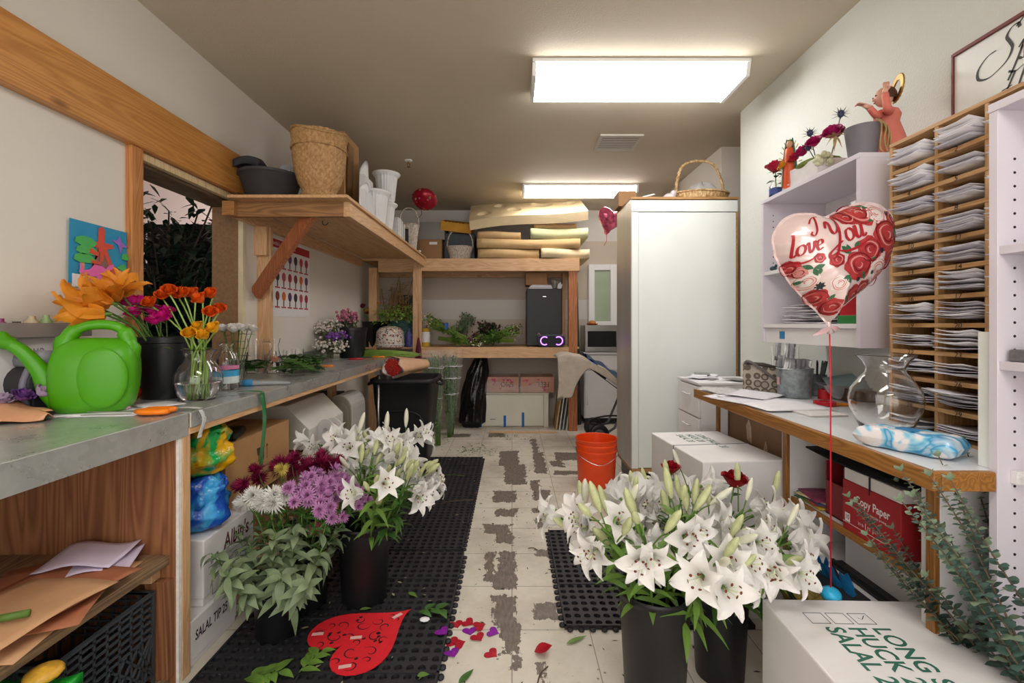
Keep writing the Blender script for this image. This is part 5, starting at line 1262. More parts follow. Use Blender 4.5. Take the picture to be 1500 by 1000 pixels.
m = MB().tube(spline([(-.08,0,.05),(-.118,0,.085),(-.145,0,.145),(-.185,0,.205),(-.222,0,.238)], 5), [.052,.05,.047,.043,.04,.037,.034,.031,.029,.027,.026,.025,.024,.023,.022,.021,.021,.0205,.02,.02,.02], 16)
P('spout', m, GRN, t)
m = MB().lathe([(.0,-.012),(.02,-.01),(.024,.01),(.040,.035),(.043,.062),(.046,.066),(.043,.069),(.038,.062),(.036,.045),(0,.042)], 28)
P('spout_rose', m, GRN, t, 0, None, (-.220,0,.236), orient((-.9,-.1,.5)))
t = T('black_bucket', 'black plastic bucket of orange lilies and carnations behind the green can', 'bucket', (-1.44, 1.93, CT+.0012))
bb = t.location.copy()
P('bucket_body', MB().lathe([(0,0),(.082,0),(.085,.004),(.096,.225),(.101,.228),(.101,.25),(.097,.252),(.090,.245),(.080,.006),(0,.006)], 36), BLK, t)
# orange lilies leaning over the can
for k, (px, py, dd, dv, s_) in enumerate(((128,462,1.66,(-.8,-.5,-.1),1.55),(140,438,1.72,(-.5,-.8,.25),1.5),(122,445,1.74,(-1,-.1,.2),1.35),(165,424,1.78,(.2,-.5,.8),1.35),(184,418,1.84,(.5,-.3,.7),1.2))):
    hp_ = Vector((X(px, dd), dd, Z(py, dd))); dv = Vector(dv).normalized(); hb = hp_ - dv*.05
    base = bb + V(.02*math.cos(k), .02*math.sin(k), .06)
    t = T('orange_lily', ('orange lily bloom drooping lowest over the green can', 'large orange lily facing forward above the green can', 'orange lily turned to the left wall above the green can', 'yellow-orange lily opening upward below the child\'s paper picture', 'small orange lily at the right beside the window casing')[k], 'lily', base)
    mid = (base+hb)/2 + V(0,0,.07); P('stem', MB().tube(spline([(0,0,0), mid-base, hb-base], 5), .004, 6), STEM, t)
    l = MB()
    for j in range(4): l.leaf((mid-base)*(.7+.2*j), (math.cos(j*2.1), math.sin(j*2.1), .3), .10, .022, (0,0,1), .35)
    P('foliage', l, LEAFB, t); q_ = put(LILY_ME_O[k % 3], 'flower', t, hb-base, orient(dv, k), s_); q_['label'] = 'orange bloom'
CARN = mat('carnation_magenta', 'e01a90', .5, var=.25, scale=40, thin=.15)
for k, (px, py, dd) in enumerate(((193,447,1.9),(200,464,1.86),(206,447,1.93),(226,460,1.9),(236,470,1.87),(228,474,1.86),(243,462,1.92))):
    hp_ = Vector((X(px, dd), dd, Z(py, dd))); base = bb + V(.03*math.cos(k*2.4), .03*math.sin(k*2.4), .10)
    rose_stem(base, hp_-base, (hp_-base).length, .027, CARN, 'ruffled magenta carnation in the black bucket behind the can', 'carnation', 30+k, 'magenta carnations in the black bucket', 'carnation', False, .12)
# vase of ranunculus
t = T('glass_vase', 'round clear glass vase of orange and yellow ranunculus, half full of water', 'vase', (-1.262, 1.87, CT+.0012)); vv = t.location.copy()
gp = [(0,0),(.058,0),(.062,.004),(.078,.03),(.086,.07),(.084,.10),(.066,.135),(.050,.155),(.047,.17),(.056,.19),(.066,.20),(.0645,.2015),(.054,.192),(.0445,.17),(.047,.155),(.063,.134),(.081,.10),(.083,.07),(.075,.033),(.058,.008),(0,.008)]
P('glass_body', MB().lathe(gp, 36), GLASS, t)
P('water', MB().lathe([(0,.009),(.057,.009),(.0745,.034),(.0822,.068),(0,.0685)], 32), mat('water', 'ffffff', 0, var=0, trans=1, ior=1.33), t)
RO = mat('orange_ranunculus', 'e25a12', .45, var=.15, scale=40, thin=.12); RY = mat('yellow_ranunculus', 'efae1e', .45, var=.1, scale=40, thin=.15)
for k, (px, py, c) in enumerate(((222,448,0),(238,437,0),(248,430,0),(270,434,0),(287,434,0),(297,442,0),(312,435,0),(322,457,0),(308,462,0),(279,493,1),(294,484,1),(318,485,1),(303,495,1),(262,436,0))):
    dd = 1.87 + .06*math.sin(k*2.1) - (.04 if c else 0); hp_ = Vector((X(px, dd), dd, Z(py, dd))); a = k*2.4
    base = vv + V(.028*math.cos(a), .028*math.sin(a), .012); nk = vv + V(.022*math.cos(a+.6), .022*math.sin(a+.6), .165)
    t = T('ranunculus', 'round %s ranunculus on a long stem in the clear glass vase' % ('orange', 'yellow')[c], 'ranunculus', base, 0, '%s ranunculus in the glass vase' % ('orange', 'yellow')[c])
    P('stem', MB().tube(spline([(0,0,0), nk-base, (nk*.35+hp_*.65)-base + V(0,0,.015), hp_-base], 5), .0032, 6), mat('pale_stem', '8fb054', .45, var=.1), t)
    P('flower', rose(.027, 7, 40+k, .02, .74), [RO, RY][c], t, 0, None, hp_-base, orient((.4*math.sin(k), -.6, .7)))
    if k % 3 == 0:
        l = MB()
        for j in range(7): l.leaf((nk-base)*1.0 + V(0,0,.03), (math.cos(j*.9), math.sin(j*.9), .8), .05, .006, (0,0,1), .4)
        P('foliage', l, LEAFB, t)
# jar with coloured water beads
t = T('glass_jar', 'narrow clear jar with pink and blue label right of the ranunculus vase', 'jar', (-1.335, 2.17, CT+.0012))
P('glass_body', MB().lathe([(0,0),(.050,0),(.052,.004),(.052,.13),(.044,.155),(.028,.175),(.026,.195),(.034,.212),(.032,.212),(.024,.195),(.026,.175),(.042,.153),(.049,.13),(.049,.006),(0,.006)], 32), GLASS, t)
P('paper_label', MB().lathe([(.0525,.03),(.0525,.062)], 32), mat('pale_label', 'c9d4d4', .5), t)
P('blue_label', MB().lathe([(.0526,.062),(.0526,.09)], 32), mat('label_blue', '3a9ac8', .4), t)
P('pink_label', MB().lathe([(.0526,.095),(.0526,.112)], 32), mat('label_pink', 'c87aa0', .4), t)
# white flowers
t = T('glass_vase', 'small ribbed glass vase of white flowers near the opening in the wall', 'vase', (-1.50, 2.52, CT+.0012)); w0 = t.location.copy()
P('glass_body', MB().lathe([(0,0),(.04,0),(.042,.004),(.045,.05),(.05,.10),(.058,.15),(.056,.15),(.048,.10),(.042,.05),(.038,.008),(0,.008)], 30, 0, None, .03, 14), GLASS, t)
for k in range(11):
    a = k*2.4; r_ = .068*math.sqrt(k/11); base = w0 + V(.015*math.cos(a), .015*math.sin(a), .012)
    rose_stem(base, V(r_*math.cos(a), r_*math.sin(a), .235+.03*math.cos(k)), .262, .023, PETW, 'small white rose in the ribbed glass vase', 'rose', 60+k, 'white roses in the ribbed vase', 'white_rose', k % 3 == 0, .04)
t = T('glass_pitcher', 'empty clear glass pitcher with a handle by the wall post', 'pitcher', (-1.60, 2.90, CT+.0012))
P('glass_body', MB().lathe([(0,0),(.05,0),(.052,.004),(.048,.1),(.043,.18),(.05,.215),(.048,.215),(.041,.18),(.045,.1),(.049,.006),(0,.006)], 30), GLASS, t)
P('handle', MB().tube(spline([(.045,0,.19),(.085,0,.185),(.09,0,.12),(.05,0,.06)], 6), .006, 8), GLASS, t)
t = T('glass_carafe', 'empty clear carafe with a pinched neck right of the pitcher', 'carafe', (-1.50, 2.93, CT+.0012))
P('glass_body', MB().lathe([(0,0),(.046,0),(.048,.004),(.046,.08),(.028,.14),(.024,.17),(.036,.215),(.034,.215),(.022,.17),(.026,.14),(.043,.08),(.045,.006),(0,.006)], 30), GLASS, t)
for k in range(4):
    t = T('glass_vase', ('row of clear glasses on the far worktop, the nearest one','second clear glass from the carafe on the far worktop','third clear glass from the carafe on the far worktop','farthest clear glass by the backsplash')[k], 'glass', (-1.62, 3.12+.13*k, CT+.0012))
    P('glass_body', MB().lathe([(0,0),(.035,0),(.037,.003),(.042,.12),(.040,.12),(.034,.006),(0,.006)], 24), GLASS, t)
# heap of cut leaves
pr = None
for k in range(20):
    r = random.Random(100+k); m = MB(); 
    if k < 5:
        t = link(bpy.data.objects.new('leaf_sprig', None)); c = spline([(-.12,0,.008),(0,.015,.018),(.12,0,.010)], 5); P('stem', MB().tube(c, .0025, 5), STEM, t)
        for j in range(9):
            p_ = c[min(len(c)-1, 1+j)]; a = (1 if j % 2 else -1)*r.uniform(.4, 1.3); m.leaf(p_, (math.cos(a), math.sin(a), r.uniform(.1, .7)), r.uniform(.06, .09), r.uniform(.042, .06), (0,0,1), .35, 0, 5, .25)
        P('foliage', m, LEAFD if k % 2 else LEAF, t); pr = (pr or []) + [t]; o = t
    else: o = dup(pr[k % 5])
    o.location = (-1.42 + .16*math.sin(k*2.3), 2.92 + .26*math.cos(k*1.7), CT + .004 + .0035*k); o.rotation_euler = (r.uniform(-.1,.1), r.uniform(-.1,.1), r.uniform(0, 6.3))
    tag(o, 'dark green leafy sprig in the heap of cuttings on the far worktop', 'sprig', 'leaf cuttings on the worktop')
S('salmon_rose', rose(.022, 5, 3), mat('salmon_petal', 'd99a86', .5, thin=.1), 'pale salmon rose head among the leaf cuttings', 'rose', (-1.42, 2.78, CT+.08))
S('orange_knife', MB().box(-.06, .06, -.012, .012, 0, .014), mat('orange_plastic', 'e58a2a'), 'orange handled knife beyond the leaf cuttings', 'knife', (-1.34, 3.32, CT+.0015), .2, None, .004)
t = T('brush', 'grey brush with a blue taped grip near the worktop edge', 'brush', OC(372, 565), .35)
P('handle', MB().tube([(-.10,0,.016),(.0,0,.014),(.16,0,.008)], [.014,.014,.006], 10), mat('grey_plastic', '8f9294', .5), t)
P('blue_band', MB().tube([(-.05,0,.0165),(-.005,0,.0155)], .0165, 12), mat('blue_tape', '2f7fae'), t, 0, 'blue tape band')
# scissors and papers
for k, (px, py, rz, s_, lab) in enumerate(((165,606,.2,.10,'white sheet of paper under the green can'),(230,594,-.5,.08,'white paper slip under the scissors, beside the black bucket'),(115,608,.5,.07,'white paper scrap left of the scissors'))):
    S('paper_sheet', MB().slab(lambda u, v: (-s_+2*s_*u, -s_*.8+1.6*s_*v, .001*math.sin(5*u)), .0004, 4, 4), WPAP, lab, 'paper', OC(px, py) + V(-.02,.03,.0003*k), rz)
t = T('scissors', 'scissors with bright orange handles on the near worktop', 'scissors', OC(204, 607), .15); ORG = mat('scissor_orange', 'ef7d0c', .35)
for s in (-1, 1):
    b = P('blade', MB().prism([(0,-.004),(-.16,s*.012),(-.165,s*.014),(-.02,s*.012+.004)][::s], .006+.003*s, .009+.003*s), STEEL, t)
    P('handle', MB().tube([( .055+.042*math.cos(a), s*.020+.015*math.sin(a), .012) for a in [2*PI*i/18 for i in range(19)]], .009, 8).tube([(-.01,0,.010),(.02,s*.014,.012)], .008, 8), ORG, t, 0, 'orange handle')
S('sequin_ribbon', MB().tube(spline([(0,0,.01),(.01,.01,.04),(-.005,.0,.07),(.01,-.005,.09)], 5), .012, 8), mat('red_sequin', 'a80f1e', .25, .5, var=.5, scale=200), 'crumpled red sequin ribbon between the can and the black bucket', 'ribbon', OC(196, 588))
S('pink_eraser', MB().ell((0,0,.008), (.035,.014,.008), 12, 6), mat('mauve_plastic', 'b58aa0', .5), 'mauve ribbon tag lying by the scissors', 'tag', OC(178, 600))
# kraft paper parcel and the clutter at the left edge
t = T('kraft_wrap', 'folded shiny kraft paper at the left edge of the near worktop', 'paper', (-1.455, 1.45, CT+.0012), -.05)
m = MB().slab(lambda u, v: (-.26+.27*u, (-.085+.17*v)*(1-.80*u**2.5), .003+.048*abs(math.sin(PI*v))*(1-.7*u**2)+.006*math.sin(7*u+3*v)**2), .002, 16, 10)
P('lower_fold', m, mat('shiny_kraft', 'c9936e', .32, var=.1, bmp=.2, bscale=12), t)
m = MB().slab(lambda u, v: (-.26+.20*u+.04*v, (-.03+.11*v)*(1-.5*u), .050-.028*u+.016*math.sin(PI*v)*(1-u)+.004*math.sin(9*u)), .002, 14, 8)
P('upper_fold', m, mat('shiny_kraft', 'c9936e'), t)
t = T('tool_bag', 'grey and black tool bag against the left wall', 'bag', (-1.640, 1.60, CT+.0012), -.1)
P('bag_body', MB().tube([(-.045,.0,.10),(.05,.0,.10)], .065, 20).box(-.045, .05, -.05, .05, 0, .09), mat('bag_black', '2a2a30', .6, var=.2), t, .004)
P('bag_cuff', MB().tube([(-.052,.0,.178),(.05,.0,.178)], .035, 14), mat('bag_grey', '8a8a92', .5), t)
P('strap', MB().tube(spline([(.03,-.05,.02),(.035,-.068,.10),(.03,-.03,.19)], 5), .010, 8), mat('bag_strap', '6f6c7c', .5), t)
t = T('wall_carton', 'white carton with grey lettering behind the tool bag', 'carton', (-1.717, 1.42, CT+.001)); t.name = 'white_carton'
P('box_body', MB().box(0, .026, .09, .36, 0, .255), WBOX, t, .002)
P('grey_lettering', MB().text('Aqua', .05, basis((.002, .0892, .20), (1,0,0), (0,0,1)), 0, .2).text('Aqua', .06, basis((.0268, .16, .19), (0,1,0), (0,0,1)), 0, .8), mat('grey_ink', '8a8c92', .7, var=0), t)
t = T('plastic_tray', 'clear plastic tray of trinkets on top of the white carton at the left wall', 'tray', (-1.716, 1.49, CT+.2575))
P('tray_body', MB().box(0, .06, 0, .34, 0, .004).box(0, .003, 0, .34, .004, .05).box(.057, .06, 0, .34, .004, .05).box(0, .06, 0, .003, .004, .05).box(0, .06, .337, .34, .004, .05), mat('tray_clear', 'b9b2b0', .2, var=.05, trans=.5), t)
tl = t.location.copy()
for k, (y, r_, h_, c, lab) in enumerate(((.04,.018,.06,'8a3a68','magenta bottle'),(.09,.022,.05,'4a3a3a','dark jar'),(.14,.02,.07,'b7a98a','beige jar'),(.19,.018,.075,'8fae7a','pale green bottle'),(.24,.02,.07,'c9b8a8','cream bottle'),(.30,.016,.08,'7a2018','dark red bottle'))):
    S('bottle', MB().lathe([(0,0),(r_,0),(r_,h_*.7),(r_*.5,h_*.85),(r_*.5,h_),(0,h_)], 16), mat('trinket_%d' % k, c, .4, var=.2), 'small %s in the clear tray against the left wall' % lab, 'bottle', tl + V(.03, y, .0045))
t = T('orange_carton', 'narrow orange carton behind the spout of the green can', 'carton', (-1.64, 1.72, CT+.001), -.1)
P('box_body', MB().box(0, .055, 0, .09, 0, .20), mat('orange_card', 'd2691e', .5, var=.1), t, .002); P('black_letter', MB().text('C', .07, basis((.008,-.0008,.09), (1,0,0), (0,0,1))), INKD, t)
for k in range(4):
    S('purple_bloom', rose(.024, 4, 80+k, .1), mat('violet_petal', '7a4a96', .5, var=.3, thin=.1) if k % 2 else mat('pale_lilac', 'b9a3c0', .5, thin=.1), ('violet bloom', 'lilac bloom')[1-k % 2] + ' lying in front of the tool bag', 'flower', (-1.635+.035*(k % 3), 1.49+.022*k, CT+.045+.012*k), (.4*k, .3, k), ('violet', 'lilac')[1-k % 2] + ' blooms by the tool bag')
# ribbons over the edge
def hang(px, d, top, L, w_, m_, label):
    x = CX + .012; m = MB()
    m.slab(lambda u, v: (.004+.006*math.sin(5*u)+.002*v, -w_/2+w_*v+.012*math.sin(3*u), -L*u), .0008, 14, 3)
    m.slab(lambda u, v: (-.10+.108*u, -w_/2+w_*v, .004+.004*math.sin(PI*u)), .0008, 6, 3)
    return S('hanging_ribbon', m, m_, label, 'ribbon', (x, d, CT+.004))
hang(287, 1.63, 0, .10, .02, mat('white_organza', 'd9dedc', .4, trans=.3, var=0), 'sheer white ribbon hanging over the edge below the ranunculus vase')
hang(375, 2.03, 0, .32, .03, mat('green_organza', '2f7a44', .4, trans=.15, var=.1), 'sheer green ribbon hanging over the edge of the far worktop')
# ---- wall pictures
t = T('paper_picture', 'child\'s cut-paper picture of a pink dinosaur and a red tower on the left wall', 'picture', (WL+.004, 1.79, 1.365))
pc = lambda n, c: mat('craft_'+n, c, .8, var=.06, scale=30)
def cut(name, pts, o, m_, th=.0015):
    P(name, MB().prism([(y*.27, z*.245) for y, z in pts], 0, th, 0, Matrix(((0,0,1,o),(1,0,0,0),(0,1,0,0),(0,0,0,1)))), m_, t)
cut('blue_sheet', [(0,0),(1,.0),(1,1.0),(.02,1.02)], .004, pc('blue', '2f8fb8'))
cut('white_strip', [(.05,-.06),(1.02,-.02),(1.0,.13),(.05,.15)], .0065, pc('white', 'dcd6d8'))
cut('brown_cone', [(.32,.15),(.78,.15),(.62,.66),(.45,.66)], .0065, pc('brown', '8a6a62'))
cut('red_tower', [(.30,.15),(.38,.15),(.47,.62),(.33,.64),(.33,.70),(.46,.73),(.47,.95),(.53,1.0),(.58,.94),(.57,.73),(.72,.72),(.73,.66),(.60,.62),(.82,.14),(.74,.14),(.56,.55),(.55,.40),(.49,.40),(.49,.58)], .009, pc('red', 'd0503e'))
cut('red_branch', [(.30,.52),(.46,.48),(.46,.54),(.33,.60)], .011, pc('red', 'd0503e')); cut('red_branch', [(.33,.36),(.50,.34),(.50,.39),(.34,.41)], .011, pc('red', 'd0503e'))
for a, b in (((.08,.66),.09),((.10,.52),.10),((.06,.38),.10)):
    x, z = a; cut('green_cloud', [(x,z),(x+.1,z-.04),(x+.3,z-.03),(x+.36,z+.03),(x+.27,z+.10),(x+.13,z+.12),(x+.02,z+.08)], .0095+.0015*b, pc('green', '4fae5c'))
cut('orange_trunk', [(.17,.14),(.24,.14),(.24,.36),(.17,.36)], .007, pc('peach', 'd29a72')); cut('orange_trunk', [(.86,.12),(.93,.12),(.93,.32),(.86,.32)], .007, pc('peach', 'd29a72'))
cut('green_bough', [(.78,.34),(.98,.25),(1.0,.32),(.92,.42)], .0095, pc('green', '4fae5c')); cut('green_bough', [(.88,.50),(1.12,.48),(.98,.60),(.90,.60)], .0095, pc('green', '4fae5c'))
cut('purple_star', [(.70,.80),(.80,.82),(.84,.90),(.88,.80),(1.02,.72),(.90,.72),(.86,.60),(.82,.74)], .0095, pc('violet', '9a6ac0'))
cut('pink_dinosaur', [(.14,.18),(.16,.34),(.20,.22),(.30,.24),(.38,.33),(.50,.33),(.58,.28),(.64,.36),(.72,.38),(.73,.32),(.66,.28),(.62,.16),(.60,.10),(.55,.10),(.55,.15),(.50,.15),(.50,.06),(.44,.06),(.43,.14),(.36,.14),(.35,.06),(.29,.06),(.30,.16),(.22,.14)], .0125, pc('pink', 'e468b0'))
t = T('wall_poster', 'white product poster with a red banner behind the diagonal brace', 'poster', (WL+.002, 3.24, 1.265))
t.name = 'product_poster'
P('poster_sheet', MB().box(0, .002, 0, .70, 0, .575), mat('poster_white', 'e2dfe2', .5, var=.03), t)
P('red_banner', MB().box(.002, .0028, .01, .69, .50, .56), mat('banner_red', 'ab1f30', .5, var=.03), t)
P('banner_lettering', MB().text("Colombia's Natural Products", .042, basis((.0034,.04,.517), (0,1,0), (0,0,1)), 0, .8), wi, t)
cc = ['a03048', '7a3a30', 'c86a2a', '5a3a60', '3a3036', 'b04a5a']
IC = [mat('icon_%d' % i, c, .6, var=.4, scale=150) for i, c in enumerate(cc)]; mb = MB(); base_ = MB()
for row in range(3):
    for col in range(7):
        y, z = .06+.095*col, .365-.145*row; k = (row*3+col) % 6
        P('bouquet_picture', MB().ell((.0032, y, z+.075), (.0012,.03,.035), 12, 8, k).box(.002, .0036, y-.006, y+.006, z, z+.05, 4), IC, t)
        base_.box(.002, .0032, y-.035, y+.035, z-.012, z-.002)
P('caption_bar', base_, mat('banner_red', 'ab1f30'), t)
# ---- plant beyond the opening
t = T('ficus_tree', 'dark leafy indoor tree beyond the opening in the left wall', 'tree', (-2.42, 3.25, 0))
rr = random.Random(3); m = MB(); l = MB()
for k in range(40):
    a = rr.uniform(0, 6.3); R_ = rr.uniform(.1, .42); z1 = rr.uniform(1.0, 2.15); m.tube(spline([(0,0,.6),(R_*.3*math.cos(a),R_*.3*math.sin(a),z1*.7),(R_*math.cos(a),R_*math.sin(a),z1)], 4), .006, 5)
    for j in range(70):
        f = rr.uniform(.3, 1.05); p_ = V(R_*f*math.cos(a)+rr.gauss(0,.08), R_*f*math.sin(a)+rr.gauss(0,.08), .7+(z1-.7)*f+rr.gauss(0,.09)); b = rr.uniform(0, 6.3)
        l.leaf(p_, (math.cos(b), math.sin(b), rr.uniform(-.9, .2)), rr.uniform(.06, .11), rr.uniform(.03, .05), (0,0,1), .2, 0, 3)
m.tube([(0,0,.3),(0,0,.8)], .04, 8); P('trunk', m, mat('ficus_bark', '4a4034', .8), t); P('foliage', l, mat('ficus_leaf', '24382a', .4, var=.35, thin=.1), t)
P('pot', MB().lathe([(0,0),(.17,0),(.2,.32),(.17,.32),(0,.3)], 20), mat('dark_pot', '2a2624', .6), t)
S('black_screen', MB().box(-.35, .35, -.02, .02, 0, 2.02), mat('black_screen_cloth', '17161a', .8), 'tall black screen behind the leafy tree beyond the opening', 'screen', (-2.62, 3.80, 0))
# ================================================================ UNDER THE LEFT COUNTER
SH = .4365
for k, (x, y, w_, l_, rz, m_, lab) in enumerate(((-1.33,1.24,.36,.46,.15,KRAFT,'lowest brown kraft sheet on the cabinet shelf'),(-1.29,1.27,.30,.40,.42,mat('red_kraft','a9694a',.65,var=.1,bmp=.1,bscale=25),'reddish brown kraft sheet turned askew on the cabinet shelf'),(-1.27,1.24,.28,.34,-.25,mat('red_kraft','a9694a'),'folded reddish kraft sheet on the pile in the cabinet'),(-1.245,1.14,.26,.34,-.1,KRAFT,'topmost pale kraft sheet at the front of the cabinet shelf'))):
    S('kraft_sheet', MB().slab(lambda u, v: (-w_/2+w_*u, -l_/2+l_*v, .008*math.sin(2.5*u+k)**2+.010*math.sin(3*v+k)**2), .0015, 10, 10), m_, lab, 'kraft paper', (x, y, SH+.014*k), rz)
for k in range(2):
    S('tissue_sheet', MB().slab(lambda u, v: (-.10+.20*u, -.085+.17*v, .008+.016*math.sin(3*u+v)**2), .001, 10, 8), mat('lavender_tissue', 'd3c6dc', .75, var=.04), ('lavender tissue sheet on the cabinet shelf behind the kraft paper', 'white-lilac tissue sheet beneath the lavender one')[k], 'tissue paper', (-1.31+.03*k, 1.44-.01*k, SH+.036-.016*k), .2+.2*k)
S('stem_piece', MB().tube([(-.04,0,.009),(.04,.01,.009)], .009, 8), STEM, 'short green stem piece on the kraft paper', 'stem', (-1.19, 1.09, SH+.066), .3)
t = T('milk_crate', 'black plastic milk crate on the bottom of the plywood cabinet', 'crate', (-1.55, 1.165, .0405)); m = MB(); cw, cl, ch = .39, .335, .295
for s in range(2):
    for k in range(9): m.box(cw*s-.004 if s else 0, cw*s+.004 if not s else cw, k*cl/8-.003, k*cl/8+.003, 0, ch)
    for k in range(10): m.box(0, cw, (cl-.004)*s, (cl-.004)*s+.004, 0, .006) if k == 0 else None; m.box(k*cw/9-.003, k*cw/9+.003, cl*s-.004, cl*s+.004, 0, ch)
    for z in [0, .03]+[.16+.022*j for j in range(7)]: m.box((cw-.006)*s, (cw-.006)*s+.006, 0, cl, z, z+.006); m.box(0, cw, (cl-.006)*s, (cl-.006)*s+.006, z, z+.006)
    for k in range(7): m.bar((cw*s, k*.05, .03), (cw*s, min(cl, k*.05+.13), .16), .006, .005, 0, (1,0,0)); m.bar((cw*s, k*.05+.1 if k < 5 else cl, .03), (cw*s, max(0, k*.05-.03), .16), .006, .005, 0, (1,0,0))
m.box(0, cw, 0, cl, 0, .004); P('crate_lattice', m, mat('crate_black', '3a4046', .45, var=.2), t)
for s in (0, 1): P('rim', MB().box(-.004 if s else -.004, cw+.004, cl*s-.006, cl*s+.006, ch-.004, ch+.004).box(cw*s-.006, cw*s+.006, 0, cl, ch-.004, ch+.004), mat('crate_black', '22262a'), t)
for k in range(5):
    S('crumpled_bag', MB().ell((0,0,.05), (.05,.04,.055), 12, 8), FILM if k % 2 else mat('crumpled_white', 'c9c6c6', .5, var=.2, bmp=.8, bscale=30), ('crumpled white bag', 'crumpled clear bag')[k % 2] + ' inside the black milk crate', 'bag', (-1.30-.09*(k % 3), 1.25+.1*(k % 2)+.03*k, .05), k, ('white', 'clear')[k % 2] + ' bags in the milk crate')
S('dark_cloth', MB().ell((0,0,.08), (.16,.13,.09), 16, 10), mat('dark_fabric', '1f1d20', .9), 'dark bundle inside the black milk crate', 'bundle', (-1.35, 1.33, .047))
m = MB().slab(lambda u, v: (-.10+.20*u, -.10+.26*v, .03*math.sin(PI*u)*math.sin(3*v+1)), .03, 10, 10)
t = T('chip_bag', 'bright green snack bag in front of the milk crate at the bottom left', 'bag', (-1.19, 1.02, .29))
P('bag_body', m, mat('snack_green', '169a2e', .3, var=.15, scale=12), t); P('yellow_patch', MB().ell((.04,.12,.055), (.04,.04,.018), 12, 6), mat('snack_yellow', 'd8a53a', .4, var=.3, scale=40), t)
S('black_tub', MB().box(-.14, .10, -.12, .12, 0, .245), mat('dark_bin', '26282a', .6), 'dark tub under the green snack bag', 'tub', (-1.20, 1.02, .0405), 0, None, .01)
# cartons below the far worktop
t = lid_carton('white_carton', (-1.47, 1.70, .165), 0, .34, .33, .245, 'white carton with maroon lettering, upper of the two by the cabinet post')
m = MB().text("Albin's", .085, basis((.3408,.12,.155), (0,1,0), (0,0,1)), 0, .75, .1, 'LEFT', .0015); P('maroon_lettering', m, INKM, t, 0, 'maroon lettering')
m = MB()
for a in ((.03,.30,.13,.1315),(.03,.30,.105,.1065),(.05,.15,.02,.0215),(.05,.0515,.02,.09),(.15,.1515,.02,.09),(.05,.15,.09,.0915)): m.box(.3402, .3408, *a)
m.text('bl', .022, basis((.3408,.04,.138), (0,1,0), (0,0,1))).text('Salal 25', .022, basis((.3408,.05,.112), (0,1,0), (0,0,1)))
P('form_lines', m, INKD, t)
t = lid_carton('white_carton', (-1.47, 1.62, 0), 0, .35, .27, .163, 'white carton on the floor with black hand lettering, below the maroon lettered one')
P('black_lettering', MB().text('SALAL TIP 25', .048, basis((.3508,.02,.085), (0,1,0), (0,0,1)), 0, .68, .1, 'LEFT', .001), INKD, t)
t = carton('cardboard_carton', (-1.68, 2.06, .40), 0, .47, .56, .285, CARD, 'large brown carton with fragile symbols under the far worktop', 'carton')
t.location = (-1.68, 1.96, .405)
m = MB(); Bq = lambda y, z: basis((.4708, y, z), (0,1,0), (0,0,1))
m.text('KEEP DRY THIS SIDE UP', .022, Bq(.24,.10), 0, .8).text('HANDLE WITH CARE', .022, Bq(.24,.07), 0, .8).text('FRAGILE', .022, Bq(.24,.04), 0, .8)
for y in (.30, .33):
    m.box(.4703, .4708, y, y+.004, .14, .20); m.prism([(y-.008,.20),(y+.012,.20),(y+.002,.215)], .4703, .4708, 0, YZ(0,0))
m.prism([(.24,.21),(.245,.18),(.255,.17),(.255,.148),(.245,.145),(.27,.145),(.26,.148),(.26,.17),(.27,.18),(.275,.21)], .4703, .4708, 0, YZ(0,0))
P('black_printing', m, mat('faded_ink', '4a3c30', .7, var=.1), t)
carton('cardboard_carton', (-1.66, 2.0, .10), 0, .42, .56, .30, CARDD, 'brown carton below the large fragile one, behind the sage bucket', 'carton')
S('wood_pallet', MB().box(0, .5, 0, .09, 0, .098).box(0, .5, .3, .39, 0, .098).box(0, .5, .6, .69, 0, .098).box(.0, .5, -.02, .72, .0985, .0995), FIR['y'], 'low wooden pallet under the brown cartons', 'pallet', (-1.68, 1.95, 0))
def bagm(n, a, b): 
    if n in MATS: return MATS[n]
    m, nt, bb_ = nodes(n); bb_.inputs['Roughness'].default_value = .22; v = objco(nt)
    nt.links.new(ramp(nt, noise(nt, 7, 2, .5, v, .6), [(.44, sc(a)), (.52, sc(b))]), bb_.inputs['Base Color']); bump(nt, bb_, noise(nt, 18, 3, .6, v), .8, .012); MATS[n] = m; return m
def softbag(name, loc, r_, m_, label, seed):
    rr = random.Random(seed); m = MB(); n, k = 24, 14; vs = []
    from mathutils import noise as mn
    def fn(u, v):
        a = 2*PI*u; t_ = PI*v; z = -math.cos(t_); q = V(math.cos(a)*math.sin(t_), math.sin(a)*math.sin(t_), z)
        w_ = 1+.45*mn.noise(q*1.6+V(seed*3,0,0))+.30*mn.noise(q*4+V(0,seed*5,0)); w_ = max(.6, w_); s_ = math.sin(t_)**.55
        return (r_[0]*w_*s_*math.cos(a), r_[1]*w_*s_*math.sin(a), r_[2]*(1+z*(1+(.25*mn.noise(q*5) if z > 0 else 0))))
    n, k = 40, 26; m.sheet(fn, n, k); return S(name, m, m_, label, 'bag', loc)
softbag('plastic_bag', (-1.20, 1.80, .413), (.085,.085,.10), bagm('blue_bag_film', '1a52b8', '3aa0dc'), 'blue plastic bag stuffed behind the post, on the white carton', 1)
softbag('plastic_bag', (-1.21, 1.83, .612), (.09,.10,.10), bagm('yellow_bag_film', 'd8a411', '139a4a'), 'yellow and green plastic bag on top of the blue bag', 2)
S('black_pouch', MB().box(-.06, .06, -.09, .09, 0, .035), mat('pouch_black', '18181a', .45), 'flat black pouch on top of the large brown carton', 'pouch', (-1.29, 2.10, .692), .3, None, .012)
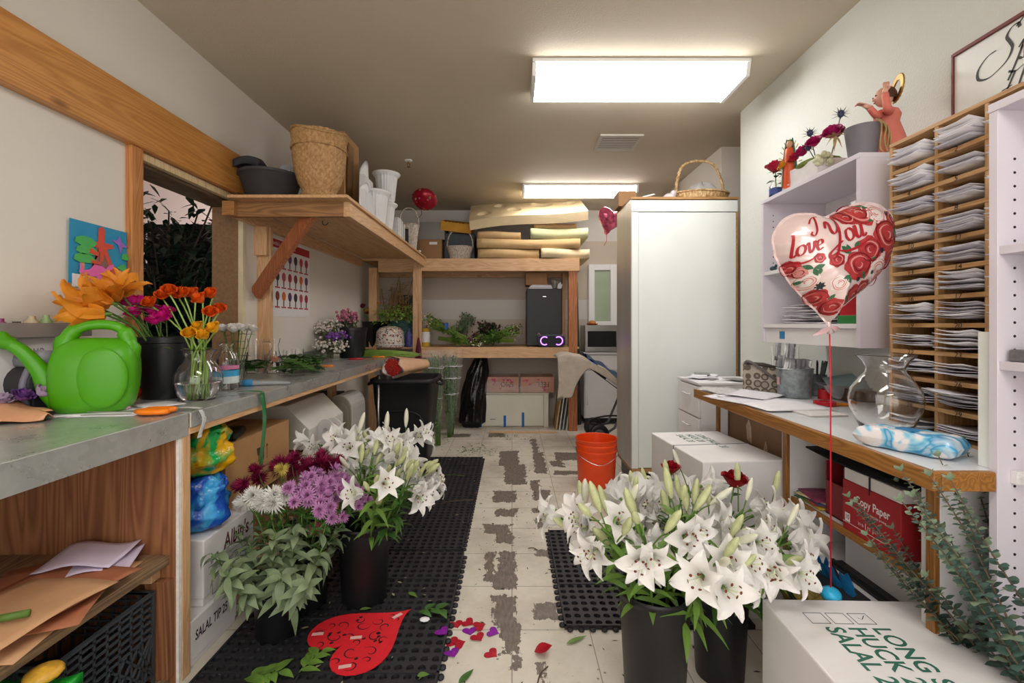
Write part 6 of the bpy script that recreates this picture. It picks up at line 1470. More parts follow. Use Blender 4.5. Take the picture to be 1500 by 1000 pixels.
S('foam_block', MB().prism([(0,0),(.5,0),(.5,.12),(.36,.26),(0,.26)], 0, .55, 0, Matrix(((1,0,0,0),(0,0,1,0),(0,1,0,0),(0,0,0,1)))), mat('white_foam', 'd9d6cf', .6, var=.04), 'large white foam block with a slanted corner under the far worktop', 'foam', (-1.70, 2.75, .46), 0, None, .004)
carton('cardboard_carton', (-1.66, 2.72, 0), 0, .58, .50, .44, CARDD, 'brown carton under the white foam block and the reel', 'carton')
t = T('cable_reel', 'white plastic reel lying under the worktop behind the lilies', 'reel', (-1.12, 2.86, .5355), (PI/2, 0, -.5))
P('reel_flange', MB().lathe([(.035,-.03),(.09,-.03),(.09,-.024),(.04,-.02),(.04,.02),(.09,.024),(.09,.03),(.035,.03),(.035,-.03)], 30), WHITE, t); P('reel_core', MB().lathe([(.035,-.022),(.062,-.022),(.062,.022),(.035,.022)], 24), mat('reel_ribbon', 'b9a58c', .6), t)
t = T('arched_bin', 'grey-beige bin with an arched top below the end of the worktop', 'bin', (-1.27, 3.42, 0))
ar = [(-.095,0),(.095,0),(.095,.58)] + [(.095*math.cos(a), .58+.105*math.sin(a)) for a in [PI*i/10 for i in range(1, 10)]] + [(-.095,.58)]
P('bin_body', MB().prism(ar, 0, .30, 0, Matrix(((1,0,0,0),(0,0,1,0),(0,1,0,0),(0,0,0,1)))), mat('bin_grey', 'b9b8b4', .45, var=.05), t, .006)
P('front_panel', MB().prism([(x*.93, .01+z*.975) for x, z in ar], -.012, 0, 0, Matrix(((1,0,0,0),(0,0,1,0),(0,1,0,0),(0,0,0,1)))), mat('bin_taupe', '8f8778', .5, var=.05), t, .004)
P('front_recess', MB().prism([(x*.72, .06+z*.84) for x, z in ar], -.016, -.012, 0, Matrix(((1,0,0,0),(0,0,1,0),(0,1,0,0),(0,0,0,1)))), mat('bin_taupe', '8f8778'), t, .002)
for k in range(3): S('dark_box', MB().box(0, .22, 0, .3, 0, .62-.12*k), mat('dark_carton_%d' % k, ('2c2a2a','3a332d','4a4038')[k], .7), ('dark tall box behind the grey bin','brown-black box next to the dark tall box under the worktop','low dark brown box by the wall under the worktop')[k], 'box', (-1.70+.02*k, 3.80-.32*k if k < 2 else 4.15, 0))
# ================================================================ ON THE HIGH LEFT SHELF
TOPZ = SZ + .0012
WICK = None
def wicker(name, c1, c2, sc_=70):
    if name in MATS: return MATS[name]
    m, nt, b = nodes(name); b.inputs['Roughness'].default_value = .7
    ch = nd(nt, 'ShaderNodeTexNoise'); ch.inputs['Scale'].default_value = sc_; ch.inputs['Detail'].default_value = 3; nt.links.new(objco(nt, (1, 1, .6)), ch.inputs['Vector'])
    nt.links.new(ramp(nt, ch.outputs['Fac'], [(.35, sc(c2)), (.65, sc(c1))]), b.inputs['Base Color']); MATS[name] = m; return m
def woven(prof, n=40, amp=.004, rows=None, mi=0, sq=1.0):
    """woven basket wall: rows of bulging over-under strands along the profile"""
    m = MB(); pts = []
    for (r0, z0), (r1, z1) in zip(prof, prof[1:]):
        k = max(1, int(math.hypot(r1-r0, z1-z0)/.0085))
        for i in range(k): f = i/k; pts.append((r0+(r1-r0)*f, z0+(z1-z0)*f))
    pts.append(prof[-1]); vs, fs = [], []; N = n*4
    for i, (r, z) in enumerate(pts):
        row = i // 2
        for j in range(N):
            a = 2*PI*j/N; w_ = amp*math.sin(n*a + (PI if row % 2 else 0))*(.6 if i % 2 else 1) + (amp*.5 if i % 2 else 0)
            vs.append(((r+w_)*math.cos(a), (r+w_)*sq*math.sin(a), z))
    for i in range(len(pts)-1):
        for j in range(N): fs.append((i*N+j, i*N+(j+1)%N, (i+1)*N+(j+1)%N, (i+1)*N+j))
    return m.add(vs, fs, mi, True)
def rope(pts, r, turns=8, n=6):
    m = MB(); P_ = pts
    for ph in (0, PI):
        out = []
        for i, p in enumerate(P_): a = ph + turns*2*PI*i/len(P_); out.append(Vector(p) + Vector((r*.6*math.cos(a), r*.4*math.sin(a), r*.6*math.sin(a))))
        m.tube(out, r*.75, n)
    return m
WK = wicker('golden_wicker', 'bf9868', '9c7546'); WKW = wicker('whitewashed_wicker', 'd8cdc2', 'a89b90'); WKP = wicker('pale_wicker', 'd9bd90', 'a07c48')
t = T('wicker_basket', 'tall golden wicker basket on the end of the high shelf', 'basket', (X(467, 2.85), 2.86, TOPZ)); 
m = woven([(.085,.0),(.105,.006),(.10,.03),(.088,.045),(.118,.10),(.140,.18),(.150,.27),(.150,.30),(.156,.315),(.152,.36),(.158,.395)], 26, .0065); m.lathe([(0,.004),(.09,.004)], 24)
P('basket_body', m, WK, t)
P('rim', rope([(.158*math.cos(a), .158*math.sin(a), .395+.02*math.sin(2*a+.5)) for a in [2*PI*i/60 for i in range(61)]], .009, 26), WK, t)
P('band', rope([(.158*math.cos(a), .158*math.sin(a), .305) for a in [2*PI*i/60 for i in range(61)]], .007, 26), WK, t)
P('foot_ring', rope([(.106*math.cos(a), .106*math.sin(a), .012) for a in [2*PI*i/50 for i in range(51)]], .008, 20), WK, t)
t = T('basin', 'dark grey round basin holding a folded cloth on the high shelf', 'basin', (X(397, 2.90), 2.90, TOPZ))
P('basin_body', MB().lathe([(0,0),(.125,0),(.132,.005),(.175,.145),(.186,.15),(.186,.165),(.178,.165),(.168,.15),(.126,.008),(0,.008)], 36), mat('dark_basin', '3a3a3c', .65, var=.15, scale=14), t)
bl = t.location.copy()
S('dark_cloth', MB().slab(lambda u, v: (-.09+.15*u, -.09+.16*v, .02*math.sin(PI*u)+.012*math.sin(6*v)), .045, 8, 8), mat('charcoal_cloth', '33343a', .9), 'folded charcoal cloth on the left side of the dark basin', 'cloth', bl + V(-.06, -.06, .172))
S('white_rods', MB().tube([(-.11,0,.01),(.12,.01,.01)], .008, 8), WPAP, 'white rod laid across the dark basin', 'rod', bl + V(.02, -.06, .166))
S('grey_cone', MB().lathe([(0,0),(.035,.0),(.05,.09),(.03,.10),(0,.09)], 16), mat('grey_plastic', '8f9294'), 'grey cone shaped object lying in the dark basin', 'holder', bl + V(.07, .03, .15), (1.2, 0, .7))
carton('cardboard_carton', (X(446, 3.22), 3.20, TOPZ), 0, .285, .30, .57, CARD, 'tall brown carton behind the golden wicker basket', 'carton')
S('cardboard_sheet', MB().slab(lambda u, v: (.0, .12*v, .50*u), .004, 4, 4), CARDD, 'loose cardboard sheet leaning on the tall brown carton', 'cardboard', (X(446,3.22)+.292, 3.22, TOPZ), (0, .02, 0))
TR = mat('white_plastic', 'e6e6e8', .45, var=.04)
def planter_tray(loc, h, label, rx):
    t = T('plastic_pot_stack', label, 'pot', loc, (0, rx, 0)); m = MB()
    m.slab(lambda u, v: (.03*math.cos(PI*(v-.5))*(1-.2*u), -.12+.24*v*(1-.15*u)+.018*u, h*u*(1-.22*abs(2*v-1)**2)), .0025, 10, 14)
    for k in range(7): y = -.10+.033*k; m.box(.0, .036, y, y+.006, .0, h*.72)
    P('tray_body', m, TR, t); P('rim', MB().box(-.012, .04, -.125, .125, 0, .018), TR, t, .003)
planter_tray((-1.10, 3.45, TOPZ), .45, 'tall white fluted plastic tray standing on the high shelf beside the carton', 0)
planter_tray((-1.05, 3.30, TOPZ), .24, 'shorter white plastic stand at the shelf edge before the fluted tray', 0)
t = T('wire_cloche', 'clear plastic dome behind the white trays on the high shelf', 'dome', (-1.22, 3.62, TOPZ))
P('dome_body', MB().lathe([(.12,.0),(.13,.25),(.11,.36),(.06,.43),(0,.45)], 24), FILM, t)
S('cardboard_sheet', MB().slab(lambda u, v: (.0, .24*v, (.38-.14*v)*u), .004, 4, 4), CARDD, 'torn cardboard piece standing behind the white urn', 'cardboard', (-1.16, 3.70, TOPZ), (0, -.05, 0))
def urn(loc, s_, label):
    t = T('plastic_urn', label, 'urn', loc); n = 40; vs, fs = [], []; pr_ = [(.0,0),(.062,0),(.065,.004),(.060,.02),(.064,.03),(.082,.20),(.086,.21),(.102,.222),(.108,.232),(.106,.238),(.095,.234),(.078,.21),(.060,.03),(0,.025)]
    N = 96
    for i, (r, z) in enumerate(pr_):
        for j in range(N):
            a = 2*PI*j/N; q = r*(1+(.045*(1 if math.sin(24*a) > 0 else -1)*.5 if 4 <= i <= 6 else 0)); vs.append((q*math.cos(a)*s_, q*math.sin(a)*s_, z*s_))
    for i in range(len(pr_)-1):
        for j in range(N): fs.append((i*N+j, i*N+(j+1)%N, (i+1)*N+(j+1)%N, (i+1)*N+j))
    P('urn_body', MB().add(vs, fs, 0, True), TR, t); return t
urn((-1.065, 3.62, TOPZ), 1.13, 'lower white fluted plastic urn at the edge of the high shelf')
urn((-1.06, 3.86, TOPZ + .0), 1.0, 'white fluted urn hidden behind the lower urn, under the upper one')
urn((-1.045, 3.86, TOPZ + .2385), 1.06, 'upper white fluted plastic urn, raised on another urn')
for k in range(5):
    S('plastic_saucer', MB().lathe([(0,0),(.06,0),(.075,.012),(.078,.014),(.074,.014),(.06,.003),(0,.003)], 24), TR, 'white plastic saucer in the small stack right of the white urns', 'saucer', (-1.09, 4.06, TOPZ+.004*k), 0, 'saucers on the high shelf')
for k, (y, w_, h_, c, lab) in enumerate(((4.16,.05,.20,'dcdce0','white boxed pack'),(4.23,.05,.21,'e6e2e2','white boxed pack with grey print'),(4.30,.05,.20,'d4d2d6','pale grey boxed pack'),(4.40,.03,.19,'cfd4d6','clear plastic folder'),(4.50,.025,.17,'17181a','black folder'),(4.55,.025,.18,'1b1c20','black folder with a clear sleeve'))):
    S('boxed_pack' if k < 4 else 'folder', MB().box(-.07, .05, 0, w_, 0, h_), mat('pack_%d' % k, c, .5, var=.15, scale=40), lab + ' at the high shelf edge, %s right of the urns' % ('first','second','third','fourth','fifth','sixth')[k], 'pack' if k < 4 else 'folder', (-1.07, y, TOPZ), 0, None, .002)
def handled(loc, r_, h_, hh_, m_, label, sq=1.0, rz=0):
    t = T('handled_basket', label, 'basket', loc, rz)
    m = woven([(r_*.72,0),(r_*.8,h_*.4),(r_,h_)], 26, .004, None, 0, sq); m.lathe([(0,.004),(r_*.7,.004)], 20, 0, Matrix.Diagonal((1, sq, 1, 1)))
    P('basket_body', m, m_, t); P('rim', rope([(r_*math.cos(a), r_*sq*math.sin(a), h_) for a in [2*PI*i/50 for i in range(51)]], .008, 22), m_, t)
    P('handle', rope([(r_*.96*math.cos(a), 0, h_+(hh_-h_)*math.sin(a)**.8 if math.sin(a) > 0 else h_) for a in [PI*i/30 for i in range(31)]], .008, 10), m_, t)
    return t
t = handled((-1.06, 4.78, TOPZ), .10, .26, .44, WKW, 'slim whitewashed basket with an arched handle at the far end of the high shelf', 1.0, .3)
S('white_clip', MB().ell((0,0,.02), (.03,.02,.02), 10, 6).ell((.03,.01,.03), (.02,.02,.014), 8, 6), TR, 'white plastic clip at the far corner of the high shelf', 'clip', (-1.03, 5.0, TOPZ))
# foil balloons at the ceiling
def spotfoil():
    m, nt, b = nodes('red_hearts_foil'); b.inputs['Roughness'].default_value = .2; b.inputs['Metallic'].default_value = .35; v = objco(nt)
    vo = nd(nt, 'ShaderNodeTexVoronoi'); vo.inputs['Scale'].default_value = 26; nt.links.new(v, vo.inputs['Vector'])
    c = mix(nt, ramp(nt, vo.outputs['Distance'], [(.18, (1,1,1)), (.26, (0,0,0))]), sc('8a0c20'), vo.outputs['Color'])
    c = mix(nt, .45, c, sc('b01030')); nt.links.new(c, b.inputs['Base Color']); bump(nt, b, noise(nt, 12, 3, .6, v), .4, .01); return m
def foilball(loc, r_, m_, label, rot=0, disc=False):
    t = T('foil_balloon', label, 'balloon', loc, rot); m = MB(); o = heart_outline(40) if not disc else [(math.sin(2*PI*i/40)*(1+.02*math.cos(9*i)), math.cos(2*PI*i/40)*(1+.02*math.cos(9*i))) for i in range(40)]; vs, fs = [], []; N = 40; K = 8
    for side in (-1, 1):
        b0 = len(vs)
        for k in range(K+1):
            for x, y in o: s = k/K; vs.append((x*s*r_, side*r_*.55*(1-s**2.2)**.6, y*s*r_))
        for k in range(K):
            for i in range(N): f = (b0+k*N+i, b0+k*N+(i+1)%N, b0+(k+1)*N+(i+1)%N, b0+(k+1)*N+i); fs.append(f if side > 0 else f[::-1])
    P('foil_body', m.add(vs, fs, 0, True), m_, t); P('ribbon', MB().tube(spline([(0,0,-r_),(.02,0,-r_-.06),(.0,0,-r_-.12)], 4), .003, 5), RIB, t); return t
foilball((X(622, 4.6), 4.6, Z(292, 4.6)), .125, spotfoil(), 'dark red foil balloon with printed hearts under the ceiling at the left', (.9, .3, .3), True)
foilball((1.0, 4.75, Z(322, 4.75)), .15, mat('pink_hearts_foil', 'd05a78', .2, .3, var=.6, scale=22, bmp=.3, bscale=12), 'pink and silver foil balloon half hidden by the top of the wardrobe', (.1, .2, .5))
# ================================================================ BACK RACK
RZ, LZ = 1.9512, .9512
FOAM = [mat('foam_cream', 'd9c6a0', .95, var=.1, scale=4, bmp=.15, bscale=60), mat('foam_tan', 'c2a274', .95, var=.12, scale=5, bmp=.15, bscale=60), mat('foam_green', 'c3c49a', .95, var=.08, scale=5, bmp=.15, bscale=60)]
def foam_slab(x0, x1, y0, y1, z, th, m_, label, wav=.01, ph=0, tilt=0, roll=0, bite=0):
    t = S('foam_slab', MB().slab(lambda u, v: (x0-x0+(x1-x0)*u + bite*math.sin(3*v), (y1-y0)*v*1.0 - .02*math.sin(4*u+ph), wav*math.sin(5*u+ph)*(1)+wav*.5*math.sin(4*v+ph) + roll*u), th, 16, 8), m_, label, 'foam', (x0, y0, z), (tilt, 0, 0)); return t
foam_slab(-.385, .31, 5.25, 5.9, RZ+.006, .095, FOAM[1], 'tan foam slab at the bottom left of the foam pile', .004, .5)
foam_slab(.33, .88, 5.24, 5.9, RZ+.006, .10, FOAM[0], 'cream foam slab at the bottom right whose end droops over the rack', .005, 1.2, 0, 0)
foam_slab(-.395, .77, 5.23, 5.9, RZ+.118, .10, FOAM[1], 'long tan foam slab lying across the two bottom slabs', .006, 2.2)
foam_slab(-.39, .10, 5.26, 5.9, RZ+.233, .07, FOAM[1], 'short tan foam piece at the left of the middle of the pile', .004, .2)
foam_slab(.21, .86, 5.25, 5.9, RZ+.235, .105, FOAM[2], 'greenish foam slab at the right of the middle of the pile', .005, 2.6)
foam_slab(.25, .74, 5.30, 5.9, RZ+.350, .06, FOAM[1], 'tan foam piece on the greenish slab below the top sheet', .004, 1.0)
t = T('foam_sheet', 'large cream foam sheet with round hollows tilted on top of the pile', 'foam', (-.47, 5.22, RZ+.315), (.50, -.095, 0))
holes = [(.17,.22,.075),(.36,.48,.07),(.52,.27,.075),(.86,.46,.125),(1.18,.40,.07)]
def hf(u, v):
    x, y = 1.33*u, .66*v; z = .012*math.sin(6*u)+.105
    for hx, hy, r_ in holes:
        d = math.hypot(x-hx, y-hy)/r_
        if d < 1: z -= .085*min(1, (1-d)*7)
    return (x, y + .02*math.sin(5*u)*(1-v), z)
m = MB().sheet(hf, 120, 60); bt = lambda u, v: (1.33*u, .66*v+.02*math.sin(5*u)*(1-v), .012*math.sin(6*u))
m.sheet(bt, 20, 2); m.sheet(lambda u, v: tuple(Vector(bt(u, 0))*(1-v)+Vector(hf(u, 0))*v), 40, 2); m.sheet(lambda u, v: tuple(Vector(bt(u, 1))*(1-v)+Vector(hf(u, 1))*v), 20, 2)
for e in (0, 1): m.sheet(lambda u, v: tuple(Vector(bt(e, u))*(1-v)+Vector(hf(e, u))*v), 10, 2)
P('foam_body', m, FOAM[0], t)
t = carton('cardboard_carton', (-1.08, 5.34, RZ), 0, .27, .36, .235, CARDD, 'small brown carton with a white label on the rack beside the basket', 'carton')
P('paper_label', MB().box(.13, .22, -.002, 0, .175, .205), WPAP, t, 0, 'white label')
carton('grey_carton', (-1.09, 5.36, RZ+.237), 0, .31, .36, .20, mat('grey_card', '8c8a88', .7, var=.05), 'grey carton on top of the small brown one', 'carton')
t = T('black_crate', 'black crate behind the handled basket on the rack', 'crate', (-.80, 5.45, RZ)); P('crate_body', MB().box(0, .36, 0, .34, 0, .33), mat('crate_black', '22262a'), t, .01)
t = T('yellow_carton', 'yellow torn carton tipped on top of the black crate', 'carton', (-.83, 5.36, RZ+.345), (.25, .12, 0)); P('box_body', MB().box(0, .36, 0, .36, 0, .11), mat('yellow_card', 'c9922e', .7, var=.15), t, .004)
m = MB()
for k in range(6): m.leaf((.06+.04*k, .0, .10), (.2*math.sin(k), -.6, .5), .05, .05, (0,0,1), .3)
P('torn_flap', m, mat('torn_brown', '7a5a24', .8, var=.3), t)
handled((X(674, 5.40), 5.40, RZ), .155, .15, .37, WKW, 'whitewashed round basket with a tall handle in the middle of the rack', .8, 0)
# lower level of the rack
def flower_bunch(loc, d, L, label, stem_m, leaf_m, head_m, seed, heads=50, hr=.012, spread=.10, cat='flowers', drop=None, wr=True):
    r = random.Random(seed); t = T('flower_bunch', label, cat, loc); d = Vector(d).normalized(); sd = d.cross(Vector((0,0,1))).normalized(); up = sd.cross(d)
    m = MB(); l = MB(); h = MB()
    for k in range(34):
        a = r.uniform(0, 6.3); q = r.uniform(0, 1)**.5
        o0 = (sd*math.cos(a)+up*math.sin(a))*.028*q; o1 = (sd*math.cos(a)*1.3+up*math.sin(a)*.7)*spread*q
        e = d*L*r.uniform(.8, 1.02)+o1; m.tube([o0, d*L*.45+o0*1.1, e], .0022, 4)
        for j in range(11): l.leaf(d*L*r.uniform(.3, .95)+o1*r.uniform(.3, 1), d*.6+Vector((r.uniform(-1,1),r.uniform(-1,1),r.uniform(-.4,1))), r.uniform(.03, .09), r.uniform(.012, .026), (0,0,1), .2, 0, 3)
        for j in range(max(1, heads//34)):
            c = e + Vector((r.gauss(0,.02), r.gauss(0,.02), r.gauss(0,.02)))
            h.ell(c, hr*r.uniform(.6, 1.1), 7, 5)
    P('stems', m, stem_m, t); P('foliage', l, leaf_m, t); P('flower_heads', h, head_m, t)['kind'] = 'stuff'
    return t
STEMF = mat('fresh_stem', '88a84c', .45, var=.25)
PINKF = mat('dusty_pink', 'b88a88', .8, var=.3, scale=60); PLUM = mat('plum_heads', '5e2f3c', .7, var=.3, scale=50)
flower_bunch((-.46, 5.36, LZ+.06), (-.9, .1, .42), .60, 'long green stemmed bunch lying on the rack beside the corner post', STEMF, LEAFB, mat('pale_feather', 'c9b29a', .8, var=.3, scale=60), 1, 100, .012, .12)
flower_bunch((-.86, 5.42, LZ+.10), (.95, -.05, -.10), .50, 'bunch with tiny white blooms at the front of the rack', STEMF, LEAFB, mat('tiny_white', 'd9d6cc', .7, var=.15), 2, 70, .009, .08)
flower_bunch((-.70, 5.70, LZ+.05), (.3, -.1, .5), .36, 'grey feathery bunch standing at the back of the rack', SAGE, SAGE, mat('grey_feather', '8f8a7c', .8, var=.3), 3, 70, .010, .14)
flower_bunch((.02, 5.44, LZ+.07), (-.95, -.05, .05), .50, 'mixed green and plum bunch left of the small black fridge', STEMF, LEAF, PLUM, 4, 70, .014, .11)
flower_bunch((-.40, 5.50, LZ+.07), (.8, -.1, .22), .52, 'dark leafy bunch beside the small black fridge', STEMF, LEAFB, mat('pale_pinkish', 'a88a86', .8, var=.3), 5, 70, .010, .12)
flower_bunch((-.30, 5.66, LZ+.04), (.1, -.2, 1), .22, 'dusky plum bunch rising behind the leafy bunch', STEM, LEAFD, PLUM, 6, 100, .014, .13)
t = T('yellow_tin', 'yellow and white tin at the corner post of the rack', 'tin', (X(623, 5.42), 5.42, LZ)); P('tin_body', MB().lathe([(0,0),(.055,0),(.057,.003),(.057,.205),(.059,.21),(.055,.215),(0,.213)], 28), mat('tin_yellow', 'cfa83a', .4, var=.1), t); P('white_label', MB().lathe([(.0576,.05),(.0576,.17)], 28), WPAP, t)
S('blue_cup', MB().lathe([(0,0),(.025,0),(.03,.07),(.027,.07),(0,.004)], 18), mat('blue_cup', '2a5aa8', .4), 'small blue cup among the bunches on the rack', 'cup', (X(653, 5.3), 5.30, LZ+.20))
t = T('mini_fridge', 'small black fridge on the right end of the rack', 'fridge', (.17, 5.36, LZ))
FRG = mat('fridge_black', '121319', .45, var=.08)
P('fridge_body', MB().box(0, .405, .035, .46, .012, .67), FRG, t, .008); P('fridge_door', MB().box(0, .405, 0, .033, .012, .67), FRG, t, .006); P('brand_mark', MB().box(.185, .225, -.0008, 0, .575, .581), CHROME, t)
for k in range(4): P('foot', MB().box(.03+.31*(k % 2), .06+.31*(k % 2), .05+.3*(k//2), .08+.3*(k//2), 0, .012), BLK, t)
for k in range(4): S('paper_stack', MB().box(-.14+.01*k, .14-.008*k, -.10, .10, 0, .011), [WPAP, EPAP[2]][k % 2], 'white pad in the stack on top of the small black fridge', 'papers', (.33, 5.50, LZ+.6715+.0118*k), .04*k, 'pads on the fridge')
carton('cardboard_carton', (.16, 5.44, LZ+.72), 0, .25, .28, .14, CARDD, 'brown carton on the papers above the small black fridge', 'carton')
S('glass_cup', MB().lathe([(0,0),(.03,0),(.045,.10),(.043,.10),(.028,.005),(0,.005)], 22), mat('smoky_glass', 'c8c8c8', .1, trans=.8, var=0), 'smoky clear cup at the right on top of the black fridge', 'cup', (.50, 5.44, LZ+.672))
S('white_flower', MB().leaf((0,0,0), (.3,0,1), .09, .05, (0,1,0), .2).leaf((0,0,0), (.6,.2,.8), .08, .04, (0,1,0), .2), WPAP, 'white paper scrap standing behind the smoky cup', 'scrap', (.55, 5.5, LZ+.672))
t = T('speaker', 'grey portable speaker with two purple light rings before the black fridge', 'speaker', (X(807.5, 5.27), 5.29, LZ+.002)); m = MB(); n = 28; pr_ = []
for k in range(n): a = 2*PI*k/n; c, s = math.cos(a), math.sin(a); pr_.append((.158*math.copysign(abs(c)**.35, c), .07+.068*math.copysign(abs(s)**.5, s)))
P('speaker_body', MB().prism(pr_[::-1], 0, .12, 0, XZ(.06)), mat('speaker_grey', '4a4a58', .5), t, .012)
P('speaker_grille', MB().prism([(x*.96, .07+(z-.07)*.88) for x, z in pr_][::-1], .0, .004, 0, XZ(-.061)), mat('grille_dark', '23232c', .7), t)
PUR = emis('purple_led', (.42, .16, 1.0), 2.5)
for s in (-1, 1):
    P('light_ring', MB().tube([(s*.078+.045*math.cos(a), -.067, .07+.045*math.sin(a)) for a in [(-2.2 if s > 0 else .9)+4.4*i/22 for i in range(23)]], .006, 8), PUR, t, 0, 'glowing purple ring')
    P('cone', MB().lathe([(.04,0),(.02,-.012),(.012,-.006),(0,-.006)], 22), mat('grille_dark', '23232c'), t, 0, None, (s*.078, -.066, .07), (PI/2, 0, 0))
for s in (-1, 1): P('side_handle', MB().tube(spline([(s*.12,-.0,.13),(s*.14,0,.15),(s*.155,0,.13)], 4), .006, 6), mat('pink_rubber', 'a8707a', .5), t)
# bottom of the rack
t = T('white_cabinet', 'low white cabinet lying on the floor with strips of blue tape', 'cabinet', (-.445, 5.48, 0)); CR = mat('cream_paint', 'd9d6c8', .5, var=.05, scale=3)
P('carcass', MB().box(0, .875, .02, .50, 0, .385), CR, t, .003); P('top_board', MB().box(-.005, .89, -.004, .50, .386, .398), CR, t, .002)
P('door_panel', MB().box(.135, .815, -.004, .019, .012, .375), CR, t, .003); P('narrow_door', MB().box(.03, .125, -.004, .019, .012, .375), CR, t, .003); P('side_board', MB().box(.82, .875, .0, .019, 0, .385), CR, t, .002)
P('bow_handle', MB().tube(spline([(.19,-.004,.085),(.195,-.02,.092),(.24,-.02,.092),(.245,-.004,.085)], 4), .003, 6), BLK, t)
BT = mat('painters_tape', '1467b4', .6, var=.05)
for x0, z0, z1 in ((.045,.27,.40),(.06,.0,.11),(.345,.0,.135),(.56,.0,.17)): P('blue_tape', MB().box(x0, x0+.03, -.0062, -.0045, z0, z1), BT, t, 0, 'strip of blue tape')
PKB = mat('pink_kraft', 'b98a78', .7, var=.15, scale=7)
for k, (x0, w_, rz) in enumerate(((-.34, .42, .0), (.10, .40, -.02))):
    t = T('heart_carton', ('kraft carton with pink hearts and upside-down lettering under clear film, left one', 'kraft carton with pink hearts and upside-down lettering, right one')[k], 'carton', (x0, 5.52, .3995), rz)
    P('box_body', MB().box(0, w_, 0, .36, 0, .185), PKB, t, .003)
    P('black_lettering', MB().text(('SMO', 'FEEL')[k], .085, basis((w_*.86, -.001, .125), (-1,0,0), (0,0,-1)), 0, .9), INKD, t); r = random.Random(k); m = MB()
    for j in range(9): x, z, q_ = r.uniform(.03, w_-.03), r.uniform(.03, .16), r.uniform(.006, .03); m.prism([(x+q_*a*.9, z+q_*b*.9) for a, b in heart_outline(18)][::-1], .0, .0006, 0, XZ(-.0002))
    P('heart_print', m, mat('heart_pink', 'b8486a', .6, var=.2), t)
m = MB().sheet(lambda u, v: (-.42+.78*u+.02*math.sin(9*v), 5.47+.16*v*v*2-.03*math.sin(7*u), .41+.215*min(1, v*1.25)-.16*max(0, .12-u)/.12*(1-v)), 30, 12)
S('plastic_film', m, FILM2, 'crumpled clear plastic film draped over the heart cartons', 'plastic film')
def trashbag(u, v):
    a = 2*PI*u; t_ = v; w_ = (.17*(1-.35*t_) if t_ < .75 else .17*.74*(1-.55*(t_-.75)/.25)) * (1 if t_ > .04 else .7)
    w_ *= 1+.06*math.sin(5*a+9*t_)+.05*math.sin(11*a-6*t_)
    return (w_*math.cos(a)+.11*t_**2, w_*.9*math.sin(a), .86*t_)
m = MB().sheet(trashbag, 48, 30)
S('trash_bag', m, mat('bag_film_black', '0f0f11', .22, var=.2, bmp=.9, bscale=14), 'tall full black rubbish bag standing under the rack', 'bag', (X(692, 5.5)+.0, 5.52, 0))
for k, (x, h_, c, lab) in enumerate(((.50,.46,'c8a878','brown board'),(.535,.47,'e2ded6','white board'),(.575,.50,'b8bcc0','grey board'),(.615,.44,'d8d4cc','cream board'))):
    S('leaning_board', MB().box(0, .012, 0, .40, 0, h_), mat('board_%d' % k, c, .6, var=.06), '%s in the row leaning beside the right rack post' % lab, 'board', (x, 5.30, 0), (0, .14, 0))
S('rolled_sheet', MB().tube([(0,0,0),(.0,0,1.72)], [.04,.03], 12), mat('dark_roll', '3a3f3c', .6, var=.4, scale=8), 'tall dark rolled sheet leaning between the rack and the microwave', 'roll', (.80, 5.62, 0), (0, -.02, 0))
# dried things in the corner and on the far worktop
def bk(p): return V(*p)
t = T('flower_bunch', 'dried amaranth with a dark red tassel hanging on the corner post', 'dried flowers', (X(613, 5.15), 5.15, .82)); t.name = 'amaranth_bunch'
P('stem', MB().tube([(0,0,.22),(.005,0,.62)], .007, 6), mat('dry_pink_stem', 'b98a70', .7), t); m = MB()
for k in range(16): a = k*2.4; m.tube(spline([(0,0,.24),(.02*math.cos(a),.02*math.sin(a),.12),(.035*math.cos(a),.03*math.sin(a),-.02-.01*(k % 4))], 4), .009, 6)
P('tassel', m, mat('amaranth_red', '5c1830', .8, var=.3, scale=60), t)
t = T('black_pot', 'black plastic pot on the far end of the worktop', 'pot', (X(516, 4.28), 4.28, CT+.0012)); P('pot_body', MB().lathe([(0,0),(.105,0),(.108,.004),(.128,.25),(.137,.252),(.137,.275),(.131,.277),(.125,.25),(.10,.008),(0,.008)], 36), BLK, t)
S('dark_saucer', MB().lathe([(0,0),(.07,0),(.10,.045),(.105,.048),(.10,.05),(.07,.006),(0,.006)], 30), mat('green_black', '20302a', .5), 'shallow dark green dish left of the black pot', 'dish', (-1.58, 3.68, CT+.0012))
DG = mat('dusty_green', '6f7358', .8, var=.3)
flower_bunch((-1.52, 4.06, CT+.05), (-.15, .05, 1), .16, 'purple statice bunch beside the black pot', DG, DG, mat('statice_purple', '7a4aa0', .8, var=.3, scale=50), 21, 140, .014, .07)
flower_bunch((-1.58, 4.12, CT+.06), (-.2, .05, 1), .26, 'pale pink and white dried bunch against the wall', DG, DG, mat('dry_white', 'cfc4bc', .8, var=.2), 22, 170, .013, .10)
flower_bunch((-1.50, 4.30, CT+.14), (-.1, .0, 1), .26, 'rose pink plume bunch behind the black pot', DG, DG, mat('plume_pink', 'b86a84', .8, var=.3), 23, 140, .014, .11)
flower_bunch((-1.56, 3.98, CT+.02), (.1, -.1, .6), .12, 'small white dried bunch at the foot of the purple statice', DG, DG, mat('dry_white', 'cfc4bc'), 24, 170, .012, .09)
t = T('dark_planter', 'dark planter of dried roses and twigs in the corner of the rack', 'planter', (-1.58, 5.36, LZ)); P('planter_body', MB().lathe([(0,0),(.11,0),(.14,.28),(.15,.29),(.13,.29),(.10,.01),(0,.01)], 28), BLKG, t)
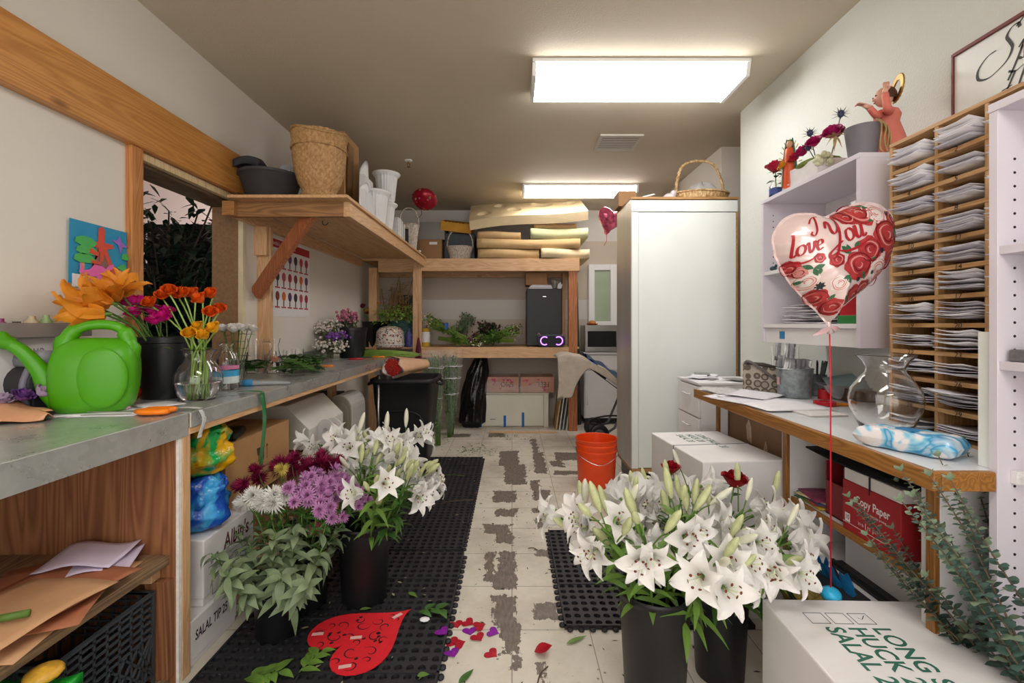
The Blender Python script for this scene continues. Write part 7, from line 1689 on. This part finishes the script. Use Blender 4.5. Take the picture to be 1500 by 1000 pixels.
pl = t.location.copy(); DRYR = [mat('dry_maroon', '5c1626', .7), mat('dry_ochre', 'b08a2e', .7), mat('dry_mauve', '7a4468', .7), mat('dry_tan', 'b58a58', .7)]
for k, (x, z, c) in enumerate(((-.10,.46,0),(-.06,.40,1),(-.02,.42,2),(.04,.48,3),(-.13,.40,0))): rose_stem(pl + V(.02*k-.04, -.02, .15), (x*.8, -.05, z-.15), z-.15, .032, DRYR[c], 'dried %s rose in the dark corner planter' % ('maroon','ochre','mauve','tan','deep maroon')[k], 'dried rose', 90+k, None, 'dried_rose', False)
TW = mat('dry_twig', '9a6f3c', .7, var=.2)
for k in range(9):
    r = random.Random(300+k); x = .02+.03*k
    S('dry_twig', MB().tube(spline([(0,0,0),(r.uniform(-.05,.05),0,.3),(r.uniform(-.10,.10),r.uniform(-.05,.05),r.uniform(.6,.85))], 5), .005, 5), TW, 'dry brown twig standing in the corner by the dark planter', 'twig', (-1.56+x, 5.64, LZ), 0, 'dry twigs in the rack corner')
m = MB(); r = random.Random(8)
for k in range(40): p0 = V(r.uniform(-.15,.15), r.uniform(-.05,.05), r.uniform(.3,.75)); m.tube(spline([p0, p0+V(r.uniform(-.12,.12),r.uniform(-.04,.04),r.uniform(-.02,.12)), p0+V(r.uniform(-.16,.16),0,r.uniform(-.15,.12))], 4), .0025, 4)
for k in range(8): m.tube([(.03*k-.12,0,0),(.035*k-.14,.01,.62)], .003, 4)
S('twig_tangle', m, mat('pale_twig', 'b08c5c', .7, var=.25), 'tangled pale twig bundle in the corner of the rack', 'twigs', (-1.36, 5.64, LZ))
S('wood_crate', MB().box(0, .24, 0, .02, 0, .62).box(0, .03, .02, .2, 0, .62).box(.21, .24, .02, .2, 0, .62).box(.03, .21, .02, .2, .58, .60), mat('dark_green_wood', '2e3a2e', .7, var=.2), 'dark green wooden frame at the back of the rack corner', 'frame', (-1.42, 5.72, LZ))
t = T('green_basket', 'teal basket overflowing with bright leafy stems on the rack corner', 'basket', (-1.28, 5.42, LZ)); m = woven([(.13,0),(.16,.30)], 30, .004); m.lathe([(0,.004),(.13,.004)], 20); P('basket_body', m, wicker('teal_wicker', '2f5a56', '16302e'), t)
l = MB(); r = random.Random(12)
for k in range(420): a = r.uniform(0, 6.3); q_ = .30*math.sqrt(r.random()); l.leaf((q_*math.cos(a)-.05, q_*.6*math.sin(a)-.12, .41-.9*q_*q_+r.uniform(-.08,.07)), (math.cos(a)+r.uniform(-.6,.6), math.sin(a)+r.uniform(-.6,.6), r.uniform(-.3,.8)), r.uniform(.045, .075), r.uniform(.02, .034), (0,0,1), .3, 0, 3)
P('foliage', l, mat('lime_leaf', '9cc05a', .45, var=.35, thin=.2), t)
def speck():
    m, nt, b = nodes('mosaic_print'); b.inputs['Roughness'].default_value = .5; vo = nd(nt, 'ShaderNodeTexVoronoi'); vo.inputs['Scale'].default_value = 75; nt.links.new(objco(nt), vo.inputs['Vector'])
    nt.links.new(ramp(nt, vo.outputs['Color'], [(.2, sc('2c2a30')), (.3, sc('d8cfc6')), (.62, sc('e2dad2')), (.7, sc('b0543c')), (.85, sc('dcd2c8'))]), b.inputs['Base Color']); return m
t = T('round_box', 'white round box with a speckled mosaic print before the teal basket', 'box', (X(572, 5.25), 5.24, LZ+.002)); P('box_body', MB().lathe([(0,0),(.15,0),(.155,.01),(.155,.10),(.15,.17),(.12,.215),(.06,.235),(0,.24)], 36), speck(), t); P('white_rim', MB().tube([(.157*math.cos(a), .157*math.sin(a), .03) for a in [2*PI*i/48 for i in range(49)]], .006, 6), WHITE, t)
S('purple_bottle', MB().lathe([(0,0),(.04,0),(.043,.01),(.043,.12),(.02,.17),(.018,.21),(0,.21)], 20), mat('bottle_print', '4a4a8a', .4, var=.8, scale=40), 'patterned purple and teal bottle at the corner post', 'bottle', (X(596, 5.19)-.0, 5.30, LZ))
t = T('cut_stem_bundle', 'bundle of long cut green stems lying on the far end of the worktop', 'stems', (-1.42, 4.36, CT+.002)); m = MB(); r = random.Random(31)
for k in range(46): y, z = r.uniform(-.10, .10), .006+.06*r.random()**1.5; m.tube([(0+r.uniform(-.05,.03), y, z), (.30, y*.8, z*.8+.004), (.46+r.uniform(-.1,.1)*1.0, y*1.2, z*.4+.006)], .0035, 5)
P('stems', m, mat('fresh_stem', '88a84c', .45, var=.25), t)
for k, (px, py, c, lab, rz) in enumerate(((527,527,'b0242c','red handled knife on the far worktop edge',.1),(560,524,'e08a1e','orange handled knife at the far corner of the worktop',0))): S('florist_knife', MB().tube([(-.06,0,.009),(.05,0,.009)], .009, 8).box(.05, .15, -.006, .006, .006, .010), mat('knife_%d' % k, c, .4), lab, 'knife', OC(px, py) + V(-.03,.0,0), rz)
# bin and wrapped bouquet
BINM = mat('bin_black', '1b1c1f', .5, var=.15, scale=5)
t = T('trash_bin', 'large black wheeled rubbish bin below the end of the worktop', 'bin', (-.945, 4.20, 0)); n = 44; vs, fs = [], []
def ring(w_, l_, z, e=.28):
    return [(w_*math.copysign(abs(math.cos(2*PI*k/n))**e, math.cos(2*PI*k/n)), l_*math.copysign(abs(math.sin(2*PI*k/n))**e, math.sin(2*PI*k/n)), z) for k in range(n)]
for w_, l_, z in ((.20,.19,.0),(.205,.195,.03),(.245,.235,.50),(.25,.24,.52),(.262,.25,.69),(.285,.27,.70),(.285,.27,.735),(.275,.262,.74),(.255,.24,.73),(.20,.19,.05)): vs += ring(w_, l_, z)
for i in range(9):
    for k in range(n): fs.append((i*n+k, i*n+(k+1)%n, (i+1)*n+(k+1)%n, (i+1)*n+k))
fs.append(tuple(range(9*n, 10*n))); fs.append(tuple(range(n))[::-1]); P('bin_body', MB().add(vs, fs, 0, True), BINM, t)
for s in (-1, 1): P('handle', MB().tube(spline([(s*.285,-.12,.70),(s*.32,-.10,.68),(s*.32,.06,.68),(s*.285,.08,.70)], 5), .014, 8), BINM, t)
P('moulded_arch', MB().tube(spline([(-.20,-.226,.30),(-.15,-.238,.43),(0,-.246,.47),(.15,-.24,.43),(.20,-.228,.30)], 6), .008, 6).tube(spline([(-.12,-.212,.05),(-.10,-.222,.20),(0,-.226,.22),(.10,-.222,.20),(.12,-.212,.05)], 6), .007, 6), BINM, t)
t = T('wrapped_bouquet', 'kraft wrapped bouquet of dark red blooms lying on the rubbish bin', 'bouquet', (-1.00, 3.88, .848)); d = V(.55, .83, .0).normalized()
def cone(R0, R1, L, wv=.0):
    def fn(u, v):
        a = 2*PI*u; r_ = R0+(R1-R0)*v; r_ *= 1+.06*math.sin(6*a)*v+wv*math.sin(9*a); sd = V(-d.y, d.x, 0); p = d*(L*(1-v)+(.02*math.sin(4*a) if v > .9 else 0)) + sd*r_*math.cos(a)*1.1 + V(0,0,1)*r_*.82*math.sin(a); return tuple(p)
    return fn
P('kraft_wrap', MB().sheet(cone(.055, .11, .38), 30, 10), mat('wrap_kraft', 'd0a684', .65, var=.1, scale=8, bmp=.15, bscale=20), t)
P('tissue', MB().sheet(cone(.03, .10, .30, .04), 30, 6), WPAP, t)
m = MB(); r = random.Random(2)
for k in range(60): a = k*2.4; q_ = .086*math.sqrt(k/60); sd = V(-d.y, d.x, 0); m.ell(tuple(d*(-.012+.2*q_) + sd*q_*math.cos(a)*1.05 + V(0,0,q_*.8*math.sin(a))), .0125, 8, 6)
P('red_blooms', m, mat('scarlet_bloom', 'a81c10', .35, var=.4, scale=60), t)
# plastic sleeves of greens
for k, (x, y, tx, ty, lab) in enumerate(((-.735,4.62,-.09,.36,'nearest clear plastic sleeve of tall green stems beside the bin'),(-.66,4.95,-.04,.20,'middle clear plastic sleeve of leafy stems before the rack'),(-.665,5.10,.03,.05,'far clear plastic sleeve of stems next to the black rubbish bag'),(-.86,4.86,-.02,.12,'short leafy bunch in clear plastic behind the bin'))):
    t = T('stem_sleeve', lab, 'greenery', (x, y, 0)); r = random.Random(50+k); m = MB(); l = MB(); hgt = .88
    ax = lambda z: V(tx*z/hgt, ty*z/hgt, z)
    for j in range(16):
        a = r.uniform(0, 6.3); q_ = r.random()**.5; b0 = V(.028*q_*math.cos(a), .028*q_*math.sin(a), .006); top = ax(hgt*r.uniform(.8, 1)) + V(.065*q_*math.cos(a), .065*q_*math.sin(a), 0)
        m.tube([b0, (b0+top)/2, top], .004, 5)
        for i in range(16): f = r.uniform(.12 if k != 1 else .3, 1); p_ = b0*(1-f)+top*f; b = r.uniform(0, 6.3); l.leaf(p_, (math.cos(b)*.6, math.sin(b)*.6, r.uniform(-.2, 1)), r.uniform(.04, .08), r.uniform(.012, .022), (0,0,1), .2, 0, 3)
    P('stems', m, STEM, t); P('foliage', l, mat('pale_green_leaf', '8fa678', .5, var=.3, thin=.2) if k in (0, 3) else LEAF, t)
    P('plastic_sleeve', MB().sheet(lambda u, v: tuple(ax(.05+v*(hgt)) + V((.022+.075*v)*(1+.14*math.sin(5*u*6.283+4*v))*math.cos(6.2832*u), (.022+.075*v)*(1+.14*math.sin(4*u*6.283+5*v))*math.sin(6.2832*u), 0)), 26, 10), FILM, t)
    for zz in (.45, .62, .75): P('band', MB().tube([tuple(ax(zz) + V((.022+.088*zz)*math.cos(a), (.022+.088*zz)*math.sin(a), .004*math.sin(3*a))) for a in [2*PI*i/24 for i in range(25)]], .003, 5), WPAP, t, 0, 'white band')
# ================================================================ RIGHT REAR
t = T('base_cabinet', 'white base cabinet under the microwave', 'cabinet', (.875, 5.62, 0)); 
P('carcass', MB().box(0, .60, .02, .40, .07, .845), WHITE, t, .002); P('plinth', MB().box(.01, .6, .05, .40, 0, .07), BLK, t); P('counter_top', MB().box(-.01, .62, -.015, .40, .846, .872), WHITE, t, .003)
dd_ = P('door', MB().box(.01, .42, 0, .019, .08, .65), WHITE, t, .003); P('door_handle', MB().tube([(.04,0,.24),(.04,-.02,.24),(.04,-.02,.36),(.04,0,.36)], .005, 6), WHITE, dd_)
dd_ = P('drawer', MB().box(.01, .42, 0, .019, .66, .835), WHITE, t, .003); P('drawer_handle', MB().tube([(.16,0,.72),(.16,-.02,.72),(.28,-.02,.72),(.28,0,.72)], .005, 6), WHITE, dd_)
t = T('microwave', 'stainless steel microwave with a dark window', 'microwave', (.88, 5.60, .8725)); P('oven_body', MB().box(0, .50, .02, .38, .008, .325), STEEL, t, .004)
dd_ = P('oven_door', MB().box(0, .40, -.012, .019, .008, .325), STEEL, t, .004); P('door_window', MB().box(.03, .375, -.0135, -.0121, .065, .255), mat('oven_glass', '1a1a1c', .12), dd_, 0, 'dark window')
P('control_panel', MB().box(.402, .50, -.012, .019, .008, .325), mat('oven_dark', '2a2a2c', .3), t, .003)
for k in range(4): P('foot', MB().box(.03+.4*(k % 2), .06+.4*(k % 2), .05+.25*(k//2), .08+.25*(k//2), 0, .008), BLK, t)
t = T('orange_dish', 'small orange dish with a bun on the microwave', 'dish', (.985, 5.70, 1.1985)); P('dish', MB().lathe([(0,0),(.05,0),(.075,.02),(.07,.022),(.05,.006),(0,.006)], 22), mat('orange_glaze', 'c8622a', .4), t); P('bun', MB().ell((0,0,.03), (.045,.04,.03), 14, 8), mat('bun_brown', 'd08a4a', .6), t)
t = T('glass_cabinet', 'white framed cabinet door with pale green glass above the microwave', 'cabinet', (.985, 5.955, 1.2)); WF = mat('bright_white_frame', 'f0f0f2', .4, var=0)
for a in ((0,.075,0,.78),(.28,.36,0,.78),(.075,.28,0,.05),(.075,.28,.705,.78)): P('frame_rail', MB().box(a[0], a[1], 0, .07, a[2], a[3]), WF, t, .003)
P('glass_pane', MB().box(.076, .279, .025, .030, .051, .704), mat('green_glass', 'a9b8a0', .2, var=.1, scale=3), t)
for z in (.25, .45): P('shelf_board', MB().box(.076, .279, .031, .07, z, z+.012), WF, t)
# folded stroller with blanket
t = T('stroller', 'folded stroller with dark blue canopy behind the wardrobe', 'stroller', (.62, 4.72, 0)); FRM = mat('dark_frame', '2a2c30', .4, .3); GF = mat('grey_frame', '6f7276', .35, .7)
P('handle_tube', MB().tube(spline([(.02,-.02,.86),(.10,-.02,.84),(.25,-.02,.76),(.48,0,.56),(.66,0,.42)], 5), .014, 8).tube(spline([(.02,.30,.86),(.10,.30,.84),(.25,.30,.76),(.48,.3,.56),(.66,.3,.42)], 5), .014, 8).tube([(.02,-.02,.86),(.02,.30,.86)], .014, 8), FRM, t)
for yy in (-.02, .30): P('leg_tube', MB().tube([(.60,yy,.58),(.42,yy,.16),(.30,yy,.08)], .013, 8), GF, t)
P('canopy', MB().sheet(lambda u, v: (.14+.50*u, -.05+.38*v, .86-.33*u+.05*math.sin(PI*v)+.012*math.sin(22*u)+.012*math.sin(9*v+8*u)), 30, 10), mat('navy_cloth', '27405a', .75, var=.3, scale=12), t, 0, 'navy folded canopy')
P('seat_cloth', MB().sheet(lambda u, v: (.16+.48*u, -.045+.37*v, .78-.36*u+.01*math.sin(9*v)), 16, 8), mat('black_mesh', '1b1d22', .8), t)
P('white_label', MB().bar((.33,-.052,.665), (.46,-.052,.57), .002, .03, 0, (0,0,1)), WPAP, t)
P('blue_joint', MB().ell((.19,-.045,.80), (.03,.02,.03), 14, 8).bar((.14,-.03,.85), (.22,-.03,.78), .03, .03), mat('bright_blue', '1a6ae0', .35), t, 0, 'bright blue joint')
P('hub', MB().tube([(.215,-.06,.775),(.215,-.035,.775)], .028, 16), FRM, t)
P('basket_ring', MB().tube([(.35+.17*math.cos(a), .13+.17*math.sin(a), .21+.03*math.cos(a)) for a in [2*PI*i/36 for i in range(37)]], .009, 8), FRM, t)
for yy in (-.03, .31):
    w_ = P('wheel', MB().lathe([(.055,-.016),(.088,-.018),(.10,-.008),(.10,.008),(.088,.018),(.055,.016),(.055,-.016)], 30), BLK, t, 0, None, (.26, yy, .10), (PI/2, 0, 0)); P('wheel_hub', MB().lathe([(0,-.012),(.05,-.012),(.056,0),(.05,.012),(0,.012)], 24), GF, w_)
def blank(u, v):
    x = -.15+.66*u; zt = .875 - .30*max(0, x) - .52*max(0, x)**2 - 1.6*min(0, x)**2
    hang = .06 + .36*max(0, min(1, 1-(u-.22)/.28))**1.5
    if v < .5: f = v/.5; y, z = -.075 + .012*math.sin(22*u)*(1-f), zt - hang*(1-f)
    else: f = (v-.5)/.5; y, z = -.075 + .40*f, zt + .02*math.sin(PI*f) + .008*math.sin(19*u)
    return (x + .02*(1-v)*math.sin(5*v), y, z)
S('blanket', MB().slab(blank, .012, 36, 16), mat('beige_fleece', 'b9ada0', .95, var=.1, scale=14, bmp=.3, bscale=120), 'beige fleece blanket draped over the folded stroller', 'blanket', (.60, 4.71, .02))
# on the wardrobe
t = T('handled_basket', 'wide pale wicker tray basket with a tall arched handle on the wardrobe', 'basket', (X(1027, 3.58), 3.60, 2.1375)); WZ = t.location.copy()
m = woven([(.17,0),(.20,.03),(.215,.075)], 34, .004, None, 0, .62); m.lathe([(0,.004),(.17,.004)], 24, 0, Matrix.Diagonal((1, .62, 1, 1))); P('basket_body', m, WKP, t)
P('rim', rope([(.215*math.cos(a), .133*math.sin(a), .075) for a in [2*PI*i/50 for i in range(51)]], .008, 24), WKP, t)
P('handle', rope(spline([(-.19,0,.07),(-.175,0,.20),(-.13,0,.30),(-.02,0,.335),(.10,0,.31),(.16,0,.20),(.19,0,.07)], 7), .010, 9), WKP, t)
m = MB().sheet(lambda u, v: (.15*(1-.3*v)*math.cos(6.2832*u)*math.cos(1.5*v)+.0, .09*math.sin(6.2832*u)*math.cos(1.5*v), .055+.10*math.sin(1.5*v)*(1+.2*math.sin(5*6.2832*u))), 30, 8)
S('plastic_wrap', m, mat('grey_wrap', 'c3c0c0', .3, var=.1, bmp=.8, bscale=25, trans=.2), 'crumpled grey plastic wrap inside the basket on the wardrobe', 'plastic wrap', WZ + V(.02,0,.0))
S('plastic_scrap', MB().ell((0,0,.03), (.05,.04,.03), 10, 6).ell((.03,.0,.06), (.025,.02,.025), 8, 6), mat('lilac_wrap', 'c9bfc4', .35, bmp=.8, bscale=30), 'lilac tissue scrap left of the basket on the wardrobe', 'scrap', (X(982,3.5), 3.52, 2.1375))
S('paper_scrap', MB().slab(lambda u, v: (-.05+.10*u, -.03+.06*v, .012+.03*u+.01*math.sin(5*v)), .003, 5, 4), WPAP, 'white folded paper on the left edge of the wardrobe top', 'paper', (X(948,3.5), 3.50, 2.1375), .3)
carton('cardboard_carton', (.84, 3.66, 2.1375), 0, .14, .17, .12, CARDD, 'small brown carton on the rear left corner of the wardrobe', 'carton')
